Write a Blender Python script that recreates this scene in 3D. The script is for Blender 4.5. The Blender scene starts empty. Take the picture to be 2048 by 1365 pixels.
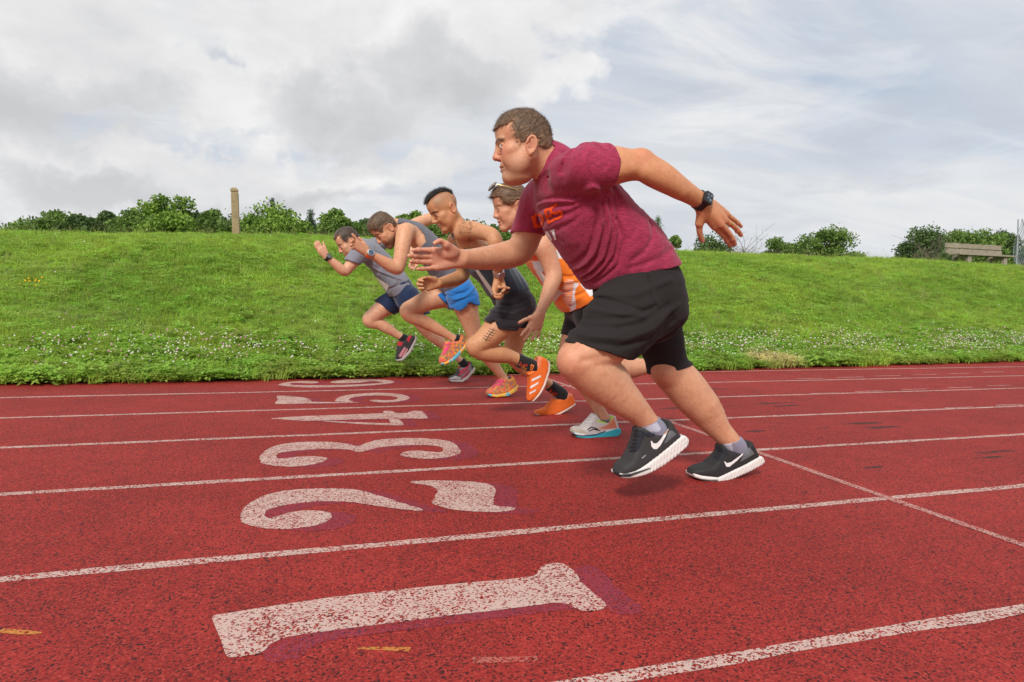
import bpy, bmesh, math, random
import numpy as np
from mathutils import Vector, Matrix
from mathutils.bvhtree import BVHTree
from mathutils.geometry import tessellate_polygon

sc = bpy.context.scene
COL = sc.collection
rnd = random.Random(7)
nrng = np.random.default_rng(11)

# ------------------------------------------------------------------ camera
LANE = 0.76                                   # lane width in metres
FPX = 1320.0                                  # focal length in photo pixels (2048 wide)
PITCH, YAW, ROLL = -0.0657, 0.3079, 0.0213
CAMH = 0.9088 * LANE
LINE0 = 1.382 * LANE                          # inner edge line of lane 1
STARTX = 2.6441 * LANE
def cam_axes(p, y, r):
    cp, sp, cy, sy, cr, sr = math.cos(p), math.sin(p), math.cos(y), math.sin(y), math.cos(r), math.sin(r)
    f = np.array([sy * cp, cy * cp, sp]); rt = np.array([cy, -sy, 0.0]); up = np.cross(rt, f)
    return cr * rt + sr * up, -sr * rt + cr * up, f
RT, UP, FW = cam_axes(PITCH, YAW, ROLL)
CAM = np.array([0, 0, CAMH])
cam_d = bpy.data.cameras.new('camera'); cam = bpy.data.objects.new('camera', cam_d); COL.objects.link(cam)
cam_d.sensor_width = 36.0; cam_d.lens = FPX / 2048 * 36.0; cam_d.clip_start = 0.05; cam_d.clip_end = 3000
m = Matrix.Identity(4)
for i in range(3):
    m[i][0], m[i][1], m[i][2], m[i][3] = RT[i], UP[i], -FW[i], CAM[i]
cam.matrix_world = m
sc.camera = cam

# ------------------------------------------------------------------ sky, sun, exposure
SUN_EL, SUN_AZ = math.radians(40), math.radians(212)      # compass-like: 0 = +Y, clockwise
world = bpy.data.worlds.new('World'); sc.world = world; world.use_nodes = True
def build_world():
    nt = world.node_tree; N = nt.nodes; L = nt.links; N.clear()
    out = N.new('ShaderNodeOutputWorld'); bg = N.new('ShaderNodeBackground'); L.new(bg.outputs[0], out.inputs[0])
    bg.inputs['Strength'].default_value = 0.1
    sky = N.new('ShaderNodeTexSky'); sky.sky_type = 'NISHITA'; sky.sun_disc = False
    sky.sun_elevation = SUN_EL; sky.sun_rotation = SUN_AZ; sky.air_density = 1.0; sky.dust_density = 1.5; sky.ozone_density = 1.5
    tc = N.new('ShaderNodeTexCoord'); sep = N.new('ShaderNodeSeparateXYZ'); L.new(tc.outputs['Generated'], sep.inputs[0])
    def math_(op, a, b=None, clamp=False):
        n = N.new('ShaderNodeMath'); n.operation = op; n.use_clamp = clamp
        for i, v in enumerate((a, b)):
            if v is None: continue
            if isinstance(v, (int, float)): n.inputs[i].default_value = v
            else: L.new(v, n.inputs[i])
        return n.outputs[0]
    zc = math_('ADD', math_('MAXIMUM', sep.outputs['Z'], 0.0), 0.16)
    px = math_('DIVIDE', sep.outputs['X'], zc); py = math_('DIVIDE', sep.outputs['Y'], zc)
    comb = N.new('ShaderNodeCombineXYZ'); L.new(px, comb.inputs[0]); L.new(py, comb.inputs[1])
    def noise(vec, scale, detail, rough, dist=0.0, off=(0, 0, 0), sc3=(1, 1, 1), rot=0.0):
        mp = N.new('ShaderNodeMapping'); mp.inputs['Location'].default_value = off; mp.inputs['Scale'].default_value = sc3
        mp.inputs['Rotation'].default_value = (0, 0, rot)
        L.new(vec, mp.inputs[0])
        n = N.new('ShaderNodeTexNoise'); n.inputs['Scale'].default_value = scale; n.inputs['Detail'].default_value = detail
        n.inputs['Roughness'].default_value = rough; n.inputs['Distortion'].default_value = dist
        L.new(mp.outputs[0], n.inputs['Vector']); return n.outputs['Fac']
    def ramp(fac, pts):
        r = N.new('ShaderNodeValToRGB'); e = r.color_ramp.elements
        while len(e) > 1: e.remove(e[-1])
        e[0].position = pts[0][0]; e[0].color = pts[0][1]
        for p, c in pts[1:]:
            k = e.new(p); k.color = c
        L.new(fac, r.inputs[0]); return r.outputs[0]
    def mix(fac, a, b, mode='MIX'):
        n = N.new('ShaderNodeMix'); n.data_type = 'RGBA'; n.blend_type = mode
        if isinstance(fac, (int, float)): n.inputs[0].default_value = fac
        else: L.new(fac, n.inputs[0])
        for s, v in ((6, a), (7, b)):
            if isinstance(v, tuple): n.inputs[s].default_value = v
            else: L.new(v, n.inputs[s])
        return n.outputs[2]
    g = lambda v: (v, v, v, 1)
    def col(r, gg, b, k=1.0): return (r * k, gg * k, b * k, 1)
    K = SKYK
    # base: the blue sky veiled by thin high cloud
    base = mix(0.86, sky.outputs[0], col(0.50, 0.58, 0.695, K))
    # streaky high cloud, stretched across the view
    streak = noise(comb.outputs[0], 0.85, 7, 0.55, 0.3, (3.1, 1.7, 0.0), (0.55, 1.5, 1), 0.35)
    c1 = mix(ramp(streak, [(0.28, g(0)), (0.60, g(1))]), base, col(0.84, 0.855, 0.875, K))
    soft = noise(comb.outputs[0], 0.42, 6, 0.55, 0.6, (11.3, 2.2, 0), (0.8, 1.2, 1), 0.2)
    c1 = mix(math_('MULTIPLY', ramp(soft, [(0.40, g(0)), (0.62, g(1))]), 0.6), c1, col(0.80, 0.81, 0.835, K))
    dirv = tc.outputs['Generated']
    lay = noise(dirv, 2.4, 8, 0.58, 0.5, (5.2, 1.4, 3.3), (1, 1, 3.4))
    c1 = mix(math_('MULTIPLY', ramp(lay, [(0.44, g(0)), (0.60, g(1))]), 0.85), c1, col(0.93, 0.93, 0.935, K))
    lay2 = noise(dirv, 3.1, 8, 0.6, 0.6, (1.2, 8.4, 0.3), (1, 1, 3.6))
    c1 = mix(math_('MULTIPLY', ramp(lay2, [(0.50, g(0)), (0.68, g(1))]), 0.75), c1, col(0.60, 0.645, 0.725, K))
    streak2 = noise(comb.outputs[0], 1.9, 6, 0.6, 0.4, (7.3, 4.1, 0), (0.35, 1.5, 1), 0.3)
    c1b = mix(math_('MULTIPLY', ramp(streak2, [(0.5, g(0)), (0.78, g(1))]), 0.6), c1, col(0.60, 0.65, 0.72, K))
    streak3 = noise(comb.outputs[0], 2.6, 6, 0.6, 0.3, (1.3, 9.1, 0), (0.3, 1.6, 1), 0.25)
    c1c = mix(math_('MULTIPLY', ramp(streak3, [(0.54, g(0)), (0.80, g(1))]), 0.6), c1b, col(0.94, 0.935, 0.93, K))
    # low heaped cloud: bright billows with grey bellies
    dirv = tc.outputs['Generated']
    big = noise(dirv, 2.1, 9, 0.55, 0.25, CLOUD_OFF, (1, 1, 2.3))
    edge = noise(dirv, 9.0, 6, 0.6, 0.0, (0.4, 0.2, 0.9), (1, 1, 1.6))
    wn = N.new('ShaderNodeTexNoise'); L.new(dirv, wn.inputs['Vector']); wn.inputs['Scale'].default_value = 3.2; wn.inputs['Detail'].default_value = 6; wn.inputs['Roughness'].default_value = .6
    w0 = N.new('ShaderNodeVectorMath'); w0.operation = 'SUBTRACT'; L.new(wn.outputs['Color'], w0.inputs[0]); w0.inputs[1].default_value = (.5, .5, .5)
    w1 = N.new('ShaderNodeVectorMath'); w1.operation = 'SCALE'; L.new(w0.outputs[0], w1.inputs[0]); w1.inputs['Scale'].default_value = .34
    w2 = N.new('ShaderNodeVectorMath'); w2.operation = 'ADD'; L.new(w1.outputs[0], w2.inputs[0]); L.new(dirv, w2.inputs[1]); dirw = w2.outputs[0]
    def blob(v, r, lo=0.0):
        # soft ball of cloud about the direction v
        vn = np.array(v) / np.linalg.norm(v)
        d = N.new('ShaderNodeVectorMath'); d.operation = 'SUBTRACT'; L.new(dirw, d.inputs[0]); d.inputs[1].default_value = tuple(vn)
        sc_ = N.new('ShaderNodeVectorMath'); sc_.operation = 'MULTIPLY'; L.new(d.outputs[0], sc_.inputs[0])
        sc_.inputs[1].default_value = (1 / r[0], 1 / r[0], 1 / r[1])
        ln = N.new('ShaderNodeVectorMath'); ln.operation = 'LENGTH'; L.new(sc_.outputs[0], ln.inputs[0])
        return math_('SUBTRACT', 1.0, ln.outputs['Value'], True)
    def px_dir(px, py): return FW * FPX + RT * (px - 1024) + UP * (682.5 - py)
    tot = None
    for (bx, by, rx, rz) in CLOUDS:
        b = blob(px_dir(bx, by), (rx, rz)); tot = b if tot is None else math_('MAXIMUM', tot, b)
    nn = math_('ADD', math_('MULTIPLY', big, 0.55), math_('MULTIPLY', edge, 0.45))
    dens = math_('ADD', math_('MULTIPLY', tot, 1.1), math_('MULTIPLY', math_('SUBTRACT', nn, 0.5), 2.4))
    mask = ramp(dens, [(0.24, g(0)), (0.50, g(1))])
    shade = noise(dirv, 4.6, 8, 0.6, 0.2, (2.2, 0.3, 0.55), (1, 1, 1.9))
    dk = None
    for (bx, by, rx, rz) in BELLIES:
        b = blob(px_dir(bx, by), (rx, rz)); dk = b if dk is None else math_('MAXIMUM', dk, b)
    sh = math_('ADD', math_('MULTIPLY', shade, 0.95), math_('MULTIPLY', dk, -0.62))
    ccol = ramp(sh, [(-0.0, col(0.64, 0.65, 0.67, K)), (0.26, col(0.74, 0.745, 0.76, K)), (0.42, col(0.85, 0.85, 0.86, K)), (0.56, col(0.95, 0.95, 0.95, K)), (0.66, col(1.02, 1.015, 1.01, K))])
    c2 = mix(mask, c1c, ccol)
    # pale band of far cloud close to the horizon
    hz = ramp(sep.outputs['Z'], [(0.03, g(1)), (0.17, g(0))])
    c3 = mix(math_('MULTIPLY', hz, 0.45), c2, col(0.86, 0.88, 0.90, K))
    L.new(c3, bg.inputs['Color'])
SKYK = 4.65
CLOUD_OFF = (0.35, 0.1, 0.2)
# heaped clouds of the photograph: photo pixel of the direction, angular radius across and up
CLOUDS = [(790, 110, .30, .19), (960, 70, .28, .18), (640, 165, .17, .12), (490, 105, .10, .05), (1120, 150, .14, .08), (60, 40, .22, .07), (25, 195, .17, .09), (230, 165, .26, .045), (400, 195, .14, .04), (240, 350, .16, .075), (420, 335, .12, .06), (570, 345, .15, .075), (720, 350, .12, .05), (850, 372, .12, .045), (110, 395, .2, .06)]
BELLIES = [(740, 240, .15, .09), (640, 215, .13, .06), (60, 215, .17, .07), (900, 170, .14, .07), (560, 380, .16, .03), (260, 385, .15, .03)]
build_world()
sun_d = bpy.data.lights.new('sun', 'SUN'); sun = bpy.data.objects.new('sun', sun_d); COL.objects.link(sun)
sun_d.energy = 1.5; sun_d.angle = math.radians(11); sun_d.color = (1.0, 0.95, 0.88)
sdir = Vector((math.sin(SUN_AZ) * math.cos(SUN_EL), math.cos(SUN_AZ) * math.cos(SUN_EL), math.sin(SUN_EL)))
sun.rotation_euler = (-sdir).to_track_quat('-Z', 'Y').to_euler()
sc.view_settings.view_transform = 'Standard'; sc.view_settings.look = 'None'
sc.view_settings.exposure = 1.0; sc.view_settings.gamma = 1.0; sc.view_settings.use_curve_mapping = False
sc.render.engine = 'CYCLES'
try:
    sc.cycles.use_denoising = True; sc.cycles.denoiser = 'OPENIMAGEDENOISE'
    sc.cycles.max_bounces = 6; sc.cycles.diffuse_bounces = 3; sc.cycles.glossy_bounces = 2; sc.cycles.transmission_bounces = 4; sc.cycles.transparent_max_bounces = 8
except Exception:
    pass

# ------------------------------------------------------------------ pixel <-> place, only used to work out real positions
def px_ray(p): return FW * FPX + RT * (p[0] - 1024) + UP * (682.5 - p[1])
def P3(p, Y):
    d = px_ray(p); return d * (Y / d[1]) + CAM
def G3(p, z=0.0):
    d = px_ray(p); return d * ((z - CAMH) / d[2]) + CAM
def mpp(p, Y):                                  # metres per photo pixel there
    d = px_ray(p); return Y / d[1]
def proj(P):
    D = P - CAM; w = D @ FW
    return np.stack([1024 + FPX * (D @ RT) / w, 682.5 - FPX * (D @ UP) / w], -1)

def lin(c):
    c = np.array(c[:3], float) / 255.0
    return np.where(c <= 0.04045, c / 12.92, ((c + 0.055) / 1.055) ** 2.4)
def rgb(r, g, b, k=1.0):
    v = lin((r, g, b)) * k
    return (float(v[0]), float(v[1]), float(v[2]), 1.0)

# ------------------------------------------------------------------ objects
def tag(o, label=None, cat=None, group=None, kind=None):
    if label: o['label'] = label
    if cat: o['category'] = cat
    if group: o['group'] = group
    if kind: o['kind'] = kind
    return o
def empty(name, loc=(0, 0, 0), **kw):
    o = bpy.data.objects.new(name, None); COL.objects.link(o); o.location = loc; o.empty_display_size = 0.1
    return tag(o, **kw)
def raw_mesh(name, V, F, cols=None, smooth=True):
    """V (n,3) array, F (m,k) array of equal-sized faces or a list of lists"""
    me = bpy.data.meshes.new(name); V = np.asarray(V, np.float32)
    if isinstance(F, np.ndarray):
        k = F.shape[1]; nf = F.shape[0]
        me.vertices.add(len(V)); me.vertices.foreach_set('co', V.ravel())
        me.loops.add(nf * k); me.loops.foreach_set('vertex_index', F.astype(np.int32).ravel())
        me.polygons.add(nf); me.polygons.foreach_set('loop_start', np.arange(0, nf * k, k, dtype=np.int32))
        try: me.polygons.foreach_set('loop_total', np.full(nf, k, np.int32))
        except Exception: pass
        me.update(calc_edges=True)
    else:
        me.from_pydata([tuple(map(float, v)) for v in V], [], F); me.update()
    if smooth: me.polygons.foreach_set('use_smooth', np.ones(len(me.polygons), bool))
    if cols is not None:
        a = me.color_attributes.new('Col', 'FLOAT_COLOR', 'POINT')
        c = np.ones((len(V), 4), np.float32); c[:, :3] = cols[:, :3]; a.data.foreach_set('color', c.ravel())
    me.validate()
    return me
def obj(name, me, mat=None, parent=None, **kw):
    o = bpy.data.objects.new(name, me); COL.objects.link(o)
    if mat is not None and me is not None and not me.materials: me.materials.append(mat)
    if parent is not None:
        o.parent = parent
        o.matrix_parent_inverse = Matrix.Translation(-Vector(parent.matrix_basis.translation)) if parent.parent is None else Matrix.Identity(4)
    return tag(o, **kw)

# ------------------------------------------------------------------ implicit-surface modelling
BIG = np.float32(9.0)
def smin(a, b, k):
    if k <= 0: return np.minimum(a, b)
    h = np.clip(0.5 + 0.5 * (b - a) / k, 0, 1)
    return b + (a - b) * h - k * h * (1 - h)
def smax(a, b, k): return -smin(-a, -b, k)

class Tube:
    """Swept body: centres C, radii r (circular) or lateral axis L with b (lateral), af/ab (front / back) radii."""
    def __init__(s, C, r=None, L=None, b=None, af=None, ab=None, front=None, sub=4):
        C = np.array(C, float); n = len(C)
        def up(A):
            A = np.array(A, float)
            if sub <= 1 or n < 3: return A
            E0 = 2 * A[0] - A[1]; E1 = 2 * A[-1] - A[-2]
            Q = np.concatenate([[E0], A, [E1]]); out = []
            for i in range(n - 1):
                p0, p1, p2, p3 = Q[i], Q[i + 1], Q[i + 2], Q[i + 3]
                for j in range(sub):
                    t = j / sub
                    out.append(0.5 * ((2 * p1) + (-p0 + p2) * t + (2 * p0 - 5 * p1 + 4 * p2 - p3) * t * t + (-p0 + 3 * p1 - 3 * p2 + p3) * t ** 3))
            out.append(A[-1]); return np.array(out)
        s.C = up(C).astype(np.float32)
        s.ell = L is not None
        if s.ell:
            s.b = up(b).astype(np.float32); s.af = up(af).astype(np.float32); s.ab = up(ab).astype(np.float32)
            Lv = up(L); s.L = Lv / np.linalg.norm(Lv, axis=1, keepdims=True)
            s.fr = np.array(front, float)
            rm = np.maximum(s.b, np.maximum(s.af, s.ab))
        else:
            s.r = up(r if hasattr(r, '__len__') else [r] * n).astype(np.float32); rm = s.r
        s.lo = (s.C - rm[:, None]).min(0); s.hi = (s.C + rm[:, None]).max(0)
    def __call__(s, P):
        A = s.C[:-1]; D = s.C[1:] - A
        dd = (D * D).sum(1) + 1e-12
        best = None
        for i in range(len(A)):
            q = P - A[i]; t = np.clip((q @ D[i]) / dd[i], 0, 1)
            q = q - t[:, None] * D[i]
            if not s.ell:
                d = np.sqrt((q * q).sum(1)) - (s.r[i] + (s.r[i + 1] - s.r[i]) * t)
            else:
                T = D[i] / math.sqrt(dd[i]); u = (s.L[i] + s.L[i + 1]) * .5; u = u - T * (u @ T); u = u / np.linalg.norm(u)
                v = np.cross(T, u); v = v if v @ s.fr > 0 else -v
                u = u.astype(np.float32); v = v.astype(np.float32); T = T.astype(np.float32)
                qu, qv, qw = q @ u, q @ v, q @ T
                b = s.b[i] + (s.b[i + 1] - s.b[i]) * t
                a = np.where(qv > 0, s.af[i] + (s.af[i + 1] - s.af[i]) * t, s.ab[i] + (s.ab[i + 1] - s.ab[i]) * t)
                c = np.minimum(a, b) * 0.8
                k = (qu / b) ** 2 + (qv / a) ** 2 + (qw / c) ** 2
                k1 = np.sqrt((qu / b ** 2) ** 2 + (qv / a ** 2) ** 2 + (qw / c ** 2) ** 2) + 1e-6
                k = np.sqrt(k) + 1e-6
                d = k * (k - 1) / k1
                d = np.where(k < 0.35, -np.minimum(a, b) * 0.65, d)
            best = d if best is None else np.minimum(best, d)
        return best.astype(np.float32)

class Ell:
    def __init__(s, c, r, R=None):
        s.c = np.array(c, np.float32); s.r = np.array(r, np.float32) if hasattr(r, '__len__') else np.array([r] * 3, np.float32)
        s.R = None if R is None else np.array(R, np.float32)        # rows = local axes
        m = s.r.max(); s.lo = s.c - m; s.hi = s.c + m
    def __call__(s, P):
        q = P - s.c
        if s.R is not None: q = q @ s.R.T
        k0 = np.sqrt(((q / s.r) ** 2).sum(1)) + 1e-6; k1 = np.sqrt(((q / s.r ** 2) ** 2).sum(1)) + 1e-6
        return (k0 * (k0 - 1) / k1).astype(np.float32)

class Fold:
    """ordered smooth blend of parts: items (field, k, op) with op '+', '-' or '&'"""
    def __init__(s, items):
        s.items = [(it if len(it) == 3 else (it[0], it[1], '+')) for it in items]
        pos = [f for f, k, op in s.items if op == '+']
        s.lo = np.min([f.lo for f in pos], 0); s.hi = np.max([f.hi for f in pos], 0)
    def __call__(s, P):
        lo, hi = P.min(0), P.max(0); d = None
        for f, k, op in s.items:
            if hasattr(f, 'lo'):
                gap = np.maximum(np.maximum(f.lo - hi, lo - f.hi), 0).max()
                if gap > max(k, 0) + 0.04:
                    if op == '&' and d is not None: d = np.maximum(d, BIG)
                    continue
            v = f(P)
            if d is None:
                d = v if op == '+' else np.full(len(P), BIG, np.float32)
            elif op == '+': d = smin(d, v, k)
            elif op == '-': d = smax(d, -v, k)
            else: d = smax(d, v, k)
        return np.full(len(P), BIG, np.float32) if d is None else d.astype(np.float32)

class Fn:
    def __init__(s, f, lo, hi): s.f, s.lo, s.hi = f, np.array(lo, float), np.array(hi, float)
    def __call__(s, P): return s.f(P).astype(np.float32)

def poly_sd(P2, poly):
    """signed distance to a polygon in the plane, negative inside"""
    poly = np.asarray(poly, np.float32); n = len(poly)
    d = np.full(len(P2), 1e9, np.float32); sgn = np.ones(len(P2), np.float32)
    for i in range(n):
        a = poly[i]; b = poly[i - 1]; e = b - a; w = P2 - a
        t = np.clip((w @ e) / max(float(e @ e), 1e-12), 0, 1)
        r = w - t[:, None] * e; d = np.minimum(d, (r * r).sum(1))
        c1 = P2[:, 1] >= a[1]; c2 = P2[:, 1] < b[1]; c3 = e[0] * w[:, 1] > e[1] * w[:, 0]
        sgn = np.where((c1 & c2 & c3) | (~c1 & ~c2 & ~c3), -sgn, sgn)
    return sgn * np.sqrt(d)
def px_poly(poly, Y):
    """photo outline -> outline in the xz plane at that distance"""
    return np.array([P3(p, Y)[[0, 2]] for p in poly], np.float32)
class Prism:
    """outline in the xz plane, endless along Y"""
    def __init__(s, poly_xz): s.p = np.asarray(poly_xz, np.float32)
    def __call__(s, P): return poly_sd(P[:, [0, 2]], s.p)
def half_plane(p, q, Y, keep):
    """keep the side of the line p-q (photo pixels) on which the pixel keep lies; extruded along Y"""
    a, b, k = P3(p, Y), P3(q, Y), P3(keep, Y)
    d = (b - a)[[0, 2]]; nrm = np.array([-d[1], d[0]]); nrm /= np.linalg.norm(nrm)
    if (k - a)[[0, 2]] @ nrm > 0: nrm = -nrm
    n3 = np.array([nrm[0], 0, nrm[1]], np.float32); a = a.astype(np.float32)
    f = lambda P: (P - a) @ n3
    return f
def slab_plane(point, normal):
    n3 = np.array(normal, float); n3 = (n3 / np.linalg.norm(n3)).astype(np.float32); a = np.array(point, np.float32)
    return lambda P: (P - a) @ n3

def mesh_field(f, h, lo=None, hi=None, pad=0.012, coarse=6):
    lo = np.array(f.lo if lo is None else lo, float) - pad; hi = np.array(f.hi if hi is None else hi, float) + pad
    nc = np.maximum(np.ceil((hi - lo) / (h * coarse)).astype(int), 1)
    n = nc * coarse
    S = h * coarse
    V = np.full(tuple(n), BIG, np.float32)
    ci = np.stack(np.meshgrid(*[np.arange(k) for k in nc], indexing='ij'), -1).reshape(-1, 3)
    # evaluate coarse centres in spatial blocks, then the cells near the surface
    blk = (ci // 5); key = (blk[:, 0] * 1000 + blk[:, 1]) * 1000 + blk[:, 2]
    order = np.argsort(key, kind='stable'); ci = ci[order]; key = key[order]
    cuts = np.flatnonzero(np.diff(key)) + 1
    off = np.stack(np.meshgrid(*[np.arange(coarse)] * 3, indexing='ij'), -1).reshape(-1, 3)
    lo32 = lo.astype(np.float32)
    for grp in np.split(ci, cuts):
        cc = ((grp + 0.5) * S + lo).astype(np.float32)
        d = f(cc)
        act = np.abs(d) < 1.35 * S
        ins = (~act) & (d < 0)
        for g in grp[ins]:
            V[g[0] * coarse:(g[0] + 1) * coarse, g[1] * coarse:(g[1] + 1) * coarse, g[2] * coarse:(g[2] + 1) * coarse] = -BIG
        g = grp[act]
        if len(g) == 0: continue
        idx = (g[:, None, :] * coarse + off[None]).reshape(-1, 3)
        v = f((idx * h).astype(np.float32) + lo32)
        V[idx[:, 0], idx[:, 1], idx[:, 2]] = v
    s = V < 0
    c = np.zeros(tuple(n - 1), np.uint8)
    for dx in (0, 1):
        for dy in (0, 1):
            for dz in (0, 1):
                c += s[dx:n[0] - 1 + dx, dy:n[1] - 1 + dy, dz:n[2] - 1 + dz]
    cell = np.argwhere((c > 0) & (c < 8))
    if len(cell) == 0: return np.zeros((0, 3)), np.zeros((0, 4), int)
    cid = np.full(tuple(n - 1), -1, np.int32); cid[cell[:, 0], cell[:, 1], cell[:, 2]] = np.arange(len(cell))
    acc = np.zeros((len(cell), 3), np.float32); cnt = np.zeros(len(cell), np.float32)
    corners = [(x, y, z) for x in (0, 1) for y in (0, 1) for z in (0, 1)]
    for a in corners:
        for ax in range(3):
            if a[ax]: continue
            b = list(a); b[ax] = 1
            va = V[cell[:, 0] + a[0], cell[:, 1] + a[1], cell[:, 2] + a[2]]; vb = V[cell[:, 0] + b[0], cell[:, 1] + b[1], cell[:, 2] + b[2]]
            x = (va < 0) != (vb < 0)
            va = np.clip(va, -h * 2, h * 2); vb = np.clip(vb, -h * 2, h * 2)
            t = np.where(x, va / np.where(x, va - vb, 1), 0)
            p = np.tile(np.array(a, np.float32), (len(cell), 1)); p[:, ax] += t
            acc += p * x[:, None]; cnt += x
    Vt = (cell + acc / cnt[:, None]) * h + lo
    Fs = []
    for ax in range(3):
        o1, o2 = (ax + 1) % 3, (ax + 2) % 3
        sl0 = [slice(None)] * 3; sl1 = [slice(None)] * 3
        sl0[ax] = slice(0, n[ax] - 1); sl1[ax] = slice(1, n[ax])
        e = s[tuple(sl0)] != s[tuple(sl1)]
        I = np.argwhere(e)
        I = I[(I[:, o1] > 0) & (I[:, o2] > 0) & (I[:, o1] < n[o1] - 1) & (I[:, o2] < n[o2] - 1)]
        if len(I) == 0: continue
        neg = s[I[:, 0], I[:, 1], I[:, 2]]
        q = []
        for d1, d2 in ((-1, -1), (0, -1), (0, 0), (-1, 0)):
            J = I.copy(); J[:, o1] += d1; J[:, o2] += d2
            q.append(cid[J[:, 0], J[:, 1], J[:, 2]])
        q = np.stack(q, 1)
        q = np.where(neg[:, None], q, q[:, ::-1])
        Fs.append(q)
    F = np.concatenate(Fs); F = F[(F >= 0).all(1)]
    return Vt, F
def drop_unused(V, F):
    used = np.zeros(len(V), bool); used[F.ravel()] = True
    mp = np.cumsum(used) - 1
    return V[used], mp[F]
def mesh_multi(f, h, fine):
    """one surface, finer inside the boxes fine = [(lo, hi, h)]"""
    V, F = mesh_field(f, h)
    Vs, Fs = [], []
    cen = V[F].mean(1); keep = np.ones(len(F), bool)
    for lo, hi, hf in fine:
        keep &= ~((cen > np.array(lo) + h).all(1) & (cen < np.array(hi) - h).all(1))
    V0, F0 = drop_unused(V, F[keep]); Vs.append(V0); Fs.append(F0); base = len(V0)
    for i, (lo, hi, hf) in enumerate(fine):
        V1, F1 = mesh_field(f, hf, lo, hi, pad=hf)
        if len(F1) == 0: continue
        c1 = V1[F1].mean(1); k1 = np.ones(len(F1), bool)
        for lo2, hi2, _ in fine[:i]:
            k1 &= ~((c1 > np.array(lo2) + hf).all(1) & (c1 < np.array(hi2) - hf).all(1))
        V1, F1 = drop_unused(V1, F1[k1])
        Vs.append(V1); Fs.append(F1 + base); base += len(V1)
    return np.concatenate(Vs), np.concatenate(Fs)
def field_normals(f, V, e=0.002):
    V = V.astype(np.float32); g = []
    for ax in range(3):
        d = np.zeros(3, np.float32); d[ax] = e
        g.append(f(V + d) - f(V - d))
    g = np.stack(g, 1); return g / (np.linalg.norm(g, axis=1, keepdims=True) + 1e-9)

# value noise for numpy
_perm = np.random.default_rng(5).random((64, 64, 64)).astype(np.float32)
def vnoise(P):
    P = np.asarray(P); i = np.floor(P).astype(int); fr = P - i; fr = fr * fr * (3 - 2 * fr); r = 0
    for dx in (0, 1):
        wx = fr[:, 0] if dx else 1 - fr[:, 0]
        for dy in (0, 1):
            wy = fr[:, 1] if dy else 1 - fr[:, 1]
            for dz in (0, 1):
                wz = fr[:, 2] if dz else 1 - fr[:, 2]
                r = r + wx * wy * wz * _perm[(i[:, 0] + dx) & 63, (i[:, 1] + dy) & 63, (i[:, 2] + dz) & 63]
    return r
def fbm(P, oct=4):
    P = np.asarray(P, float); a, s, t = 0.0, 1.0, 0.0
    for _ in range(oct):
        a = a + s * vnoise(P); t += s; s *= .5; P = P * 2.03 + 11.3
    return a / t

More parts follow.
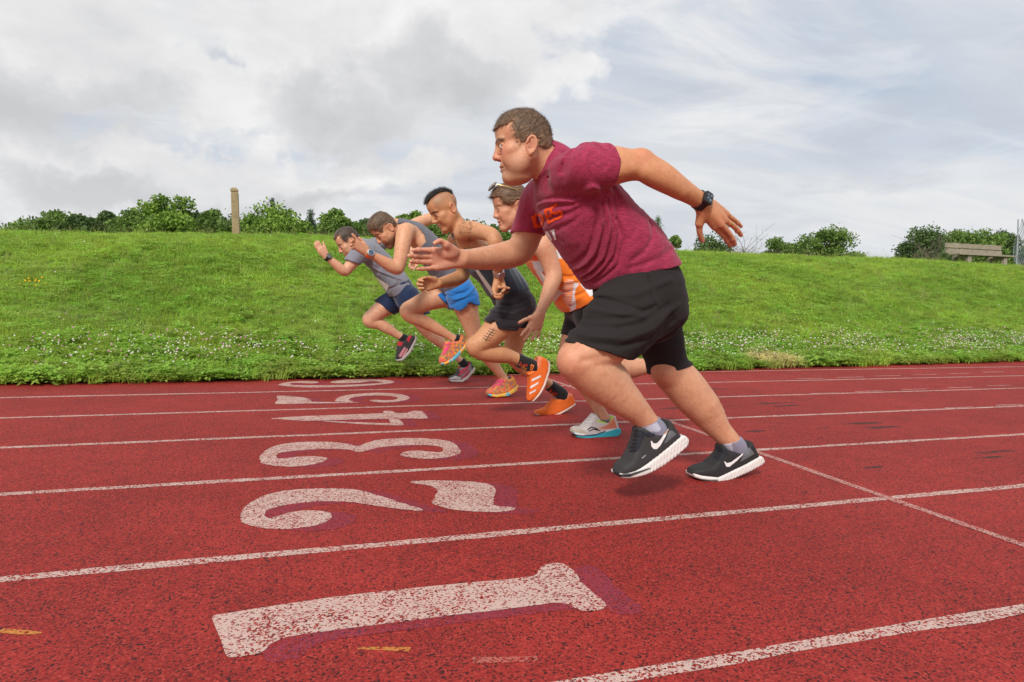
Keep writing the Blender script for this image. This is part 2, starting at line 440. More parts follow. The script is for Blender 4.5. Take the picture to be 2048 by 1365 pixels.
# ------------------------------------------------------------------ materials
class NB:
    def __init__(s, name):
        s.m = bpy.data.materials.new(name); s.m.use_nodes = True; s.nt = s.m.node_tree; s.N = s.nt.nodes; s.L = s.nt.links
        s.N.clear(); s.out = s.N.new('ShaderNodeOutputMaterial'); s.b = s.N.new('ShaderNodeBsdfPrincipled'); s.L.new(s.b.outputs[0], s.out.inputs[0])
        s.b.inputs['Specular IOR Level'].default_value = 0.3
    def put(s, sock, v):
        if v is None: return
        if hasattr(v, 'is_output'): s.L.new(v, sock)
        else: sock.default_value = v
    def set(s, **kw):
        for k, v in kw.items(): s.put(s.b.inputs[k.replace('_', ' ')], v)
        return s
    def pos(s): return s.N.new('ShaderNodeNewGeometry').outputs['Position']
    def objc(s): return s.N.new('ShaderNodeTexCoord').outputs['Object']
    def attr(s, n='Col'):
        a = s.N.new('ShaderNodeVertexColor'); a.layer_name = n; return a.outputs['Color']
    def map(s, v, scale=(1, 1, 1), loc=(0, 0, 0), rot=(0, 0, 0)):
        n = s.N.new('ShaderNodeMapping'); s.L.new(v, n.inputs[0]); n.inputs['Scale'].default_value = scale
        n.inputs['Location'].default_value = loc; n.inputs['Rotation'].default_value = rot; return n.outputs[0]
    def noise(s, v, scale, detail=4, rough=.55, dist=0.0, color=False):
        n = s.N.new('ShaderNodeTexNoise'); s.L.new(v, n.inputs['Vector']); n.inputs['Scale'].default_value = scale
        n.inputs['Detail'].default_value = detail; n.inputs['Roughness'].default_value = rough; n.inputs['Distortion'].default_value = dist
        return n.outputs['Color' if color else 'Fac']
    def voro(s, v, scale, out='Distance', feature='F1'):
        n = s.N.new('ShaderNodeTexVoronoi'); n.feature = feature; s.L.new(v, n.inputs['Vector']); n.inputs['Scale'].default_value = scale; return n.outputs[out]
    def ramp(s, f, pts):
        r = s.N.new('ShaderNodeValToRGB'); e = r.color_ramp.elements
        while len(e) > 1: e.remove(e[-1])
        fx = lambda c: (c, c, c, 1) if isinstance(c, (int, float)) else c
        e[0].position = pts[0][0]; e[0].color = fx(pts[0][1])
        for p, c in pts[1:]:
            k = e.new(p); k.color = fx(c)
        s.L.new(f, r.inputs[0]); return r.outputs[0]
    def mix(s, fac, a, b, mode='MIX'):
        n = s.N.new('ShaderNodeMix'); n.data_type = 'RGBA'; n.blend_type = mode
        s.put(n.inputs[0], fac); s.put(n.inputs[6], a); s.put(n.inputs[7], b); return n.outputs[2]
    def math(s, op, a, b=None, c=None, clamp=False):
        n = s.N.new('ShaderNodeMath'); n.operation = op; n.use_clamp = clamp
        s.put(n.inputs[0], a)
        if b is not None: s.put(n.inputs[1], b)
        if c is not None: s.put(n.inputs[2], c)
        return n.outputs[0]
    def bump(s, h, strength=.3, dist=.01):
        n = s.N.new('ShaderNodeBump'); n.inputs['Strength'].default_value = strength; n.inputs['Distance'].default_value = dist
        s.L.new(h, n.inputs['Height']); s.L.new(n.outputs[0], s.b.inputs['Normal']); return s
    def sepxyz(s, v):
        n = s.N.new('ShaderNodeSeparateXYZ'); s.L.new(v, n.inputs[0]); return n.outputs

def track_color(n):
    p = n.pos()
    grain = n.noise(p, 170, 2, .55)
    grain2 = n.noise(n.map(p, loc=(3, 7, 1)), 150, 3, .6)
    wp = n.N.new('ShaderNodeVectorMath'); wp.operation = 'ADD'; n.L.new(p, wp.inputs[0]); ws = n.N.new('ShaderNodeVectorMath'); ws.operation = 'SCALE'; n.L.new(n.noise(p, 160, 2, .6, 0, True), ws.inputs[0]); ws.inputs['Scale'].default_value = .004; n.L.new(ws.outputs[0], wp.inputs[1])
    gran = n.sepxyz(n.voro(wp.outputs[0], 215, 'Color'))
    big = n.noise(p, 0.9, 5, .6); mid = n.noise(n.map(p, loc=(9, 2, 0)), 6, 4, .6)
    wet = n.noise(n.map(p, (0.5, 1.6, 1), (4.2, 1.1, 0)), 1.3, 5, .6)
    base = n.mix(n.ramp(big, [(.35, 0.0), (.68, 1.0)]), (.290, .0225, .019, 1), (.400, .036, .030, 1))
    base = n.mix(n.math('MULTIPLY', n.ramp(mid, [(.42, 0.0), (.75, 1.0)]), .45), base, (.16, .015, .014, 1))
    base = n.mix(n.math('MULTIPLY', n.ramp(grain2, [(.5, 0.0), (.72, 1.0)]), .5), base, (.44, .045, .034, 1))
    base = n.mix(n.ramp(gran[0], [(.0, .55), (.55, 0.0)]), base, (.13, .012, .012, 1)); base = n.mix(n.ramp(gran[1], [(.70, 0.0), (1.0, .55)]), base, (.52, .075, .055, 1))
    base = n.mix(n.ramp(n.math('ADD', gran[2], n.math('MULTIPLY', n.math('SUBTRACT', grain2, .5), .9)), [(.10, .92), (.20, 0.0)]), base, (.028, .013, .013, 1))
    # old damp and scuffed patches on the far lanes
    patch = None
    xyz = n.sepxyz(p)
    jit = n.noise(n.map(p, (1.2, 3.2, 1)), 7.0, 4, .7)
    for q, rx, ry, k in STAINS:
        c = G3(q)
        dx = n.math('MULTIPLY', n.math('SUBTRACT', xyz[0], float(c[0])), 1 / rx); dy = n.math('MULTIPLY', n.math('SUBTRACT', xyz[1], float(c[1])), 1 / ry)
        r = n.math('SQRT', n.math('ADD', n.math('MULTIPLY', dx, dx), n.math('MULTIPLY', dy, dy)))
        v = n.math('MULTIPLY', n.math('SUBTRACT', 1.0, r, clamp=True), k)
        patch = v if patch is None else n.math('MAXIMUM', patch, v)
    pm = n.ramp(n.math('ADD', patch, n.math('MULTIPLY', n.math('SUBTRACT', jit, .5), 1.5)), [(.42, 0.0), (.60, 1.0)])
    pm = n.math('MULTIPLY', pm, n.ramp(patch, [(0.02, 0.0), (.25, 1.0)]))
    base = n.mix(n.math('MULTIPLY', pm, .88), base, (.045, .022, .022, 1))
    h = n.math('ADD', grain, n.math('MULTIPLY', grain2, .5))
    h = n.math('ADD', h, n.math('MULTIPLY', gran[2], .5))
    return p, base, h, gran[0], grain2
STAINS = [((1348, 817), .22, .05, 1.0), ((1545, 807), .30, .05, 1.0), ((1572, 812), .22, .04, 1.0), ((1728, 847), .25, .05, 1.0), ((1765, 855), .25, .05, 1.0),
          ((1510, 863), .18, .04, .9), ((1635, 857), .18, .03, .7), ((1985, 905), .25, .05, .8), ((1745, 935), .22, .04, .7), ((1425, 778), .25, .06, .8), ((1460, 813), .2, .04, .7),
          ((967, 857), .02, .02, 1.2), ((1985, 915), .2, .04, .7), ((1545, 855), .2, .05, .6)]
n = NB('track_rubber'); p, base, h, g1, g2 = track_color(n)
n.set(Base_Color=base, Roughness=.72); n.b.inputs['Specular IOR Level'].default_value = .17; n.bump(h, .55, .006); M_TRACK = n.m
def paint_mat(name, white, cover, amount):
    n = NB(name); p, base, h, g1, g2 = track_color(n)
    worn = n.noise(n.map(p, loc=(2, 5, 0)), 9, 4, .7); gr = n.math('ADD', n.math('MULTIPLY', g1, .42), n.math('MULTIPLY', n.noise(n.map(p, loc=(1, 1, 8)), 180, 2, .6), .62))
    v = n.math('ADD', n.math('MULTIPLY', gr, .75), n.math('MULTIPLY', worn, .35))
    mask = n.math('MULTIPLY', n.ramp(v, [(cover - .035, 0.0), (cover + .035, 1.0)]), amount)
    n.b.inputs['Specular IOR Level'].default_value = .15; n.set(Base_Color=n.mix(mask, base, white), Roughness=.85); n.bump(h, .5, .005); return n.m
M_LINE = paint_mat('worn_white_line_paint', (.62, .49, .43, 1), .52, .80)
M_START = paint_mat('faded_start_line_paint', (.60, .40, .35, 1), .52, .62)
M_TICK = paint_mat('faded_tick_paint', (.60, .42, .37, 1), .50, .62)
M_NUM = paint_mat('worn_white_numeral_paint', (.61, .46, .40, 1), .50, .84)
M_SHADOWPAINT = paint_mat('worn_purple_drop_shade_paint', (.19, .042, .085, 1), .515, .52)
M_YELLOW = paint_mat('worn_yellow_chalk', (.66, .33, .07, 1), .50, .6)
M_FAINT = paint_mat('faint_old_paint', (.50, .22, .17, 1), .52, .5)

n = NB('hill_soil'); p = n.pos(); a = n.noise(p, 1.6, 5, .6); b2 = n.noise(p, 25, 4, .6)
c = n.mix(n.ramp(a, [(.35, 0.0), (.65, 1.0)]), (.13, .20, .04, 1), (.19, .27, .055, 1)); c = n.mix(n.ramp(b2, [(.45, 0.0), (.7, 1.0)]), c, (.05, .055, .02, 1))
n.set(Base_Color=c, Roughness=1.0); n.bump(b2, .6, .03); n.b.inputs['Specular IOR Level'].default_value = .05; M_SOIL = n.m

def leafy(name, c1, c2, c3, field=True):
    n = NB(name); p = n.pos()
    info = n.N.new('ShaderNodeObjectInfo').outputs['Random']
    if field:
        a = n.noise(p, .55, 4, .6); b = n.noise(n.map(p, loc=(5, 3, 2)), 2.6, 4, .65)
        col = n.mix(n.ramp(a, [(.38, 0.0), (.62, 1.0)]), c1, c2)
        col = n.mix(n.math('MULTIPLY', n.ramp(b, [(.52, 0.0), (.74, 1.0)]), .8), col, c3)
        b3 = n.noise(n.map(p, loc=(15, 13, 2)), 1.1, 4, .65)
        col = n.mix(n.math('MULTIPLY', n.ramp(b3, [(.60, 0.0), (.72, 1.0)]), .55), col, (.13, .105, .045, 1))
        # straw-coloured dead patch by the track edge
        xyz = n.sepxyz(p); c0 = G3((1545, 733))
        dx = n.math('MULTIPLY', n.math('SUBTRACT', xyz[0], float(c0[0])), 1 / .42); dy = n.math('MULTIPLY', n.math('SUBTRACT', xyz[1], float(c0[1])), 1 / .32)
        r = n.math('ADD', n.math('MULTIPLY', dx, dx), n.math('MULTIPLY', dy, dy))
        col = n.mix(n.ramp(r, [(.3, .9), (1.0, 0.0)]), col, (.66, .55, .26, 1))
    else:
        col = n.mix(n.noise(p, .8, 3), c1, c2)
    tint = n.N.new('ShaderNodeHueSaturation'); n.L.new(col, tint.inputs['Color'])
    n.L.new(n.math('ADD', n.math('MULTIPLY', info, .7), .68), tint.inputs['Value'])
    n.L.new(n.math('ADD', n.math('MULTIPLY', info, .04), .48), tint.inputs['Hue'])
    n.set(Base_Color=tint.outputs[0], Roughness=.55); n.b.inputs['Specular IOR Level'].default_value = .25
    tr = n.N.new('ShaderNodeBsdfTranslucent'); n.L.new(tint.outputs[0], tr.inputs['Color']); ms = n.N.new('ShaderNodeMixShader'); ms.inputs[0].default_value = .5
    n.L.new(n.b.outputs[0], ms.inputs[1]); n.L.new(tr.outputs[0], ms.inputs[2]); n.L.new(ms.outputs[0], n.out.inputs[0])
    return n.m
M_GRASS = leafy('grass_blades', (.30, .46, .06, 1), (.42, .56, .075, 1), (.52, .60, .17, 1))
M_WEED = leafy('clover_leaves', (.27, .44, .06, 1), (.38, .54, .085, 1), (.42, .53, .12, 1))
def simple(name, c, rough=.6, spec=.3, metal=0.0, nscale=0, namt=.25, bump=0.0, bdist=.002):
    n = NB(name); n.set(Roughness=rough, Metallic=metal); n.b.inputs['Specular IOR Level'].default_value = spec
    if nscale:
        t = n.noise(n.objc(), nscale, 4, .6)
        n.set(Base_Color=n.mix(n.ramp(t, [(.3, 0.0), (.7, 1.0)]), tuple(v * (1 - namt) for v in c[:3]) + (1,), tuple(min(1, v * (1 + namt)) for v in c[:3]) + (1,)))
        if bump: n.bump(t, bump, bdist)
    else: n.set(Base_Color=c)
    return n.m
M_CLOVER = simple('white_clover_petals', (.72, .70, .60, 1), .8, .2, 0, 60, .15)
M_CLOVERPINK = simple('pink_clover_petals', (.55, .28, .36, 1), .8, .2, 0, 60, .2)
M_YELLOWFL = simple('yellow_petals', (.80, .52, .02, 1), .7, .2, 0, 60, .15)
M_STRAW = simple('dry_stalks', (.30, .27, .12, 1), .8, .2, 0, 20, .3)

def tree_leaf(name, dark, light):
    n = NB(name); a = n.attr()
    col = n.mix(n.sepxyz(a)[0], dark, light)
    n.set(Base_Color=col, Roughness=.6); n.b.inputs['Specular IOR Level'].default_value = .2
    tr = n.N.new('ShaderNodeBsdfTranslucent'); n.L.new(col, tr.inputs['Color']); ms = n.N.new('ShaderNodeMixShader'); ms.inputs[0].default_value = .25
    n.L.new(n.b.outputs[0], ms.inputs[1]); n.L.new(tr.outputs[0], ms.inputs[2]); n.L.new(ms.outputs[0], n.out.inputs[0]); return n.m
M_LEAF = {'mid': tree_leaf('leaves_mid_green', (.085, .15, .035, 1), (.22, .34, .075, 1)),
          'bright': tree_leaf('leaves_bright_green', (.12, .21, .035, 1), (.29, .44, .075, 1)),
          'dark': tree_leaf('leaves_dark_green', (.055, .10, .035, 1), (.145, .225, .07, 1)),
          'pine': tree_leaf('needles_blue_green', (.04, .08, .04, 1), (.10, .165, .08, 1))}
M_BARK = simple('bark', (.11, .085, .06, 1), .9, .1, 0, 9, .35, .6, .03)
M_DEADWOOD = simple('dead_twigs', (.17, .14, .11, 1), .9, .1, 0, 9, .3)
n = NB('weathered_wood'); o = n.objc(); w = n.noise(n.map(o, (3, 3, 40)), 3.0, 6, .65, .5); w2 = n.noise(o, 6, 4)
c = n.mix(n.ramp(w, [(.3, 0.0), (.7, 1.0)]), (.24, .175, .095, 1), (.46, .36, .21, 1)); c = n.mix(n.ramp(w2, [(.55, 0.0), (.75, 1.0)]), c, (.15, .11, .07, 1))
n.set(Base_Color=c, Roughness=.9); n.bump(w, .5, .01); M_POST = n.m
n = NB('weathered_bench_planks'); o = n.objc(); w = n.noise(n.map(o, (2, 25, 25)), 3.0, 6, .65, .5); w2 = n.noise(o, 7, 4)
c = n.mix(n.ramp(w, [(.3, 0.0), (.7, 1.0)]), (.22, .19, .14, 1), (.40, .355, .27, 1)); c = n.mix(n.ramp(w2, [(.55, 0.0), (.75, 1.0)]), c, (.17, .13, .11, 1))
n.set(Base_Color=c, Roughness=.9); n.bump(w, .5, .01); M_PLANK = n.m
M_GALV = simple('galvanised_steel', (.42, .45, .48, 1), .45, .5, .6, 20, .15)
M_NET = simple('netting_cord', (.30, .34, .40, 1), .8, .2)

def skin_mat(name):
    n = NB(name); a = n.attr(); o = n.objc()
    f = n.noise(o, 420, 3, .6); m2 = n.noise(o, 28, 4, .6); m3 = n.noise(n.map(o, loc=(4, 2, 7)), 75, 4, .6)
    col = n.mix(n.math('MULTIPLY', n.ramp(m2, [(.42, 0.0), (.70, 1.0)]), .34), a, (.52, .15, .075, 1), 'MIX')
    col = n.mix(n.math('MULTIPLY', n.ramp(m3, [(.40, 1.0), (.58, 0.0)]), .15), col, (.28, .11, .05, 1))
    n.set(Base_Color=col, Roughness=n.math('ADD', n.math('MULTIPLY', m2, .2), .38)); n.b.inputs['Specular IOR Level'].default_value = .45
    n.b.inputs['Subsurface Weight'].default_value = .07; n.b.inputs['Subsurface Radius'].default_value = (1.0, .35, .2); n.b.inputs['Subsurface Scale'].default_value = .006
    n.bump(n.math('ADD', f, n.math('MULTIPLY', m3, .8)), .40, .003); return n.m
M_SKIN = skin_mat('skin')
def cloth_mat(name, heather=0.0, hs=(1, 1, 1), hrot=(0, 0, 0), rough=.85, sheen=.25, weave=900, hcol=(.03, .008, .015, 1), hscale=160, mode='MIX'):
    n = NB(name); a = n.attr(); o = n.objc()
    wv = n.noise(o, weave, 2, .6); bl = n.noise(o, 14, 4, .6)
    col = a
    if heather:
        hn = n.noise(n.map(o, hs, rot=hrot), hscale, 4, .65)
        col = n.mix(n.math('MULTIPLY', n.ramp(hn, [(.42, 1.0), (.60, 0.0)]), heather), col, hcol)
    col = n.mix(n.math('MULTIPLY', n.ramp(bl, [(.35, 1.0), (.65, 0.0)]), .10), col, (0.0, 0.0, 0.0, 1))
    n.set(Base_Color=col, Roughness=rough); n.b.inputs['Specular IOR Level'].default_value = .2
    n.b.inputs['Sheen Weight'].default_value = sheen; n.b.inputs['Sheen Roughness'].default_value = .5
    n.bump(wv, .15, .001); return n.m
M_HEATHER = cloth_mat('maroon_heather_jersey', .55, (.32, 1, 2.6), (0, .60, 0), .8, .15, 700, (.12, .010, .036, 1), 130)
M_GREYHEATHER = cloth_mat('grey_heather_jersey', .35, (1, 1, 1), (0, 0, 0), .85, .2, 700, (.10, .10, .12, 1), 220)
M_CLOTH = cloth_mat('sports_fabric'); M_BLACKCLOTH = cloth_mat('charcoal_knit', .30, (1, 1, 1), (0, 0, 0), .9, .03, 800, (.012, .011, .012, 1), 260)
def hair_mat(name):
    n = NB(name); a = n.attr(); o = n.objc(); f = n.noise(o, 190, 4, .7, .4)
    col = n.mix(n.ramp(f, [(.30, .5), (.54, 0.0)]), a, (.020, .014, .010, 1))
    n.set(Base_Color=col, Roughness=.48); n.b.inputs['Specular IOR Level'].default_value = .35; n.bump(f, .5, .004); return n.m
M_HAIR = hair_mat('hair')
n = NB('shoe_mesh'); a = n.attr(); v = n.voro(n.objc(), 420); n.set(Base_Color=n.mix(n.math('MULTIPLY', n.ramp(v, [(.2, 1.0), (.5, 0.0)]), .25), a, (.01, .01, .01, 1)), Roughness=.7); n.bump(v, .3, .001); M_SHOE = n.m
n = NB('foam_sole'); a = n.attr(); f = n.noise(n.objc(), 60, 3); n.set(Base_Color=n.mix(n.math('MULTIPLY', n.ramp(f, [(.5, 0.0), (.75, 1.0)]), .2), a, (.35, .25, .18, 1)), Roughness=.6); M_SOLE = n.m
def flat(name, c, rough=.6, **k): return simple(name, c, rough, **k)
M_PRINTO = flat('orange_print', (.80, .075, .008, 1), .6, nscale=150, namt=.15)
M_WHITE = flat('white_print', (.78, .76, .76, 1), .55, nscale=80, namt=.06)
M_BIB = flat('race_bib_paper', (.74, .80, .73, 1), .7, nscale=40, namt=.06)
M_INK = flat('black_ink', (.02, .02, .022, 1), .7)
M_TATTOO = flat('tattoo_ink', (.24, .135, .085, 1), .7)
M_EYEW = flat('eye_white', (.62, .58, .55, 1), .25); M_IRIS = flat('iris', (.035, .045, .05, 1), .15); 
M_BLACKPL = flat('black_watch_case', (.018, .018, .02, 1), .25, spec=.5); M_GLASS = flat('dark_watch_glass', (.012, .014, .018, 1), .08, spec=.6)
M_GOLD = flat('gold', (.75, .50, .20, 1), .28, metal=1.0); M_SILVER = flat('silver', (.60, .60, .60, 1), .3, metal=.9)
M_LENS = flat('sunglass_lens', (.16, .12, .11, 1), .12, spec=.6); M_GREYPANEL = flat('grey_shoe_panel', (.13, .135, .15, 1), .6, nscale=200, namt=.2)
M_LACE = flat('black_laces', (.018, .02, .028, 1), .8, nscale=300, namt=.4)
M_TEETH = flat('teeth', (.70, .64, .55, 1), .3)
M_SCREENBLUE = flat('watch_icons', (.20, .26, .34, 1), .4)
def watch_glass(name, c): return flat(name, c, .12, spec=.6)

# ------------------------------------------------------------------ ground, track, painted lines
def sheet(name, pts, z, mat, parent=None, **kw):
    """flat polygon with holes-free outline (x, y) at height z"""
    v = [Vector((p[0], p[1], 0)) for p in pts]
    tris = tessellate_polygon([v])
    me = raw_mesh(name, [(p[0], p[1], z) for p in pts], [list(t) for t in tris], smooth=False)
    bm = bmesh.new(); bm.from_mesh(me)
    for f in bm.faces:
        f.normal_update()
        if f.normal.z < 0: f.normal_flip()
    bm.to_mesh(me); bm.free()
    return obj(name, me, mat, parent, **kw)
sheet('ground', [(-900, -900), (1200, -900), (1200, 1500), (-900, 1500)], -0.03, M_SOIL, kind='structure')
track = sheet('running_track', [(-45, -1.2), (70, -1.2), (70, 10.6), (30, 8.2), (12, 7.2), (-45, 6.4)], 0.0, M_TRACK, kind='structure')
LW = 0.037
def strip(name, a, b, w, z, mat, label=None):
    """painted strip whose edges wander a little"""
    a = np.array(a[:2], float); b = np.array(b[:2], float); L = np.linalg.norm(b - a); t = (b - a) / L; nn = np.array([-t[1], t[0]])
    k = max(2, min(400, int(L / .12))); V = []
    for i in range(k + 1):
        c = a + t * L * i / k; j1, j2 = nrng.normal(0, .0022, 2)
        V += [(*(c + nn * (w / 2 + j1)), z), (*(c - nn * (w / 2 + j2)), z)]
    F = np.array([[2 * i + 1, 2 * i + 3, 2 * i + 2, 2 * i] for i in range(k)])
    return obj(name, raw_mesh(name, V, F, smooth=False), mat, track, label=label)
for k in range(7):
    y = LINE0 + k * LANE
    strip('lane_line', (-22, y), (40, y), LW, .0006, M_LINE)
strip('start_line', (STARTX, LINE0 + .0), (STARTX, LINE0 + 6 * LANE),   .036, .0012, M_START, 'faded white starting line painted across the lanes')
for px in [(1620, 757.5), (1700, 754.8), (1776, 752), (1851, 749.5), (1919, 747.5), (1986, 744.5)]:
    c = G3(px); strip('tick_mark', (c[0] - .16, c[1]), (c[0] + .16, c[1]), .03, .0006, M_TICK)
for px in [(1650, 787), (1738, 783), (1830, 779), (1920, 775.5), (1998, 771.5)]:
    c = G3(px); strip('tick_mark', (c[0] - .14, c[1]), (c[0] + .14, c[1]), .026, .0006, M_TICK)
for px in [(1918, 815.5), (2018, 810)]:
    c = G3(px); strip('tick_mark', (c[0] - .13, c[1]), (c[0] + .13, c[1]), .024, .0006, M_TICK)
for a, b in [((0, 1262), (82, 1267)), ((716, 1296), (820, 1299))]:
    p, q = G3(a), G3(b); strip('chalk_mark', p, q, .016, .0006, M_YELLOW, 'short yellow chalk dash on the red track')
p, q = G3((945, 1322)), G3((1075, 1318)); strip('old_paint_mark', p, q, .02, .0006, M_FAINT)

Z1 = lambda L: [(380 + x / 2.156, 740 + y / 2.156) for x, y in L]
Z2 = lambda L: [(520 + x / 4.655, 745 + y / 4.655) for x, y in L]
NUMERALS = [
 ('1', [Z1([(98, 1066), (165, 1050), (420, 1010), (800, 960), (1200, 920), (1470, 893), (1500, 868), (1530, 842), (1580, 834), (1635, 850), (1665, 880), (1685, 915), (1740, 965), (1792, 1012), (1780, 1032), (1735, 1042), (1690, 1040), (1650, 1020), (1590, 1005), (1500, 1015), (1300, 1042), (900, 1090), (500, 1138), (400, 1160), (340, 1190), (310, 1220), (250, 1235), (170, 1240), (148, 1212), (120, 1130)])], False),
 ('2', [Z1([(217, 650), (225, 610), (260, 575), (330, 540), (430, 520), (560, 513), (700, 516), (800, 540), (900, 570), (997, 602), (985, 609), (900, 601), (800, 587), (700, 572), (600, 568), (480, 575), (385, 590), (332, 608), (322, 632), (345, 642), (390, 628), (450, 613), (520, 607), (590, 614), (613, 632), (590, 655), (530, 675), (440, 686), (340, 686), (258, 674)]),
         Z1([(950, 486), (1000, 479), (1130, 479), (1240, 486), (1300, 500), (1320, 520), (1312, 550), (1306, 575), (1330, 590), (1397, 594), (1390, 606), (1340, 613), (1250, 613), (1150, 606), (1080, 591), (1045, 575), (1060, 545), (1066, 520), (1030, 500)])], True),
 ('3', [Z2([(10, 840), (0, 800), (40, 740), (130, 690), (280, 660), (480, 648), (680, 652), (820, 670), (910, 690), (990, 660), (1100, 630), (1280, 616), (1480, 615), (1680, 630), (1790, 655), (1870, 735), (1820, 775), (1700, 800), (1550, 808), (1400, 795), (1310, 775), (1340, 745), (1450, 730), (1570, 740), (1680, 745), (1705, 720), (1660, 690), (1500, 680), (1280, 685), (1100, 705), (980, 735), (915, 745), (830, 725), (700, 715), (500, 720), (300, 735), (180, 755), (155, 780), (170, 805), (250, 800), (370, 788), (500, 785), (600, 795), (628, 812), (560, 845), (420, 870), (280, 880), (130, 870), (40, 855)])], True),
 ('4', [Z2([(90, 432), (400, 410), (800, 395), (1140, 382), (1140, 368), (1180, 358), (1240, 365), (1270, 382), (1370, 378), (1420, 360), (1500, 362), (1520, 375), (1565, 430), (1400, 432), (1200, 435), (900, 440), (600, 450), (400, 455), (200, 440)]),
         Z2([(570, 456), (700, 458), (1000, 470), (1210, 475), (1195, 440), (1290, 440), (1340, 490), (1250, 496), (1000, 488), (800, 475)])], False),
 ('5', [Z2([(155, 220), (300, 225), (420, 240), (480, 260), (492, 276), (905, 281), (880, 286), (600, 290), (400, 293), (145, 297), (165, 260)]),
         Z2([(700, 264), (720, 240), (800, 215), (950, 198), (1100, 192), (1250, 198), (1350, 214), (1392, 238), (1360, 260), (1260, 278), (1120, 282), (1020, 268), (1060, 256), (1150, 262), (1250, 258), (1285, 240), (1230, 224), (1080, 217), (930, 225), (850, 240), (825, 260), (870, 277), (800, 279), (720, 274)])], False),
 ('6', [Z2([(545, 92), (480, 83), (380, 83), (260, 92), (180, 110), (178, 120), (250, 132), (400, 142), (600, 142), (900, 132), (1150, 112), (1250, 95), (1220, 78), (1100, 68), (950, 66), (780, 72), (680, 84), (655, 95), (700, 103), (830, 102), (940, 96), (1050, 83), (1140, 92), (1100, 102), (900, 115), (600, 123), (380, 122), (290, 114), (280, 104), (340, 99), (440, 105), (520, 102)])], False)]
def smooth_loop(pts, sub=4):
    P = np.array(pts, float); n = len(P); out = []
    for i in range(n):
        p0, p1, p2, p3 = P[i - 1], P[i], P[(i + 1) % n], P[(i + 2) % n]
        if np.linalg.norm(p2 - p1) < 1e-6: continue
        for j in range(sub):
            t = j / sub
            out.append(.5 * ((2 * p1) + (-p0 + p2) * t + (2 * p0 - 5 * p1 + 4 * p2 - p3) * t * t + (-p0 + 3 * p1 - 3 * p2 + p3) * t ** 3))
    return np.array(out)
for dig, polys, curvy in NUMERALS:
    Vn, Fn_ = [], []
    for poly in polys:
        g = np.array([G3(p)[:2] for p in poly]); g = smooth_loop(g, 4 if curvy else 2); g = g + nrng.normal(0, .0015, g.shape)
        t = tessellate_polygon([[Vector((*p, 0)) for p in g]]); Fn_ += [[i + len(Vn) for i in f] for f in t]; Vn += [tuple(p) for p in g]
    for nm, off, z, mt, lb in (('numeral_shade', (.072, -.036), .0006, M_SHADOWPAINT, 'purple drop shade beside the painted lane number ' + dig), ('lane_number', (0, 0), .0012, M_NUM, 'worn white lane number %s painted on the red track' % dig)):
        me = raw_mesh(nm, [(x + off[0], y + off[1], z) for x, y in Vn], Fn_, smooth=False)
        bm = bmesh.new(); bm.from_mesh(me)
        for f in bm.faces:
            f.normal_update()
            if f.normal.z < 0: f.normal_flip()
        bm.to_mesh(me); bm.free()
        obj(nm, me, mt, track, label=lb)

# ------------------------------------------------------------------ grass bank
_e = np.array([G3(p)[:2] for p in [(0, 769), (350, 763.5), (700, 756), (1000, 749), (1383, 740.5), (1700, 732), (2048, 722)]])
def edge_y(x): return np.interp(x, np.concatenate([[-60], _e[:, 0], [60]]), np.concatenate([[5.45], _e[:, 1], [11.5]]))
YC = 14.5
_c = np.array([P3(p, YC)[[0, 2]] for p in [(0, 478), (200, 482), (470, 484), (700, 487), (1000, 497), (1370, 513), (1700, 523), (1945, 531), (2048, 540)]])
def crest_z(x): return np.interp(x, np.concatenate([[-60], _c[:, 0], [70]]), np.concatenate([[_c[0, 1] - .1], _c[:, 1], [_c[-1, 1] - .3]]))
def hill_z(x, y):
    x = np.asarray(x, float); y = np.asarray(y, float); e = edge_y(x); t = (y - e) / (YC - e)
    s = np.where(t <= 1, np.sin(np.pi / 2 * np.clip(t, 0, 1) ** 1.25), 1 - np.clip((y - YC) / 160, 0, 1) * .9)
    b = (fbm(np.stack([x * .45, y * .45, x * 0 + 3], -1), 3) - .5) * .22 * np.clip(t * 2, 0, 1) * np.clip(1.6 - t, .35, 1)
    return crest_z(x) * s + b + .012
def grid_mesh(name, xs, ts, yfun):
    X, T = np.meshgrid(xs, ts); Y = yfun(X, T); Z = hill_z(X.ravel(), Y.ravel())
    V = np.stack([X.ravel(), Y.ravel(), Z], -1); nx = len(xs); F = []
    i, j = np.meshgrid(np.arange(nx - 1), np.arange(len(ts) - 1)); a = (j * nx + i).ravel()
    F = np.stack([a, a + 1, a + nx + 1, a + nx], -1)
    return V, F
ts = np.concatenate([np.linspace(0, 1.15, 70), np.array([1.3, 1.6, 2, 3, 4.5, 7, 12, 20])])
V, F = grid_mesh('grass_bank', np.concatenate([np.linspace(-60, -9, 25)[:-1], np.linspace(-9, 27, 180), np.linspace(27, 70, 20)[1:]]), ts, lambda X, T: edge_y(X) + T * (YC - edge_y(X)))
obj('grass_bank', raw_mesh('grass_bank', V, F), M_SOIL, kind='structure')

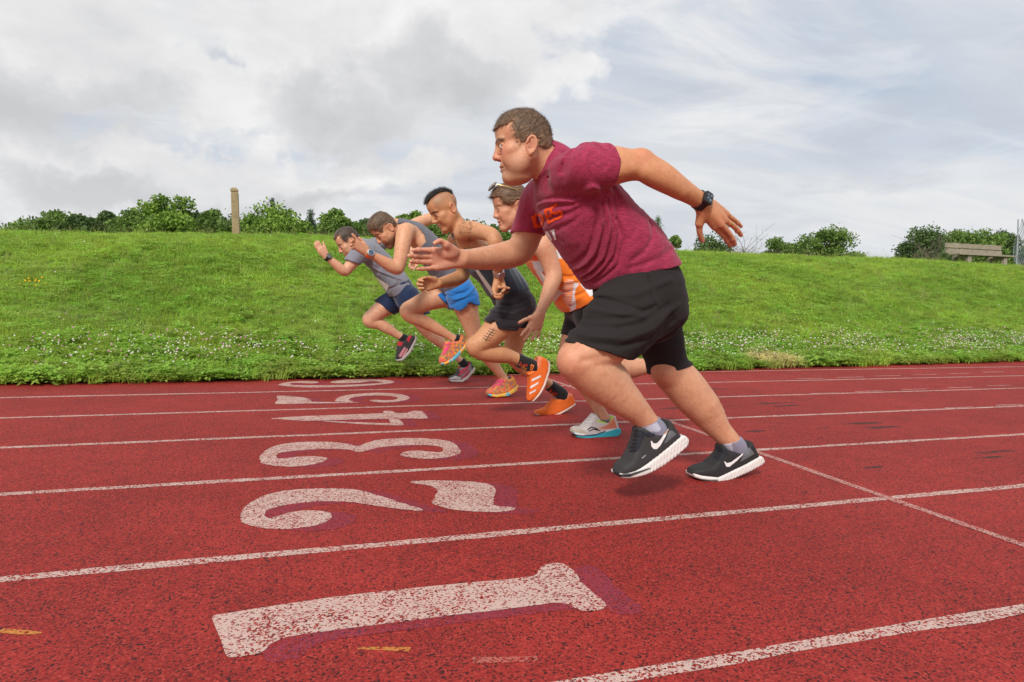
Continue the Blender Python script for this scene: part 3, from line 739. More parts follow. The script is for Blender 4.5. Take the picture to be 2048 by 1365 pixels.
# tufts that the grass is made of (kept out of the scene; the grass object draws them as instances)
def blades(n, rad, h0, h1, w, lean, seed, seg=3):
    r = np.random.default_rng(seed); V, F = [], []
    for _ in range(n):
        a = r.uniform(0, 6.28); d = rad * math.sqrt(r.random()); bx, by = d * math.cos(a), d * math.sin(a)
        h = r.uniform(h0, h1); la = r.uniform(0, 6.28); ln = r.uniform(.15, 1) * lean * h; ya = r.uniform(0, 3.14); ww = w * r.uniform(.7, 1.3)
        b0 = len(V)
        for k in range(seg + 1):
            t = k / seg; cx = bx + math.cos(la) * ln * t * t; cy = by + math.sin(la) * ln * t * t; cz = h * (t - .18 * t * t * min(1, ln / h * 1.2))
            hw = ww * (1 - t) ** .7 * .5 + .0003
            V += [(cx - math.cos(ya) * hw, cy - math.sin(ya) * hw, cz - .004), (cx + math.cos(ya) * hw, cy + math.sin(ya) * hw, cz - .004)]
        F += [[b0 + 2 * k, b0 + 2 * k + 1, b0 + 2 * k + 3, b0 + 2 * k + 2] for k in range(seg)]
    return np.array(V), np.array(F)
def leaves3(n, rad, h0, h1, size, seed):
    r = np.random.default_rng(seed); V, F = [], []
    for _ in range(n):
        a = r.uniform(0, 6.28); d = rad * math.sqrt(r.random()); c = np.array([d * math.cos(a), d * math.sin(a), r.uniform(h0, h1)]); s = size * r.uniform(.6, 1.25)
        tx = r.normal(0, .35, 2)
        for q in range(3):
            an = a + q * 2.09; u = np.array([math.cos(an), math.sin(an), tx[0]]); v = np.array([-math.sin(an), math.cos(an), tx[1]]); b0 = len(V)
            V += [c, c + u * s * .5 - v * s * .38, c + u * s, c + u * s * .5 + v * s * .38]; F.append([b0, b0 + 1, b0 + 2, b0 + 3])
    return np.array(V), np.array(F)
def tuft_coll(name, specs):
    c = bpy.data.collections.new(name)
    for i, (V, F, mt) in enumerate(specs):
        me = raw_mesh('%s_tuft' % name, V, F); me.materials.append(mt); c.objects.link(bpy.data.objects.new('%s_tuft' % name, me))
    return c
grass_c = tuft_coll('grass', [(*blades(30, .085, .035, .095, .0065, .9, 1), M_GRASS), (*blades(34, .10, .03, .08, .0065, 1.1, 2), M_GRASS), (*blades(26, .08, .05, .12, .006, .8, 3), M_GRASS),
    (*leaves3(20, .09, .015, .055, .019, 4), M_WEED), (*blades(32, .10, .03, .07, .0075, 1.3, 5), M_GRASS), (*leaves3(14, .08, .02, .07, .024, 6), M_WEED)])
rough_c = tuft_coll('rough', [(*blades(26, .10, .08, .22, .007, .9, 11), M_GRASS), (*blades(20, .10, .10, .26, .006, .7, 12), M_GRASS), (*leaves3(34, .12, .03, .11, .026, 13), M_WEED), (*leaves3(30, .11, .05, .13, .03, 14), M_WEED), (*blades(6, .08, .2, .38, .004, .4, 15), M_STRAW)])
edge_c = tuft_coll('edge', [(*leaves3(44, .10, .02, .085, .024, 21), M_WEED), (*leaves3(38, .10, .03, .11, .028, 22), M_WEED), (*blades(26, .09, .06, .16, .007, .9, 23), M_GRASS), (*leaves3(36, .11, .02, .07, .021, 24), M_WEED)])
def flower(petal, h, s, seed, mat):
    bm = bmesh.new(); r = np.random.default_rng(seed)
    bmesh.ops.create_icosphere(bm, subdivisions=1, radius=s)
    for v in bm.verts: v.co = v.co * float(r.uniform(.75, 1.2)); v.co.z *= .85; v.co.z += h
    me = bpy.data.meshes.new('flower'); bm.to_mesh(me); bm.free(); me.materials.append(mat)
    n0 = len(me.vertices)
    return me
def flower_coll(name, lst):
    c = bpy.data.collections.new(name)
    for h, s, seed, mt in lst:
        me = flower(0, h, s, seed, mt); c.objects.link(bpy.data.objects.new('%s_head' % name, me))
    return c
flow_c = flower_coll('flowers', [(.09, .0075, 1, M_CLOVER), (.11, .0085, 2, M_CLOVER), (.13, .007, 3, M_CLOVER), (.085, .0068, 4, M_CLOVER), (.14, .009, 5, M_CLOVERPINK), (.10, .008, 6, M_CLOVER), (.07, .007, 7, M_CLOVER), (.06, .0075, 8, M_CLOVER)])
yel_c = flower_coll('yellowf', [(.10, .012, 8, M_YELLOWFL), (.13, .011, 9, M_YELLOWFL)])

def scatter(name, base_me, coll, scale, seed, label=None):
    """one object that draws instanced tufts over its own surface; point attribute 'dens' = tufts per square metre, 'size' = scale"""
    ng = bpy.data.node_groups.new(name, 'GeometryNodeTree')
    ng.interface.new_socket('Geometry', in_out='INPUT', socket_type='NodeSocketGeometry'); ng.interface.new_socket('Geometry', in_out='OUTPUT', socket_type='NodeSocketGeometry')
    N, L = ng.nodes, ng.links
    gi = N.new('NodeGroupInput'); go = N.new('NodeGroupOutput')
    d = N.new('GeometryNodeDistributePointsOnFaces'); d.distribute_method = 'RANDOM'; d.inputs['Seed'].default_value = seed
    na = N.new('GeometryNodeInputNamedAttribute'); na.data_type = 'FLOAT'; na.inputs['Name'].default_value = 'dens'
    ns = N.new('GeometryNodeInputNamedAttribute'); ns.data_type = 'FLOAT'; ns.inputs['Name'].default_value = 'size'
    L.new(gi.outputs[0], d.inputs['Mesh']); L.new(na.outputs[0], d.inputs['Density'])
    ci = N.new('GeometryNodeCollectionInfo'); ci.inputs['Collection'].default_value = coll; ci.inputs['Separate Children'].default_value = True; ci.inputs['Reset Children'].default_value = True
    ip = N.new('GeometryNodeInstanceOnPoints'); ip.inputs['Pick Instance'].default_value = True
    L.new(d.outputs['Points'], ip.inputs['Points']); L.new(ci.outputs[0], ip.inputs['Instance'])
    rv = N.new('FunctionNodeRandomValue'); rv.data_type = 'FLOAT_VECTOR'; rv.inputs['Min'].default_value = (-.18, -.18, 0); rv.inputs['Max'].default_value = (.18, .18, 6.28); rv.inputs['Seed'].default_value = seed + 1
    L.new(rv.outputs[0], ip.inputs['Rotation'])
    rs = N.new('FunctionNodeRandomValue'); rs.data_type = 'FLOAT'; rs.inputs['Min'].default_value = scale[0]; rs.inputs['Max'].default_value = scale[1]; rs.inputs['Seed'].default_value = seed + 2
    rs_out = [o for o in rs.outputs if o.enabled and o.type == 'VALUE'][0]
    for s in rs.inputs:
        if s.enabled and s.type == 'VALUE' and s.name == 'Min': s.default_value = scale[0]
        if s.enabled and s.type == 'VALUE' and s.name == 'Max': s.default_value = scale[1]
    mu = N.new('ShaderNodeMath'); mu.operation = 'MULTIPLY'; L.new(rs_out, mu.inputs[0]); L.new(ns.outputs[0], mu.inputs[1])
    L.new(mu.outputs[0], ip.inputs['Scale'])
    L.new(ip.outputs[0], go.inputs[0])
    o = obj(name, base_me, None, kind='stuff', label=label)
    md = o.modifiers.new('scatter', 'NODES'); md.node_group = ng
    return o
def patch(name, xs, ts, dens, size):
    V, F = grid_mesh(name, xs, ts, lambda X, T: edge_y(X) + T * (YC - edge_y(X)))
    c = V[F].mean(1); d = (c - CAM); w = d @ FW
    px = 1024 + FPX * (d @ RT) / np.maximum(w, .1)
    keep = (w > .5) & (px > -190) & (px < 2260)
    V, F = drop_unused(V, F[keep]); me = raw_mesh(name, V, F)
    x, y = V[:, 0], V[:, 1]; t = (y - edge_y(x)) / (YC - edge_y(x))
    me.attributes.new('dens', 'FLOAT', 'POINT').data.foreach_set('value', np.asarray(dens(x, y, t), np.float32) * np.ones(len(V), np.float32))
    me.attributes.new('size', 'FLOAT', 'POINT').data.foreach_set('value', np.asarray(size(x, y, t), np.float32) * np.ones(len(V), np.float32))
    return me
XS = np.linspace(-10, 32, 210)
nz = lambda x, y, s, o=0: fbm(np.stack([x * s, y * s, x * 0 + o], -1), 3)
scatter('grass', patch('grass', XS, np.linspace(0.0, 1.12, 56), lambda x, y, t: 250 * np.clip(.35 + 1.3 * nz(x, y, 1.1), .3, 1.3), lambda x, y, t: np.clip(.75 + 1.1 * (nz(x, y, .9, 5) - .35), .6, 1.5)), grass_c, (.7, 1.25), 3)
scatter('rough_grass', patch('rough', XS, np.linspace(.06, 1.2, 50), lambda x, y, t: 24 * np.clip((nz(x, y, .8, 9) - .46) * 9, 0, 1) + 34 * np.clip((t - .93) * 12, 0, 1), lambda x, y, t: .65 + .35 * np.clip((t - .93) * 10, 0, 1)), rough_c, (.6, 1.25), 17)
scatter('verge_clover', patch('verge', XS, np.linspace(-.012, .17, 12), lambda x, y, t: 190 * np.clip(1.25 - t * 7, .0, 1), lambda x, y, t: 1.0 + 0 * t), edge_c, (.65, 1.2), 29)
def fl_d(x, y, t):
    band = np.exp(-((t - .075) / .042) ** 2) * np.clip((nz(x, y, 1.3, 21) - .36) * 5, .05, 1) * 430
    right = 1 + .7 * np.clip((x - 4) / 5, 0, 1)
    return band * right + 1.3 * np.clip((nz(x, y, .5, 31) - .42) * 8, 0, 1)
scatter('clover_flowers', patch('flowers', XS, np.linspace(0.0, .95, 90), fl_d, lambda x, y, t: 1.0 + 0 * t), flow_c, (.7, 1.25), 41)
yp = P3((68, 630), 8.6)
scatter('yellow_flowers', patch('yellow', np.linspace(yp[0] - .6, yp[0] + .6, 30), np.linspace(.25, .5, 30), lambda x, y, t: 420 * np.exp(-((x - yp[0]) / .11) ** 2 - ((y - 8.6) / .10) ** 2), lambda x, y, t: 1.0 + 0 * t), yel_c, (.7, 1.2), 51)

# ------------------------------------------------------------------ trees beyond the bank
def tube_mesh(paths, sides=7):
    V, F = [], []
    for pts, rad in paths:
        pts = np.array(pts, float); b0 = len(V)
        for i, p in enumerate(pts):
            t = pts[min(i + 1, len(pts) - 1)] - pts[max(i - 1, 0)]; t /= np.linalg.norm(t) + 1e-9
            u = np.cross(t, [0.31, .87, .2]); u /= np.linalg.norm(u) + 1e-9; v = np.cross(t, u)
            for k in range(sides):
                a = 2 * math.pi * k / sides; V.append(p + rad[i] * (math.cos(a) * u + math.sin(a) * v))
        for i in range(len(pts) - 1):
            for k in range(sides):
                F.append([b0 + i * sides + k, b0 + i * sides + (k + 1) % sides, b0 + (i + 1) * sides + (k + 1) % sides, b0 + (i + 1) * sides + k])
    return np.array(V), np.array(F)
def make_tree(px, top, wpx, dist, kind, leaf, label, seed, group='trees beyond the grass bank', nleaf=5200, lobes=11, name='tree'):
    r = np.random.default_rng(seed)
    base = P3((px, 560), dist); bx, by = base[0], base[1]; bz = float(hill_z(np.array([bx]), np.array([by]))[0])
    tp = P3((px, top - 4), dist); H = tp[2] - bz; W = wpx * 1.42 * mpp((px, top), dist)
    root = empty(name, (bx, by, bz - .05), label=label, cat='tree', group=group)
    def add(nm, V, F, mt, cols=None):
        me = raw_mesh(nm, V, F, cols); me.materials.append(mt); o = bpy.data.objects.new(nm, me); COL.objects.link(o); o.parent = root
        if nm == 'crown': o['kind'] = 'stuff' if False else o.get('kind', '') or 'thing'; del o['kind']
        return o
    th = max(.09, H * .022)
    if kind == 'pine':
        paths = [([(0, 0, 0), (0.05, 0, H * .5), (0, 0, H * .97)], [th, th * .6, .02])]; C, Rr = [], []
        nt = 13
        for i in range(nt):
            z = H * (.16 + .82 * i / (nt - 1)); rr = W * .5 * (1 - (i / (nt - 1)) ** 1.1) + .12
            for k in range(7 if i < nt - 2 else 3):
                a = r.uniform(0, 6.28); q = rr * r.uniform(.55, 1.05); e = np.array([q * math.cos(a), q * math.sin(a), z + q * r.uniform(-.05, .25)])
                paths.append(([(0, 0, z), tuple(e)], [.035, .01])); C.append(e * np.array([.62, .62, 1]) + [0, 0, 0]); Rr.append((q * .55 + .12, q * .55 + .12, .22 + .05 * H * .3))
    elif kind == 'bare':
        paths = [([(0, 0, 0), (W * .05, 0, H * .45), (-W * .1, 0, H * .8)], [th * .5, th * .35, .015])]; C, Rr = [], []
        for k in range(40):
            z0 = H * r.uniform(.15, .75); a = r.uniform(0, 6.28); ln = W * r.uniform(.25, .6); e = np.array([math.cos(a) * ln, math.sin(a) * ln, z0 + H * r.uniform(.08, .4)])
            m_ = e * .5 + np.array([0, 0, z0 * .5]) + r.normal(0, .04 * W, 3); paths.append(([(0, 0, z0), tuple(m_), tuple(e)], [.020, .012, .005]))
            for j in range(3):
                e2 = m_ + (e - m_) * r.uniform(0, 1); d2 = r.normal(0, .13 * W, 3); d2[2] = abs(d2[2]); paths.append(([tuple(e2), tuple(e2 + d2)], [.009, .004]))
    else:
        z0 = H * (.12 if kind == 'round' else .04); C, Rr = [], []
        paths = [([(0, 0, 0), (.04 * W, .02, H * .3), (.0, 0, H * .72)], [th, th * .75, th * .25])]
        for k in range(lobes):
            a = 2 * math.pi * (k * .618) + r.uniform(-.3, .3); f = r.uniform(.15, 1.0) ** .6; u = r.uniform(0, 1)
            z = z0 + (H - z0) * (.22 + .66 * u); env = math.sqrt(max(.05, 1 - (2 * u - .85) ** 2 * .62))
            c = np.array([math.cos(a) * W * .36 * f * env, math.sin(a) * W * .36 * f * env, z]); rr = W * r.uniform(.07, .18); c[2] += H * r.uniform(-.02, .05); C.append(c); Rr.append((rr, rr, rr * r.uniform(.55, .95)))
            paths.append(([(0, 0, H * .2 + .3 * z * r.uniform(.4, .8)), tuple(c * [.5, .5, .85]), tuple(c)], [th * .45, th * .3, .02]))
        C.append(np.array([r.uniform(-.1, .1) * W, 0, H - W * .10])); Rr.append((W * .13, W * .13, W * .10))
    V, F = tube_mesh(paths, 6); add('trunk', V, F, M_BARK if kind != 'bare' else M_DEADWOOD)
    if C:
        C = np.array(C); Rr = np.array(Rr); n = nleaf
        i = r.integers(0, len(C), n); d = r.normal(0, 1, (n, 3)); d /= np.linalg.norm(d, axis=1, keepdims=True)
        q = r.random(n) ** .42
        lump = 1 + .30 * (fbm(d * 2.2 + i[:, None] * 3.7, 3) - .5) * 2
        P = C[i] + d * Rr[i] * (q * lump)[:, None] * 1.12
        # break the edge up: stray twigs of leaves
        st = r.random(n) < .14; P[st] += d[st] * Rr[i][st] * r.uniform(.05, .4, (st.sum(), 1))
        s = (.036 + .0013 * dist) * r.uniform(.6, 1.35, n); s = s * (.62 if kind == 'pine' else 1)
        u = r.normal(0, 1, (n, 3)); u /= np.linalg.norm(u, axis=1, keepdims=True); v = np.cross(u, r.normal(0, 1, (n, 3))); v /= np.linalg.norm(v, axis=1, keepdims=True)
        u, v = u * s[:, None], v * s[:, None] * (.35 if kind == 'pine' else .7)
        Vl = np.stack([P - u, P + v * .9 - u * .1, P + u, P - v * .9 - u * .1], 1).reshape(-1, 3); Fl = np.arange(4 * n).reshape(-1, 4)
        cv = np.clip((fbm(P * .9 + seed, 3) - .5) * 1.6 + .5 + r.normal(0, .2, n), 0, 1) ; cols = np.repeat(np.stack([cv, cv, cv], -1), 4, 0)
        add('crown', Vl, Fl, M_LEAF[leaf], cols)
    return root
TREES = [
 (105, 428, 105, 46, 'round', 'mid', 'leftmost tree above the bank, broad open crown with gaps'),
 (168, 434, 80, 42, 'bush', 'dark', 'low dark bush just right of the leftmost broad tree'),
 (208, 426, 70, 50, 'round', 'dark', 'dark rounded tree between the leftmost tree and the tall one'),
 (262, 420, 95, 44, 'round', 'mid', 'full green tree tucked against the left side of the tall one'),
 (340, 394, 105, 40, 'round', 'bright', 'tallest tree on the left, spreading flat-topped crown'),
 (395, 428, 70, 52, 'round', 'dark', 'dark tree just right of the tall flat-topped one'),
 (430, 422, 80, 46, 'bush', 'mid', 'rounded tree immediately left of the wooden post'),
 (498, 432, 60, 55, 'round', 'dark', 'small dark tree immediately right of the wooden post'),
 (545, 404, 34, 52, 'pine', 'pine', 'pine whose tip rises out of the bright round tree'),
 (552, 421, 125, 38, 'bush', 'bright', 'widest bright green tree right of the wooden post'),
 (622, 428, 42, 44, 'pine', 'pine', 'slim dark pine left of the airy tree behind the runners'),
 (650, 440, 34, 40, 'pine', 'pine', 'short pine standing nearest the airy tree'),
 (680, 421, 80, 36, 'round', 'mid', 'airy tree rising above the grey T-shirt runner'),
 (730, 441, 70, 46, 'round', 'dark', 'dark tree behind the head of the bearded runner'),
 (822, 425, 62, 38, 'bush', 'bright', 'bright bush above the shoulder of the bearded runner'),
 (868, 452, 90, 42, 'bush', 'mid', 'bush behind the face of the grinning runner'),
 (935, 446, 80, 50, 'round', 'dark', 'dark tree behind the tattooed shoulder'),
 (990, 452, 70, 42, 'round', 'mid', 'small tree behind the face of the woman'),
 (1312, 440, 52, 40, 'pine', 'mid', 'pointed tree standing against the back of the maroon shirt'),
 (1345, 474, 36, 40, 'bush', 'mid', 'small bush right of the pointed tree'),
 (1420, 474, 110, 42, 'bush', 'dark', 'dark bush below the watch hand'),
 (1556, 479, 84, 44, 'bush', 'mid', 'low bush between the bare tree and the round tree'),
 (1652, 459, 108, 40, 'round', 'mid', 'lone round tree in the middle of the right skyline'),
 (1598, 486, 52, 46, 'bush', 'dark', 'low dark shrub left of the lone round tree'),
 (1840, 459, 100, 36, 'round', 'dark', 'dark tree left of the bench with twiggy foot'),
 (1905, 462, 80, 44, 'round', 'mid', 'tree directly behind the left end of the bench'),
 (1962, 461, 90, 40, 'round', 'mid', 'tree behind the right end of the bench'),
 (2000, 464, 70, 42, 'round', 'dark', 'tree left of the steel net pole'),
 (2062, 488, 70, 38, 'bush', 'dark', 'dark bush behind the net at the right edge')]
for i, (px, top, w, dist, kind, leaf, label) in enumerate(TREES):
    make_tree(px, top, w, dist, kind, leaf, label, 100 + i, lobes=30 if kind == 'round' else 26, nleaf=13000 if w > 60 else 7000)
LOWLAB = ['behind the leftmost tree', 'behind the low dark bush beside the leftmost tree', 'between the two dark trees left of the tallest one', 'behind the foot of the tallest tree', 'behind the dark tree right of the tallest one', 'directly behind the wooden post', 'behind the widest bright green tree', 'behind the slim dark pine', 'behind the hair of the grey T-shirt runner', 'behind the bearded runner and the bright bush', 'behind the grinning runner', 'between the grinning runner and the woman', 'behind the dead twiggy shrub', 'behind the middle of the bench back', 'behind the steel net pole']
for i, (px, top, w) in enumerate([(80, 444, 100), (150, 440, 110), (235, 438, 110), (310, 436, 110), (385, 440, 110), (455, 440, 110), (590, 442, 110), (660, 446, 100), (735, 450, 110), (800, 452, 100), (890, 458, 110), (960, 462, 100), (1875, 474, 100), (1935, 476, 110), (2010, 482, 100)]):
    make_tree(px, top, w, 58 + (i % 3) * 3, 'bush', 'dark' if i % 2 else 'mid', 'low background tree ' + LOWLAB[i], 300 + i, lobes=28, nleaf=9000, group='low trees behind the front row')
make_tree(1488, 474, 60, 40, 'bare', 'mid', 'leafless bare tree right of the watch hand', 160, nleaf=0)
make_tree(1850, 474, 50, 32, 'bare', 'mid', 'dead twiggy shrub in front of the dark tree left of the bench', 161, nleaf=0)

# ------------------------------------------------------------------ wooden post, bench, net pole
def box_verts(c, sx, sy, sz, ax=None):
    R = np.eye(3) if ax is None else np.array(ax); o = []
    for x in (-1, 1):
        for y in (-1, 1):
            for z in (-1, 1): o.append(np.array(c) + R[0] * x * sx / 2 + R[1] * y * sy / 2 + R[2] * z * sz / 2)
    return o
BF = [[0, 1, 3, 2], [4, 6, 7, 5], [0, 4, 5, 1], [2, 3, 7, 6], [0, 2, 6, 4], [1, 5, 7, 3]]
def box_obj(name, c, s, mat, parent, ax=None, bevel=.008, jitter=0.0, **kw):
    bm = bmesh.new(); vs = [bm.verts.new(tuple(map(float, v))) for v in box_verts(c, *s, ax)]
    for f in BF: bm.faces.new([vs[i] for i in f])
    bmesh.ops.recalc_face_normals(bm, faces=bm.faces)
    if bevel: bmesh.ops.bevel(bm, geom=list(bm.edges), offset=bevel, segments=2, affect='EDGES', profile=.6)
    if jitter:
        for v in bm.verts: v.co += Vector(nrng.normal(0, jitter, 3))
    me = bpy.data.meshes.new(name); bm.to_mesh(me); bm.free()
    return obj(name, me, mat, parent, **kw)
pY = 14.2; pb, pt_ = P3((472.5, 469), pY), P3((468.5, 376), pY); wpx = 13.5 * mpp((470, 420), pY)
post = empty('wooden_post', tuple(pb), label='weathered square wooden post standing alone on the bank', cat='post')
pz0 = pb[2] - .35; hgt = pt_[2] - pz0; lean = (pt_[0] - pb[0])
axp = np.array([[1, 0, -lean / hgt], [0, 1, 0], [lean / hgt, 0, 1]])
cx = lambda z: np.array([pb[0] + lean * (z - pb[2]) / (pt_[2] - pb[2]), pY, z])
box_obj('shaft', cx((pz0 + pt_[2] - .10) / 2), (wpx, wpx, hgt - .10), M_POST, post, axp, .012)
box_obj('neck', cx(pt_[2] - .09), (wpx * .84, wpx * .84, .03), M_POST, post, axp, .004)
bm = bmesh.new(); hw = wpx / 2 * 1.02; c = cx(pt_[2] - .035)
for z, s in ((-.04, 1), (.0, 1), (.033, .62)):
    for x, y in ((-1, -1), (1, -1), (1, 1), (-1, 1)): bm.verts.new((c[0] + x * hw * s, c[1] + y * hw * s, c[2] + z))
bm.verts.ensure_lookup_table()
for l in (0, 4):
    for k in range(4): bm.faces.new([bm.verts[l + k], bm.verts[l + (k + 1) % 4], bm.verts[l + 4 + (k + 1) % 4], bm.verts[l + 4 + k]])
bm.faces.new([bm.verts[i] for i in (8, 9, 10, 11)]); bm.faces.new([bm.verts[i] for i in (3, 2, 1, 0)])
me = bpy.data.meshes.new('cap'); bm.to_mesh(me); bm.free(); obj('cap', me, M_POST, post)

bY = 14.6; L0, L1 = P3((1891, 490), bY), P3((2002, 496), bY)
bench = empty('bench', (float((L0[0] + L1[0]) / 2), bY, float(hill_z(np.array([L0[0] + .8]), np.array([bY]))[0])), label='weathered plank bench with a two-board back on the bank top', cat='bench')
sl = math.atan2(L1[2] - L0[2], L1[0] - L0[0]); ln = L1[0] - L0[0]
axb = np.array([[math.cos(sl), 0, math.sin(sl)], [0, 1, 0], [-math.sin(sl), 0, math.cos(sl)]])
def bench_pt(fx, dz, dy): return np.array([L0[0] + ln * fx, bY + dy, L0[2] + (L1[2] - L0[2]) * fx]) + axb[2] * dz
u = mpp((1945, 495), bY)
box_obj('back_plank', bench_pt(.5, -.01 * 1, 0), (ln, .045, .135), M_PLANK, bench, axb, .006)
box_obj('back_plank', bench_pt(.505, -.175, -.01), (ln, .045, .15), M_PLANK, bench, axb, .006)
box_obj('seat_plank', bench_pt(.53, -.275, -.16), (ln * 1.03, .17, .045), M_PLANK, bench, axb, .006)
box_obj('seat_plank', bench_pt(.53, -.28, -.345), (ln * 1.03, .17, .045), M_PLANK, bench, axb, .006)
for fx in (.20, .84):
    box_obj('leg', bench_pt(fx, -.30, .04), (.14, .07, .75), M_PLANK, bench, axb, .008)
    box_obj('leg', bench_pt(fx + .03, -.56, -.33), (.14, .09, .50), M_PLANK, bench, axb, .008)
    box_obj('seat_bearer', bench_pt(fx + .015, -.335, -.15), (.09, .46, .06), M_PLANK, bench, axb, .006)
nY = 15.0; a, b = P3((2033.5, 530), nY), P3((2036.5, 439), nY)
net = empty('net_pole', tuple(a), label='thin steel pole holding a sagging pale net at the right edge', cat='net pole')
V, F = tube_mesh([([a - [0, 0, .4], a * .5 + b * .5, b], [.022, .020, .018])], 10); obj('pole', raw_mesh('pole', V, F), M_GALV, net)
paths = []; nx, nzr = 26, 22; ex = 2.2
def net_pt(i, j):
    fx = i / nx; top = b[2] - (b[2] - a[2] - .1) * (1 - (1 - min(1, fx * 1.15)) ** 2.2) * .92; z = a[2] - .1 + (top - a[2] + .1) * j / nzr
    return np.array([b[0] + (a[0] - b[0]) * (1 - (z - a[2]) / (b[2] - a[2])) + ex * fx, nY + .5 * fx + .12 * math.sin(3 * fx + j * .2), z])
for i in range(nx + 1): paths.append(([net_pt(i, j) for j in range(0, nzr + 1, 2)], [.006] * len(range(0, nzr + 1, 2))))
for j in range(nzr + 1): paths.append(([net_pt(i, j) for i in range(0, nx + 1, 2)], [.006 if j < nzr else .012] * len(range(0, nx + 1, 2))))
V, F = tube_mesh(paths, 3); obj('netting', raw_mesh('netting', V, F), M_NET, net, kind='stuff')

# ------------------------------------------------------------------ people: building blocks
VOX = 1.0
def T(pts, sub=4):
    """round limb through (px, py, Y, radius in px)"""
    return Tube([P3(p[:2], p[2]) for p in pts], [p[3] * mpp(p[:2], p[2]) for p in pts], sub=sub)
def TE(st, front, sub=4):
    """trunk through (px, py, Y, front px, back px, half width m, lateral axis)"""
    return Tube([P3(p[:2], p[2]) for p in st], L=[p[6] for p in st], b=[p[5] for p in st], af=[p[3] * mpp(p[:2], p[2]) for p in st],
                ab=[p[4] * mpp(p[:2], p[2]) for p in st], front=front, sub=sub)
def S(px, py, Y, r): return Ell(P3((px, py), Y), r * mpp((px, py), Y))

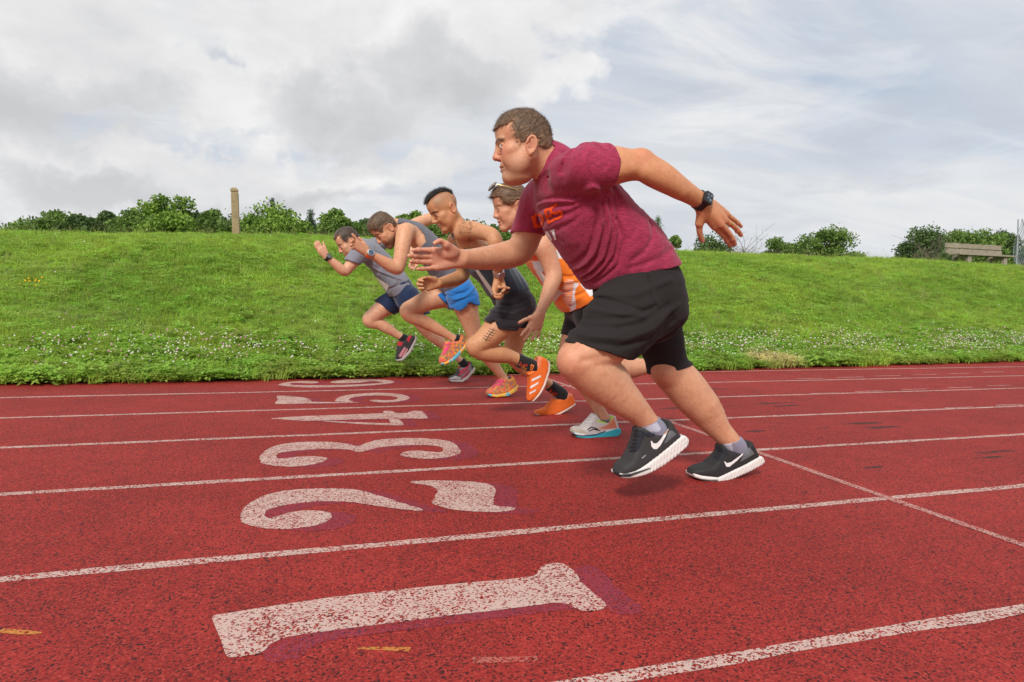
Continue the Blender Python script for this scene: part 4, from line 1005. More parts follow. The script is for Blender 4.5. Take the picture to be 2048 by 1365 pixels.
class Head:
    def __init__(s, px, Y, pitch, yaw, sc_, jowl=0.0, jaw=1.0, nose=1.0, smile=0.0, brow=1.0, chin=1.0, fh=0.0, ear_z=-.012, lip=1.0, eye_z=-.003):
        s.ear_z, s.eye_z = ear_z, eye_z; ez = eye_z
        s.O = P3(px, Y); s.s = sc_; p, y = math.radians(pitch), math.radians(yaw)
        F = np.array([-math.cos(p), 0, -math.sin(p)]); U = np.array([-math.sin(p), 0, math.cos(p)])
        c, n = math.cos(y), math.sin(y); Rz = np.array([[c, -n, 0], [n, c, 0], [0, 0, 1]])
        F, U = Rz @ F, Rz @ U; s.R = np.stack([F, np.cross(U, F), U])
        E = Ell; cap = lambda a, b, r0, r1: Tube([a, b], [r0, r1], sub=1)
        it = [(E((0, 0, .034), (.094, .076, .083)), 0), (E((.030 + fh, 0, .050), (.061, .066, .058)), .02),
              (E((.030, 0, -.045), (.056, .060, .070)), .03)]
        for e in (-1, 1):
            it += [(cap((-.006, .054 * jaw * e, -.050), (.066, .016 * e, -.104), .021, .017), .03),
                   (E((.052, .044 * e, -.020), (.026, .024, .020)), .018),
                   (cap((.086 + fh, .010 * e, .021 + ez), (.070 + fh * .7, .046 * e, .022 + ez), .009 * brow, .010 * brow), .012),
                   (E((.058, .036 * e, -.046), (.026, .022, .030)), .02)]
            if jowl: it.append((E((.030, .040 * e, -.070), (.032, .024, .030)), .02))
            if smile: it.append((E((.070, .036 * e, -.036), (.020, .018, .016)), .012))
        it += [(E((.073, 0, -.104), (.017 * chin, .022, .016)), .016), (E((.068, 0, -.066), (.025, .030, .028)), .014)]
        if jowl: it.append((E((.035, 0, -.112), (.045, .040, .022)), .02))
        for e in (-1, 1): it.append((E((.099 + fh * .5, .033 * e, .001 + ez), (.015, .018, .010)), .010, '-'))
        for e in (-1, 1):
            it.append((E((.0735, .032 * e, ez), (.0135, .0150, .0125)), .003))
            it.append((cap((.0855, .019 * e, .0070 + ez), (.0800, .047 * e, .0050 + ez), .0046, .0042), .004))
            it.append((cap((.0835, .019 * e, -.0090 + ez), (.0790, .046 * e, -.0068 + ez), .0040, .0036), .005))
        it += [(cap((.087 + fh * .8, 0, .016 + ez), (.1055 * nose, 0, -.030), .0075, .0115), .012), (E((.1065 * nose, 0, -.033), (.0115, .012, .0105)), .006)]
        for e in (-1, 1): it.append((E((.095 * nose, .0125 * e, -.037), (.0105, .0075, .0085)), .005))
        for e in (-1, 1): it.append((E((.099 * nose, .007 * e, -.0445), (.006, .0035, .003)), .003, '-'))
        w = .023 + .006 * smile
        it += [(Tube([(.082, -w, -.071 + .008 * smile), (.0935, 0, -.065), (.082, w, -.071 + .008 * smile)], [.003 * lip, .0052 * lip, .003 * lip]), .007),
               (Tube([(.081, -w * .9, -.075 + .008 * smile), (.0915, 0, -.0795), (.081, w * .9, -.075 + .008 * smile)], [.003 * lip, .0058 * lip, .003 * lip]), .007),
               (Tube([(.084, -w * 1.08, -.0725 + .009 * smile), (.0985, 0, -.0722), (.084, w * 1.08, -.0725 + .009 * smile)], [.0022, .0026, .0022]), .003, '-')]
        for e in (-1, 1): it.append((Tube([(.0905, .019 * e, -.038), (.085, .028 * e, -.054), (.078, .033 * e, -.072)], [.0008, .0014, .0008]), .008, '-'))
        if smile: it.append((Tube([(.088, -w * .75, -.073 + .004 * smile), (.0975, 0, -.0735), (.088, w * .75, -.073 + .004 * smile)], [.003, .0065, .003]), .003, '-'))
        for e in (-1, 1):                                    # ears: bowl, rim, lobe
            A = np.array([[.96, 0, .27], [0, 1, 0], [-.27, 0, .96]])
            ec = np.array([-.017, .076 * e, ear_z])
            it.append((E(ec, (.0185, .010, .031), A), .006))
            it.append((E(ec + [.003, .0105 * e, .002], (.0118, .0085, .0205), A), .003, '-')); it.append((Tube([ec + A.T @ np.array([.004 - .006 * math.cos(t), .0035 * e, .012 * math.sin(t) + .003]) for t in np.linspace(-1.2, 1.4, 6)], [.0030] * 6, sub=2), .003))
            ring = [ec + A.T @ np.array([.0158 * math.cos(t), 0, .0285 * math.sin(t)]) + [0, .008 * e, 0] for t in np.linspace(.2, 4.2, 9)]
            it.append((Tube(ring, [.0042] * 9, sub=2), .003))
            it.append((E(ec + [.006, .004 * e, -.026], (.007, .005, .009)), .005))
            it.append((cap(ec + [.010, .004 * e, -.006], ec + [.009, .006 * e, .002], .004, .0035), .003))
        s.local = Fold(it); m = .16 * sc_
        s.lo = s.O - m; s.hi = s.O + m
    def to_local(s, P): return ((np.asarray(P) - s.O) @ s.R.T) / s.s
    def to_world(s, q): return s.O + (np.asarray(q, float) * s.s) @ s.R
    def __call__(s, P): return (s.local(s.to_local(P).astype(np.float32)) * s.s).astype(np.float32)
    def at(s, q): return s.to_world(q)

def finger(pts, r0, r1, Y=None):
    """pts: (px,py,Y) from knuckle to tip"""
    C = np.array([P3(p[:2], p[2]) for p in pts]); L = np.concatenate([[0], np.cumsum(np.linalg.norm(np.diff(C, axis=0), axis=1))]); t = L / L[-1]
    r = np.array([(r0 + (r1 - r0) * tt) for tt in t])
    return Tube(C, r, sub=4)
def hand(wrist, mcps, fingers, thumb, rf=.0085, rp=.013, curl=None):
    """wrist (px,py,Y); mcps: 4 x (px,py,Y); fingers: 4 lists of points after the knuckle; thumb: list of points from the wrist side"""
    w = P3(wrist[:2], wrist[2]); out = []
    M = np.array([P3(m[:2], m[2]) for m in mcps]); cen = M.mean(0)
    pal = []
    for i, mm in enumerate(M):
        st = w + (mm - cen) * .45
        pal.append((Tube([st, (st + mm) / 2, mm], [rp * 1.08, rp * 1.05, rp * .80], sub=2), .014))
    pal.append((Tube([P3(thumb[0][:2], thumb[0][2]), P3(thumb[1][:2], thumb[1][2])], [rp * 1.25, rp * .95], sub=1), .014))
    out = list(pal)
    for i, (mm, f) in enumerate(zip(mcps, fingers)):
        k = [1.0, 1.02, 1.0, .86][i]
        pts = [mm] + list(f); out.append((finger(pts, rf * 1.08 * k, rf * .78 * k), .0035))
        mid = P3(pts[len(pts) // 2][:2], pts[len(pts) // 2][2]) if len(pts) > 2 else None
        if mid is not None: out.append((Ell(mid, rf * 1.02 * k), .004))
    out.append((finger(thumb[1:], rf * 1.2, rf * .86), .005))
    return Fold(out)
def mid_bend(a, b, off=(0, 0), dY=0.0, f=.5):
    return ((a[0] + (b[0] - a[0]) * f + off[0]), (a[1] + (b[1] - a[1]) * f + off[1]), a[2] + (b[2] - a[2]) * f + dY)
def straight(m, tip, off=(0, 0), dY=0.0): return [mid_bend(m, tip, off, dY, .45), mid_bend(m, tip, (off[0] * .7, off[1] * .7), dY * .7, .74), tip]

def in_poly(pp, poly): return poly_sd(pp.astype(np.float32), np.array(poly, np.float32))
def paint(cols, w, c):
    w = np.clip(w, 0, 1)[:, None]; cols[:] = cols * (1 - w) + np.array(c[:3])[None] * w
def paint_px(cols, pp, poly, c, feather=.8, k=1.0, cond=None):
    w = np.clip(.5 - in_poly(pp, poly) / (2 * feather), 0, 1) * k
    if cond is not None: w = w * cond
    paint(cols, w, c)
def stroke_d(pp, line):
    d = np.full(len(pp), 1e9, np.float32); line = np.array(line, np.float32)
    for a, b in zip(line[:-1], line[1:]):
        e = b - a; w = pp - a; t = np.clip((w @ e) / max(float(e @ e), 1e-9), 0, 1); r = w - t[:, None] * e; d = np.minimum(d, (r * r).sum(1))
    return np.sqrt(d)
def folds(strokes, Y, near=True, ymid=None):
    """(polyline px, width px, height m): ridges (+) or creases (-) on the side of the cloth towards -Y"""
    S_ = [(np.array([P3(p, Y)[[0, 2]] for p in l], np.float32), w * mpp(l[0], Y), a) for l, w, a in strokes]
    lo = np.min([s[0].min(0) for s in S_], 0) - .08; hi = np.max([s[0].max(0) for s in S_], 0) + .08
    def f(P):
        q = P[:, [0, 2]]; out = np.zeros(len(P), np.float32)
        for l, w, a in S_:
            l0, l1 = l.min(0) - 3 * w, l.max(0) + 3 * w
            m_ = ((q > l0) & (q < l1)).all(1)
            if m_.any(): out[m_] += a * np.exp(-(stroke_d(q[m_], l) / w) ** 2)
        if ymid is not None: out = out * np.clip((ymid - P[:, 1]) / .06 + .5, 0, 1)
        return out
    return f
def cloth_noise(P, ax1, s_along, s_across, amp, seed):
    """wrinkles drawn out along ax1 (direction in the xz plane)"""
    a = np.array([ax1[0], 0, ax1[1]]); a = a / np.linalg.norm(a); c = np.array([-a[2], 0, a[0]])
    Q = np.stack([P @ a * s_along, P @ c * s_across, P[:, 1] * s_across * .8], -1) + seed
    n = fbm(Q, 3) - .5
    return (amp * 2 * (np.abs(n) ** .8 * np.sign(n))).astype(np.float32)
class Infl:
    """the same body, a little thicker: keeps cloth outside skin"""
    def __init__(s, f, g): s.f, s.g = f, g; s.lo, s.hi = f.lo - g, f.hi + g
    def __call__(s, P): return s.f(P) - np.float32(s.g)
class Garment:
    """blend of tubes, with folds, cut by planes; hollow when thick is given"""
    def __init__(s, items, cuts=(), disp=None, thick=None, minus=()):
        s.base = Fold(items); s.cuts, s.disp, s.thick, s.minus = cuts, disp, thick, minus; s.lo, s.hi = s.base.lo - .01, s.base.hi + .01
    def __call__(s, P):
        d0 = s.base(P)
        if s.disp is not None:
            m_ = np.abs(d0) < .06
            if m_.any():
                d0 = d0.copy(); d0[m_] -= s.disp(P[m_])
        d = d0
        for c in s.cuts: d = np.maximum(d, c(P))
        for c in s.minus: d = np.maximum(d, -c(P))
        if s.thick: d = np.maximum(d, -(d0 + s.thick))
        return d.astype(np.float32)

class Person:
    def __init__(s, at, **kw):
        s.root = empty('person', tuple(float(v) for v in at), cat='runner', group='runners starting a race', **kw); s.bvh = {}
    def add(s, name, V, F, mat, cols=None, parent=None, label=None, smooth=True):
        me = raw_mesh(name, V, F, cols, smooth); return obj(name, me, mat, parent or s.root, label=label)
    def surf(s, name, f, h, mat, color, painter=None, parent=None, label=None, fine=(), key=None):
        V, F = mesh_multi(f, h * VOX, [(lo, hi, hf * VOX) for lo, hi, hf in fine]) if len(fine) else mesh_field(f, h * VOX)
        cols = np.tile(np.array(color[:3], float), (len(V), 1))
        if painter: painter(V, cols, proj(V))
        o = s.add(name, V, F, mat, cols, parent, label)
        o.data['h'] = h
        s.bvh[key or name] = (V, F)
        return o
    def tree(s, keys):
        Vs, Fs, b = [], [], 0
        for k in keys:
            V, F = s.bvh[k]; Vs.append(V); Fs.append(F + b); b += len(V)
        return BVHTree.FromPolygons([Vector(v) for v in np.concatenate(Vs)], np.concatenate(Fs).tolist())
    def decal(s, name, inside, box, keys, mat, off=.0015, step=1.0, parent=None, label=None, thick=0.0, cutoff=.05):
        """flat mark laid onto the modelled surface: inside(px array) -> distance (px), negative inside; box in photo px"""
        tr = s.tree(keys); x0, y0, x1, y1 = box; xs = np.arange(x0, x1 + step, step); ys = np.arange(y0, y1 + step, step)
        X, Y = np.meshgrid(xs, ys); pp = np.stack([X.ravel(), Y.ravel()], -1).astype(np.float32); sd = inside(pp)
        n = len(xs); idx = {}; V = []
        o = Vector(CAM)
        def vert(k):
            if k in idx: return idx[k]
            d = Vector(px_ray(pp[k])).normalized(); h = tr.ray_cast(o, d)
            if h[0] is None: idx[k] = -1; return -1
            nn = h[1] if h[1].dot(d) < 0 else -h[1]
            V.append(tuple(h[0] + nn * off)); idx[k] = len(V) - 1; return idx[k]
        F = []
        for j in range(len(ys) - 1):
            for i in range(n - 1):
                a = j * n + i; q = (a, a + 1, a + n + 1, a + n)
                if sum(sd[k] for k in q) / 4 > 0: continue
                f = [vert(k) for k in q]
                if min(f) < 0: continue
                p = [Vector(V[k]) for k in f]
                if max((p[0] - p[2]).length, (p[1] - p[3]).length) > cutoff: continue
                f = f[::-1]
                F.append(f)
        if not F: return None
        return s.add(name, np.array(V), F, mat, None, parent, label)
def poly_in(*polys):
    def f(pp):
        d = None
        for p in polys:
            v = poly_sd(pp, np.array(p, np.float32)); d = v if d is None else np.minimum(d, v)
        return d
    return f
def stroke_in(lines, hw):
    def f(pp):
        d = None
        for l in lines:
            v = stroke_d(pp, l); d = v if d is None else np.minimum(d, v)
        return d - hw
    return f
def box_of(pts, pad=3):
    a = np.array([q for p in pts for q in p]); return (a[:, 0].min() - pad, a[:, 1].min() - pad, a[:, 0].max() + pad, a[:, 1].max() + pad)

def strands(V, F, n, length, comb, seed, w=.0009, lift=.35, jit=.35):
    """short hairs standing on a hair cap"""
    r = np.random.default_rng(seed); c = V[F].mean(1); nrm = np.cross(V[F[:, 1]] - V[F[:, 0]], V[F[:, 2]] - V[F[:, 0]]); nrm /= np.linalg.norm(nrm, axis=1, keepdims=True) + 1e-9
    i = r.integers(0, len(F), n); b = V[F[i]]; wt = r.dirichlet([1] * F.shape[1], n); base = (b * wt[:, :, None]).sum(1); N = nrm[i]
    cd = np.array(comb, float)[None] - N * (N @ np.array(comb, float))[:, None]; cd /= np.linalg.norm(cd, axis=1, keepdims=True) + 1e-6
    d = cd * (1 - lift) + N * lift + r.normal(0, jit, (n, 3)); d /= np.linalg.norm(d, axis=1, keepdims=True)
    ln = length * r.uniform(.5, 1.2, n)[:, None]; sd = np.cross(d, N); sd /= np.linalg.norm(sd, axis=1, keepdims=True) + 1e-9
    tip = base + d * ln - N * ln * .15
    Vs = np.stack([base - sd * w - N * .002, base + sd * w - N * .002, tip], 1).reshape(-1, 3); Fs = np.arange(3 * n).reshape(-1, 3)
    return Vs, Fs
def make_hair(pr, head, outline, Yh, color, thick, h, comb, nst, slen, painter=None, seed=1, top=None, lift=.3, cond=None, part=None, fib=.5, fade=None, fpx=3.0):
    """hair cap: inflated skull kept inside the photo outline, plus loose hairs"""
    pol = Prism(px_poly(outline, Yh)); skull = Fold([(Ell((0, 0, .034), (.094, .076, .083)), 0), (Ell((.030, 0, .050), (.061, .066, .058)), .02), (Ell((-.03, 0, -.01), (.062, .062, .06)), .03)])
    O, R, s_ = head.O, head.R, head.s
    def f(P):
        q = ((P - O) @ R.T / s_).astype(np.float32); d = skull(q) * s_
        if part is not None:
            th = thick + (top - thick) * np.clip(.5 - part(P) / .016, 0, 1)
        else: th = thick if top is None else thick + (top - thick) * np.clip((q[:, 2] - .05) / .06, 0, 1)
        d = d - th - .0008 * (fbm(q * np.array([45, 130, 45]), 3) - .5) * 2
        d = smax(d, pol(P) - .006 * (fbm(q * 170, 2) - .5) * 2, .003)
        if cond is not None: d = np.maximum(d, cond(q) * s_)
        return d
    fld = Fn(f, head.O - .145 * s_, head.O + .145 * s_)
    cl = np.array(comb, float) @ R.T; cl /= np.linalg.norm(cl); c1 = np.cross(cl, [0, 1.0, 0]); c1 /= np.linalg.norm(c1); c2 = np.cross(cl, c1)
    def pt(V, cols, pp):
        if painter: painter(V, cols, pp)
        if fade is not None: paint(cols, np.clip(1 + in_poly(pp, outline) / fpx, 0, 1) * .62, fade)
        q = (V - O) @ R.T / s_; n = fbm(np.stack([q @ cl * 28, q @ c1 * 210, q @ c2 * 210], -1) + 9, 3); cols *= (1 + fib * np.clip((n - .5) * 5, -1, 1.4))[:, None]
    o = pr.surf('hair', fld, h, M_HAIR, color, pt, key='hair')
    V, F = pr.bvh['hair']
    if nst:
        Vs, Fs = strands(V, F, nst, slen, comb, seed, lift=lift * .55, w=.00075 * (h / .0025), jit=.2)
        me = raw_mesh('loose_hair', Vs, Fs, np.repeat(np.array(color[:3])[None] * np.random.default_rng(seed).uniform(.6, 1.7, (len(Vs) // 3, 1)), 3, 0), smooth=False); obj('loose_hair', me, M_HAIR, o)
    return o
def make_eyes(pr, head, look=(1, .0, -.05), r=.0126, only=(-1, 1)):
    for e in only:
        bm = bmesh.new(); bmesh.ops.create_uvsphere(bm, u_segments=20, v_segments=14, radius=1.0)
        lk = np.array([look[0], look[1], look[2]], float); lk /= np.linalg.norm(lk)
        V = np.array([v.co[:] for v in bm.verts]); F = [[v.index for v in f.verts] for f in bm.faces]; bm.free()
        # pole along the look direction
        z = lk; x = np.cross(z, [0, 0, 1.0]); x /= np.linalg.norm(x); y = np.cross(z, x); Q = V @ np.stack([x, y, z])
        W = head.to_world(np.array([.0775, .032 * e, .0003 + head.eye_z]) + Q * r)
        me = raw_mesh('eye', W, F); me.materials.append(M_EYEW); me.materials.append(M_IRIS)
        for p in me.polygons:
            if (V[list(p.vertices)].mean(0))[2] > .86: p.material_index = 1
        obj('eye', me, None, pr.root)
def face_paint(head, lips=(.42, .16, .14), brow=(.06, .04, .03), brow_w=1.0, stubble=0.0, stub_col=(.20, .12, .09), cheek=.35, ear=.35, cheek_col=(.55, .19, .13), smile=0.0):
    def g(V, cols, pp):
        q = head.to_local(V); m_ = (np.abs(q) < .16).all(1)
        def ball(c, r, col, k):
            d = np.sqrt((((q - np.array(c)) / np.array(r)) ** 2).sum(1)); paint(cols, np.exp(-d ** 2) * k * m_, col)
        for e in (-1, 1):
            ball((.075, .042 * e, -.028), (.03, .022, .022), cheek_col, cheek)
            ball((-.017, .082 * e, head.ear_z), (.022, .014, .034), (.60, .20, .14), ear); ball((-.013, .079 * e, head.ear_z + .001), (.009, .006, .014), (.30, .08, .05), ear * 1.3)
            ball((.080, .032 * e, -.012 + head.eye_z), (.012, .016, .007), (.34, .14, .10), .5)
        ball((.11, 0, -.036), (.016, .016, .016), cheek_col, cheek * .8)
        if stubble:
            d = np.sqrt((((q - np.array([.045, 0, -.085])) / np.array([.062, .08, .045])) ** 2).sum(1))
            paint(cols, np.clip(1.7 - d * 1.35, 0, 1) * stubble * m_ * np.clip((-.030 - q[:, 2]) / .014, 0, 1) * (.75 + .5 * (vnoise(q * 420) - .5)), stub_col)
        for e in (-1, 1):
            z_ = head.eye_z; a, b, c = np.array([.096, .011 * e, .0215 + z_]), np.array([.090, .032 * e, .0255 + z_]), np.array([.076, .050 * e, .019 + z_])
            d = np.full(len(q), 9.0)
            for s0, s1 in ((a, b), (b, c)):
                ee = s1 - s0; t = np.clip(((q - s0) @ ee) / (ee @ ee), 0, 1); d = np.minimum(d, np.linalg.norm((q - s0 - t[:, None] * ee) * [.6, .6, 1], axis=1))
            paint(cols, np.clip(1.5 - d / (.0055 * brow_w), 0, 1) * .9 * m_, brow)
            dl = np.linalg.norm((q - np.array([.087, .033 * e, .0062 + z_])) * [.5, .75, 2.2], axis=1); paint(cols, np.clip(1.5 - dl / .010, 0, 1) * .8 * m_, (.07, .04, .03))
        for z, k in ((-.065, .8), (-.079, .75)):
            d = np.sqrt((((q - np.array([.094, 0, z + .004 * smile])) / np.array([.014, .024, .0065])) ** 2).sum(1)); paint(cols, np.clip(1.5 - d * 1.1, 0, 1) * k * m_, lips)
        d = np.sqrt((((q - np.array([.094, 0, -.0722])) / np.array([.02, .026, .0022])) ** 2).sum(1)); paint(cols, np.clip(1.5 - d, 0, 1) * .75 * m_, (.12, .04, .035))
    return g
def nails(cols, V, pts, Ys, r=.0055, c=(.72, .45, .36)):
    for p, Y in zip(pts, Ys):
        d = np.linalg.norm(V - P3(p, Y), axis=1); paint(cols, np.clip(1.6 - d / r, 0, 1) * .6, c)

class ShoeField:
    """shoe part: side outline with its own width along the foot and a rounded top"""
    def __init__(s, outline, Y, heel, toe, hw, grow=0.0, round_=.012, dome=0.0):
        s.p = px_poly(outline, Y); s.Y = Y; s.rd = round_
        h, t = P3(heel, Y), P3(toe, Y); ax = (t - h)[[0, 2]]; s.L = np.linalg.norm(ax); s.ax = (ax / s.L).astype(np.float32); s.h = h[[0, 2]].astype(np.float32)
        up = np.array([-s.ax[1], s.ax[0]]); s.up = (up if up[1] > 0 else -up).astype(np.float32)
        s.hw = hw; s.grow = grow; s.dome = dome
        lo, hi = s.p.min(0), s.p.max(0); s.lo = np.array([lo[0] - .01, Y - .08, lo[1] - .01]); s.hi = np.array([hi[0] + .01, Y + .08, hi[1] + .01])
    def __call__(s, P):
        q = P[:, [0, 2]]; d2 = poly_sd(q, s.p); t = np.clip((q - s.h) @ s.ax / s.L, -.05, 1.05); z = (q - s.h) @ s.up
        w = np.interp(t, [-.05, .06, .25, .5, .72, .9, 1.0, 1.05], np.array([.62, .80, .82, .84, 1.0, .88, .62, .45])) * s.hw + s.grow
        w = w - s.dome * np.clip(z / .10, 0, 1.2) ** 1.5 * s.hw * .55 * np.clip((t - .34) / .26, 0, 1)
        return smax(d2, np.abs(P[:, 1] - s.Y) - w, s.rd).astype(np.float32)
def make_shoe(pr, Y, upper, sole, heel, toe, up_col, sole_col, hw=.050, h=.003, up_paint=None, sole_paint=None, collar=None, label=None, mat=None, grooves=0, key='shoe'):
    uf = ShoeField(upper, Y, heel, toe, hw, round_=.018, dome=.55)
    def up_fn(P):
        d = uf(P)
        if collar is not None: d = smax(d, -collar(P), .004)
        return d + .0007 * (fbm(P * 160, 2) - .5)
    o = pr.surf('shoe', Fn(up_fn, uf.lo, uf.hi), h, mat or M_SHOE, up_col, up_paint, label=label, key=key)
    sf = ShoeField(sole, Y, heel, toe, hw, grow=.004, round_=.008)
    def sole_fn(P):
        d = sf(P)
        if grooves:
            t = (P[:, [0, 2]] - sf.h) @ sf.ax; z = (P[:, [0, 2]] - sf.h) @ sf.up
            d = d + .0016 * (np.abs(((t + z * .6) * grooves) % 1 - .5) * 2 > .68) * (t / sf.L < .62)
        return d
    pr.surf('sole', Fn(sole_fn, sf.lo, sf.hi), h, M_SOLE, sole_col, sole_paint, parent=o, key=key + '_sole')
    return o
def ring_band(pr, name, c, axis, r_out, r_in_x, width, mat, parent=None, flat=.82, side=None):
    """strap round a limb"""
    a = np.array(axis, float); a /= np.linalg.norm(a); u = np.cross(a, side if side is not None else [0, 1, 0]); u /= np.linalg.norm(u); v = np.cross(a, u); V, F = [], []; n = 40
    for i in range(n):
        t = 2 * math.pi * i / n; d = math.cos(t) * u * 1.0 + math.sin(t) * v * flat
        for rr, ww in ((r_out, -.5), (r_out, .5), (r_in_x, .5), (r_in_x, -.5)): V.append(np.array(c) + d * rr + a * width * ww)
    for i in range(n):
        j = (i + 1) % n
        for k in range(4): F.append([i * 4 + k, i * 4 + (k + 1) % 4, j * 4 + (k + 1) % 4, j * 4 + k])
    return pr.add(name, np.array(V), F, mat, None, parent, smooth=False)
def rounded_plate(pr, name, c, X, Yv, Zv, sx, sy, sz, rad, mat, parent=None, n=6):
    """watch case: rounded rectangle sx by sy with thickness sz along Zv"""
    X, Yv, Zv = [np.array(q, float) / np.linalg.norm(q) for q in (X, Yv, Zv)]; out = []
    for qx, qy, a0 in ((1, 1, 0), (-1, 1, 90), (-1, -1, 180), (1, -1, 270)):
        for k in range(n + 1):
            t = math.radians(a0 + 90 * k / n); out.append((qx * (sx / 2 - rad) + rad * math.cos(t), qy * (sy / 2 - rad) + rad * math.sin(t)))
    V, F = [], []; m_ = len(out)
    lev = [(1.0, -.5), (1.0, .25), (.96, .42), (.86, .5)]
    for sc_, z in lev:
        for x, y in out: V.append(np.array(c) + X * x * sc_ + Yv * y * sc_ + Zv * sz * z)
    for l in range(len(lev) - 1):
        for k in range(m_): F.append([l * m_ + k, l * m_ + (k + 1) % m_, (l + 1) * m_ + (k + 1) % m_, (l + 1) * m_ + k])
    F.append([(len(lev) - 1) * m_ + k for k in range(m_)]); F.append([m_ - 1 - k for k in range(m_)])
    return pr.add(name, np.array(V), F, mat, None, parent, smooth=False)

# ================================================================== runner in the maroon shirt (nearest)
def runner_maroon():
    YC_ = 2.12
    ft = P3((1400, 957), 2.2)
    pr = Person((1.45, YC_, 0.0), label='heavy-set person in maroon heather T-shirt and charcoal shorts, nearest runner')
    SK = (.67, .345, .205, 1)
    head = Head((1050, 290), 2.10, 8, -17, .95, jowl=1, jaw=1.04, nose=.99, brow=.85, chin=.9, fh=.0055, ear_z=-.020, lip=.72, eye_z=-.005)
    shn, shf = P3((1172, 340), 1.92), P3((1092, 392), 2.33)
    Ls = shf - shn; Ls /= np.linalg.norm(Ls); Lh = np.array([-.10, 1, 0.0]); Lh /= np.linalg.norm(Lh)
    mixL = lambda t: (Lh * (1 - t) + Ls * t)
    front = (-.8, -.1, -.5)
    st = [(1296, 605, YC_, 64, 58, .172, mixL(0)), (1278, 560, YC_, 70, 68, .176, mixL(.1)), (1240, 508, YC_, 80, 74, .180, mixL(.3)), (1205, 458, YC_, 80, 66, .180, mixL(.6)), (1168, 405, YC_, 76, 54, .182, mixL(.9)),
          (1136, 362, YC_, 56, 42, .150, Ls), (1112, 335, YC_, 34, 32, .085, Ls)]
    trunk = TE(st, front)
    neck = T([(1122, 352, 2.12, 46), (1098, 330, 2.11, 40), (1075, 312, 2.105, 38), (1062, 295, 2.10, 36)])
    arm_n = T([(1150, 345, 1.98, 40), (1180, 335, 1.925, 42), (1219, 332, 1.90, 39.5), (1255, 331, 1.885, 32), (1283, 332, 1.88, 28.5), (1308, 345, 1.875, 29), (1332, 359, 1.875, 27), (1360, 377, 1.88, 22.5), (1386, 393, 1.89, 18.5), (1404, 405, 1.90, 17.5)])
    elb_n = S(1284, 316, 1.875, 15)
    arm_f = T([(1100, 385, 2.28, 40), (1080, 408, 2.34, 36), (1066, 438, 2.38, 32), (1055, 470, 2.41, 29), (1040, 500, 2.42, 28.5), (1012, 511, 2.40, 27.5), (985, 515, 2.37, 25), (955, 518, 2.33, 21.5), (925, 518, 2.29, 18)])
    leg_n = T([(1280, 595, 2.03, 66), (1248, 632, 2.0, 64), (1207, 680, 1.985, 56), (1178, 708, 1.98, 50), (1163, 724, 1.98, 47), (1186, 744, 1.98, 47.5), (1224, 777, 1.985, 41), (1253, 803, 1.985, 33), (1277, 825, 1.99, 26), (1296, 845, 1.99, 21.5), (1316, 866, 1.99, 21)])
    knee_n = S(1146, 722, 1.955, 30)
    calf_n = S(1222, 756, 2.0, 32)
    foot_n = T([(1316, 866, 1.99, 20), (1298, 882, 1.99, 15), (1274, 908, 1.99, 8)])
    leg_f = T([(1300, 605, 2.20, 56), (1314, 660, 2.21, 46), (1330, 710, 2.215, 38), (1341, 742, 2.22, 37.5), (1362, 764, 2.22, 39.5), (1386, 793, 2.22, 38.5), (1412, 824, 2.22, 33.5), (1436, 856, 2.21, 24), (1458, 880, 2.20, 20), (1474, 898, 2.20, 19.5)])
    calf_f = S(1406, 812, 2.205, 23)
    crease = T([(1168, 722, 1.900, 2.5), (1190, 719, 1.892, 3), (1212, 711, 1.893, 2.5)])
    tri = T([(1228, 345, 1.86, 14), (1262, 338, 1.85, 11)]); brach = T([(1290, 345, 1.855, 17), (1330, 364, 1.855, 14), (1362, 384, 1.865, 9)])
    knee_f = S(1328, 742, 2.195, 25)
    foot_f = T([(1474, 898, 2.20, 17), (1456, 914, 2.20, 12), (1430, 932, 2.20, 7)])
    w_n = (1404, 405, 1.90); m_n = [(1429, 454, 1.915), (1442, 450, 1.90), (1451, 441, 1.905), (1453, 429, 1.92)]
    hand_n = hand(w_n, m_n, [straight(m_n[0], (1461, 491.5, 1.95), (2, -1), -.004), straight(m_n[1], (1470, 488.5, 1.94), (2.5, -1.5), -.006), straight(m_n[2], (1482, 470.5, 1.94), (1.5, -2), -.006), straight(m_n[3], (1482, 453, 1.95), (1, -1), -.004)],
                  [(1405, 425, 1.905), (1399, 447, 1.92), (1399.5, 466, 1.935), (1405, 482, 1.95)], rf=.0096, rp=.0150)
    w_f = (922, 518, 2.29); m_f = [(866, 501, 2.25), (862, 513, 2.26), (866, 524.5, 2.265), (873, 535.5, 2.265)]
    hand_f = hand(w_f, m_f, [straight(m_f[0], (826.5, 501, 2.22), (0, -.5), .004), straight(m_f[1], (818.5, 512, 2.22), (0, 0), .004), straight(m_f[2], (822, 523, 2.225), (0, .5), .004), straight(m_f[3], (836, 538.5, 2.23), (0, .5), .004)],
                  [(913, 508, 2.275), (892, 490, 2.235), (881, 482.5, 2.225), (870, 487, 2.215)], rf=.0092, rp=.0150)
    thenar = Ell(P3((899, 505), 2.255), (.030, .014, .022)); 
    body = Fold([(trunk, 0), (neck, .04), (arm_n, .035), (elb_n, .03), (arm_f, .035), (leg_n, .03), (knee_n, .03), (tri, .02), (brach, .025), (calf_n, .03), (crease, .018, '-'), (foot_n, .01), (leg_f, .03), (calf_f, .03), (knee_f, .03), (foot_f, .01), (head, .025), (hand_n, .012), (hand_f, .012), (thenar, .012)])
    fp = face_paint(head, lips=(.46, .19, .155), brow=(.055, .032, .020), stubble=.80, stub_col=(.30, .165, .10), cheek=.75, cheek_col=(.66, .19, .13))
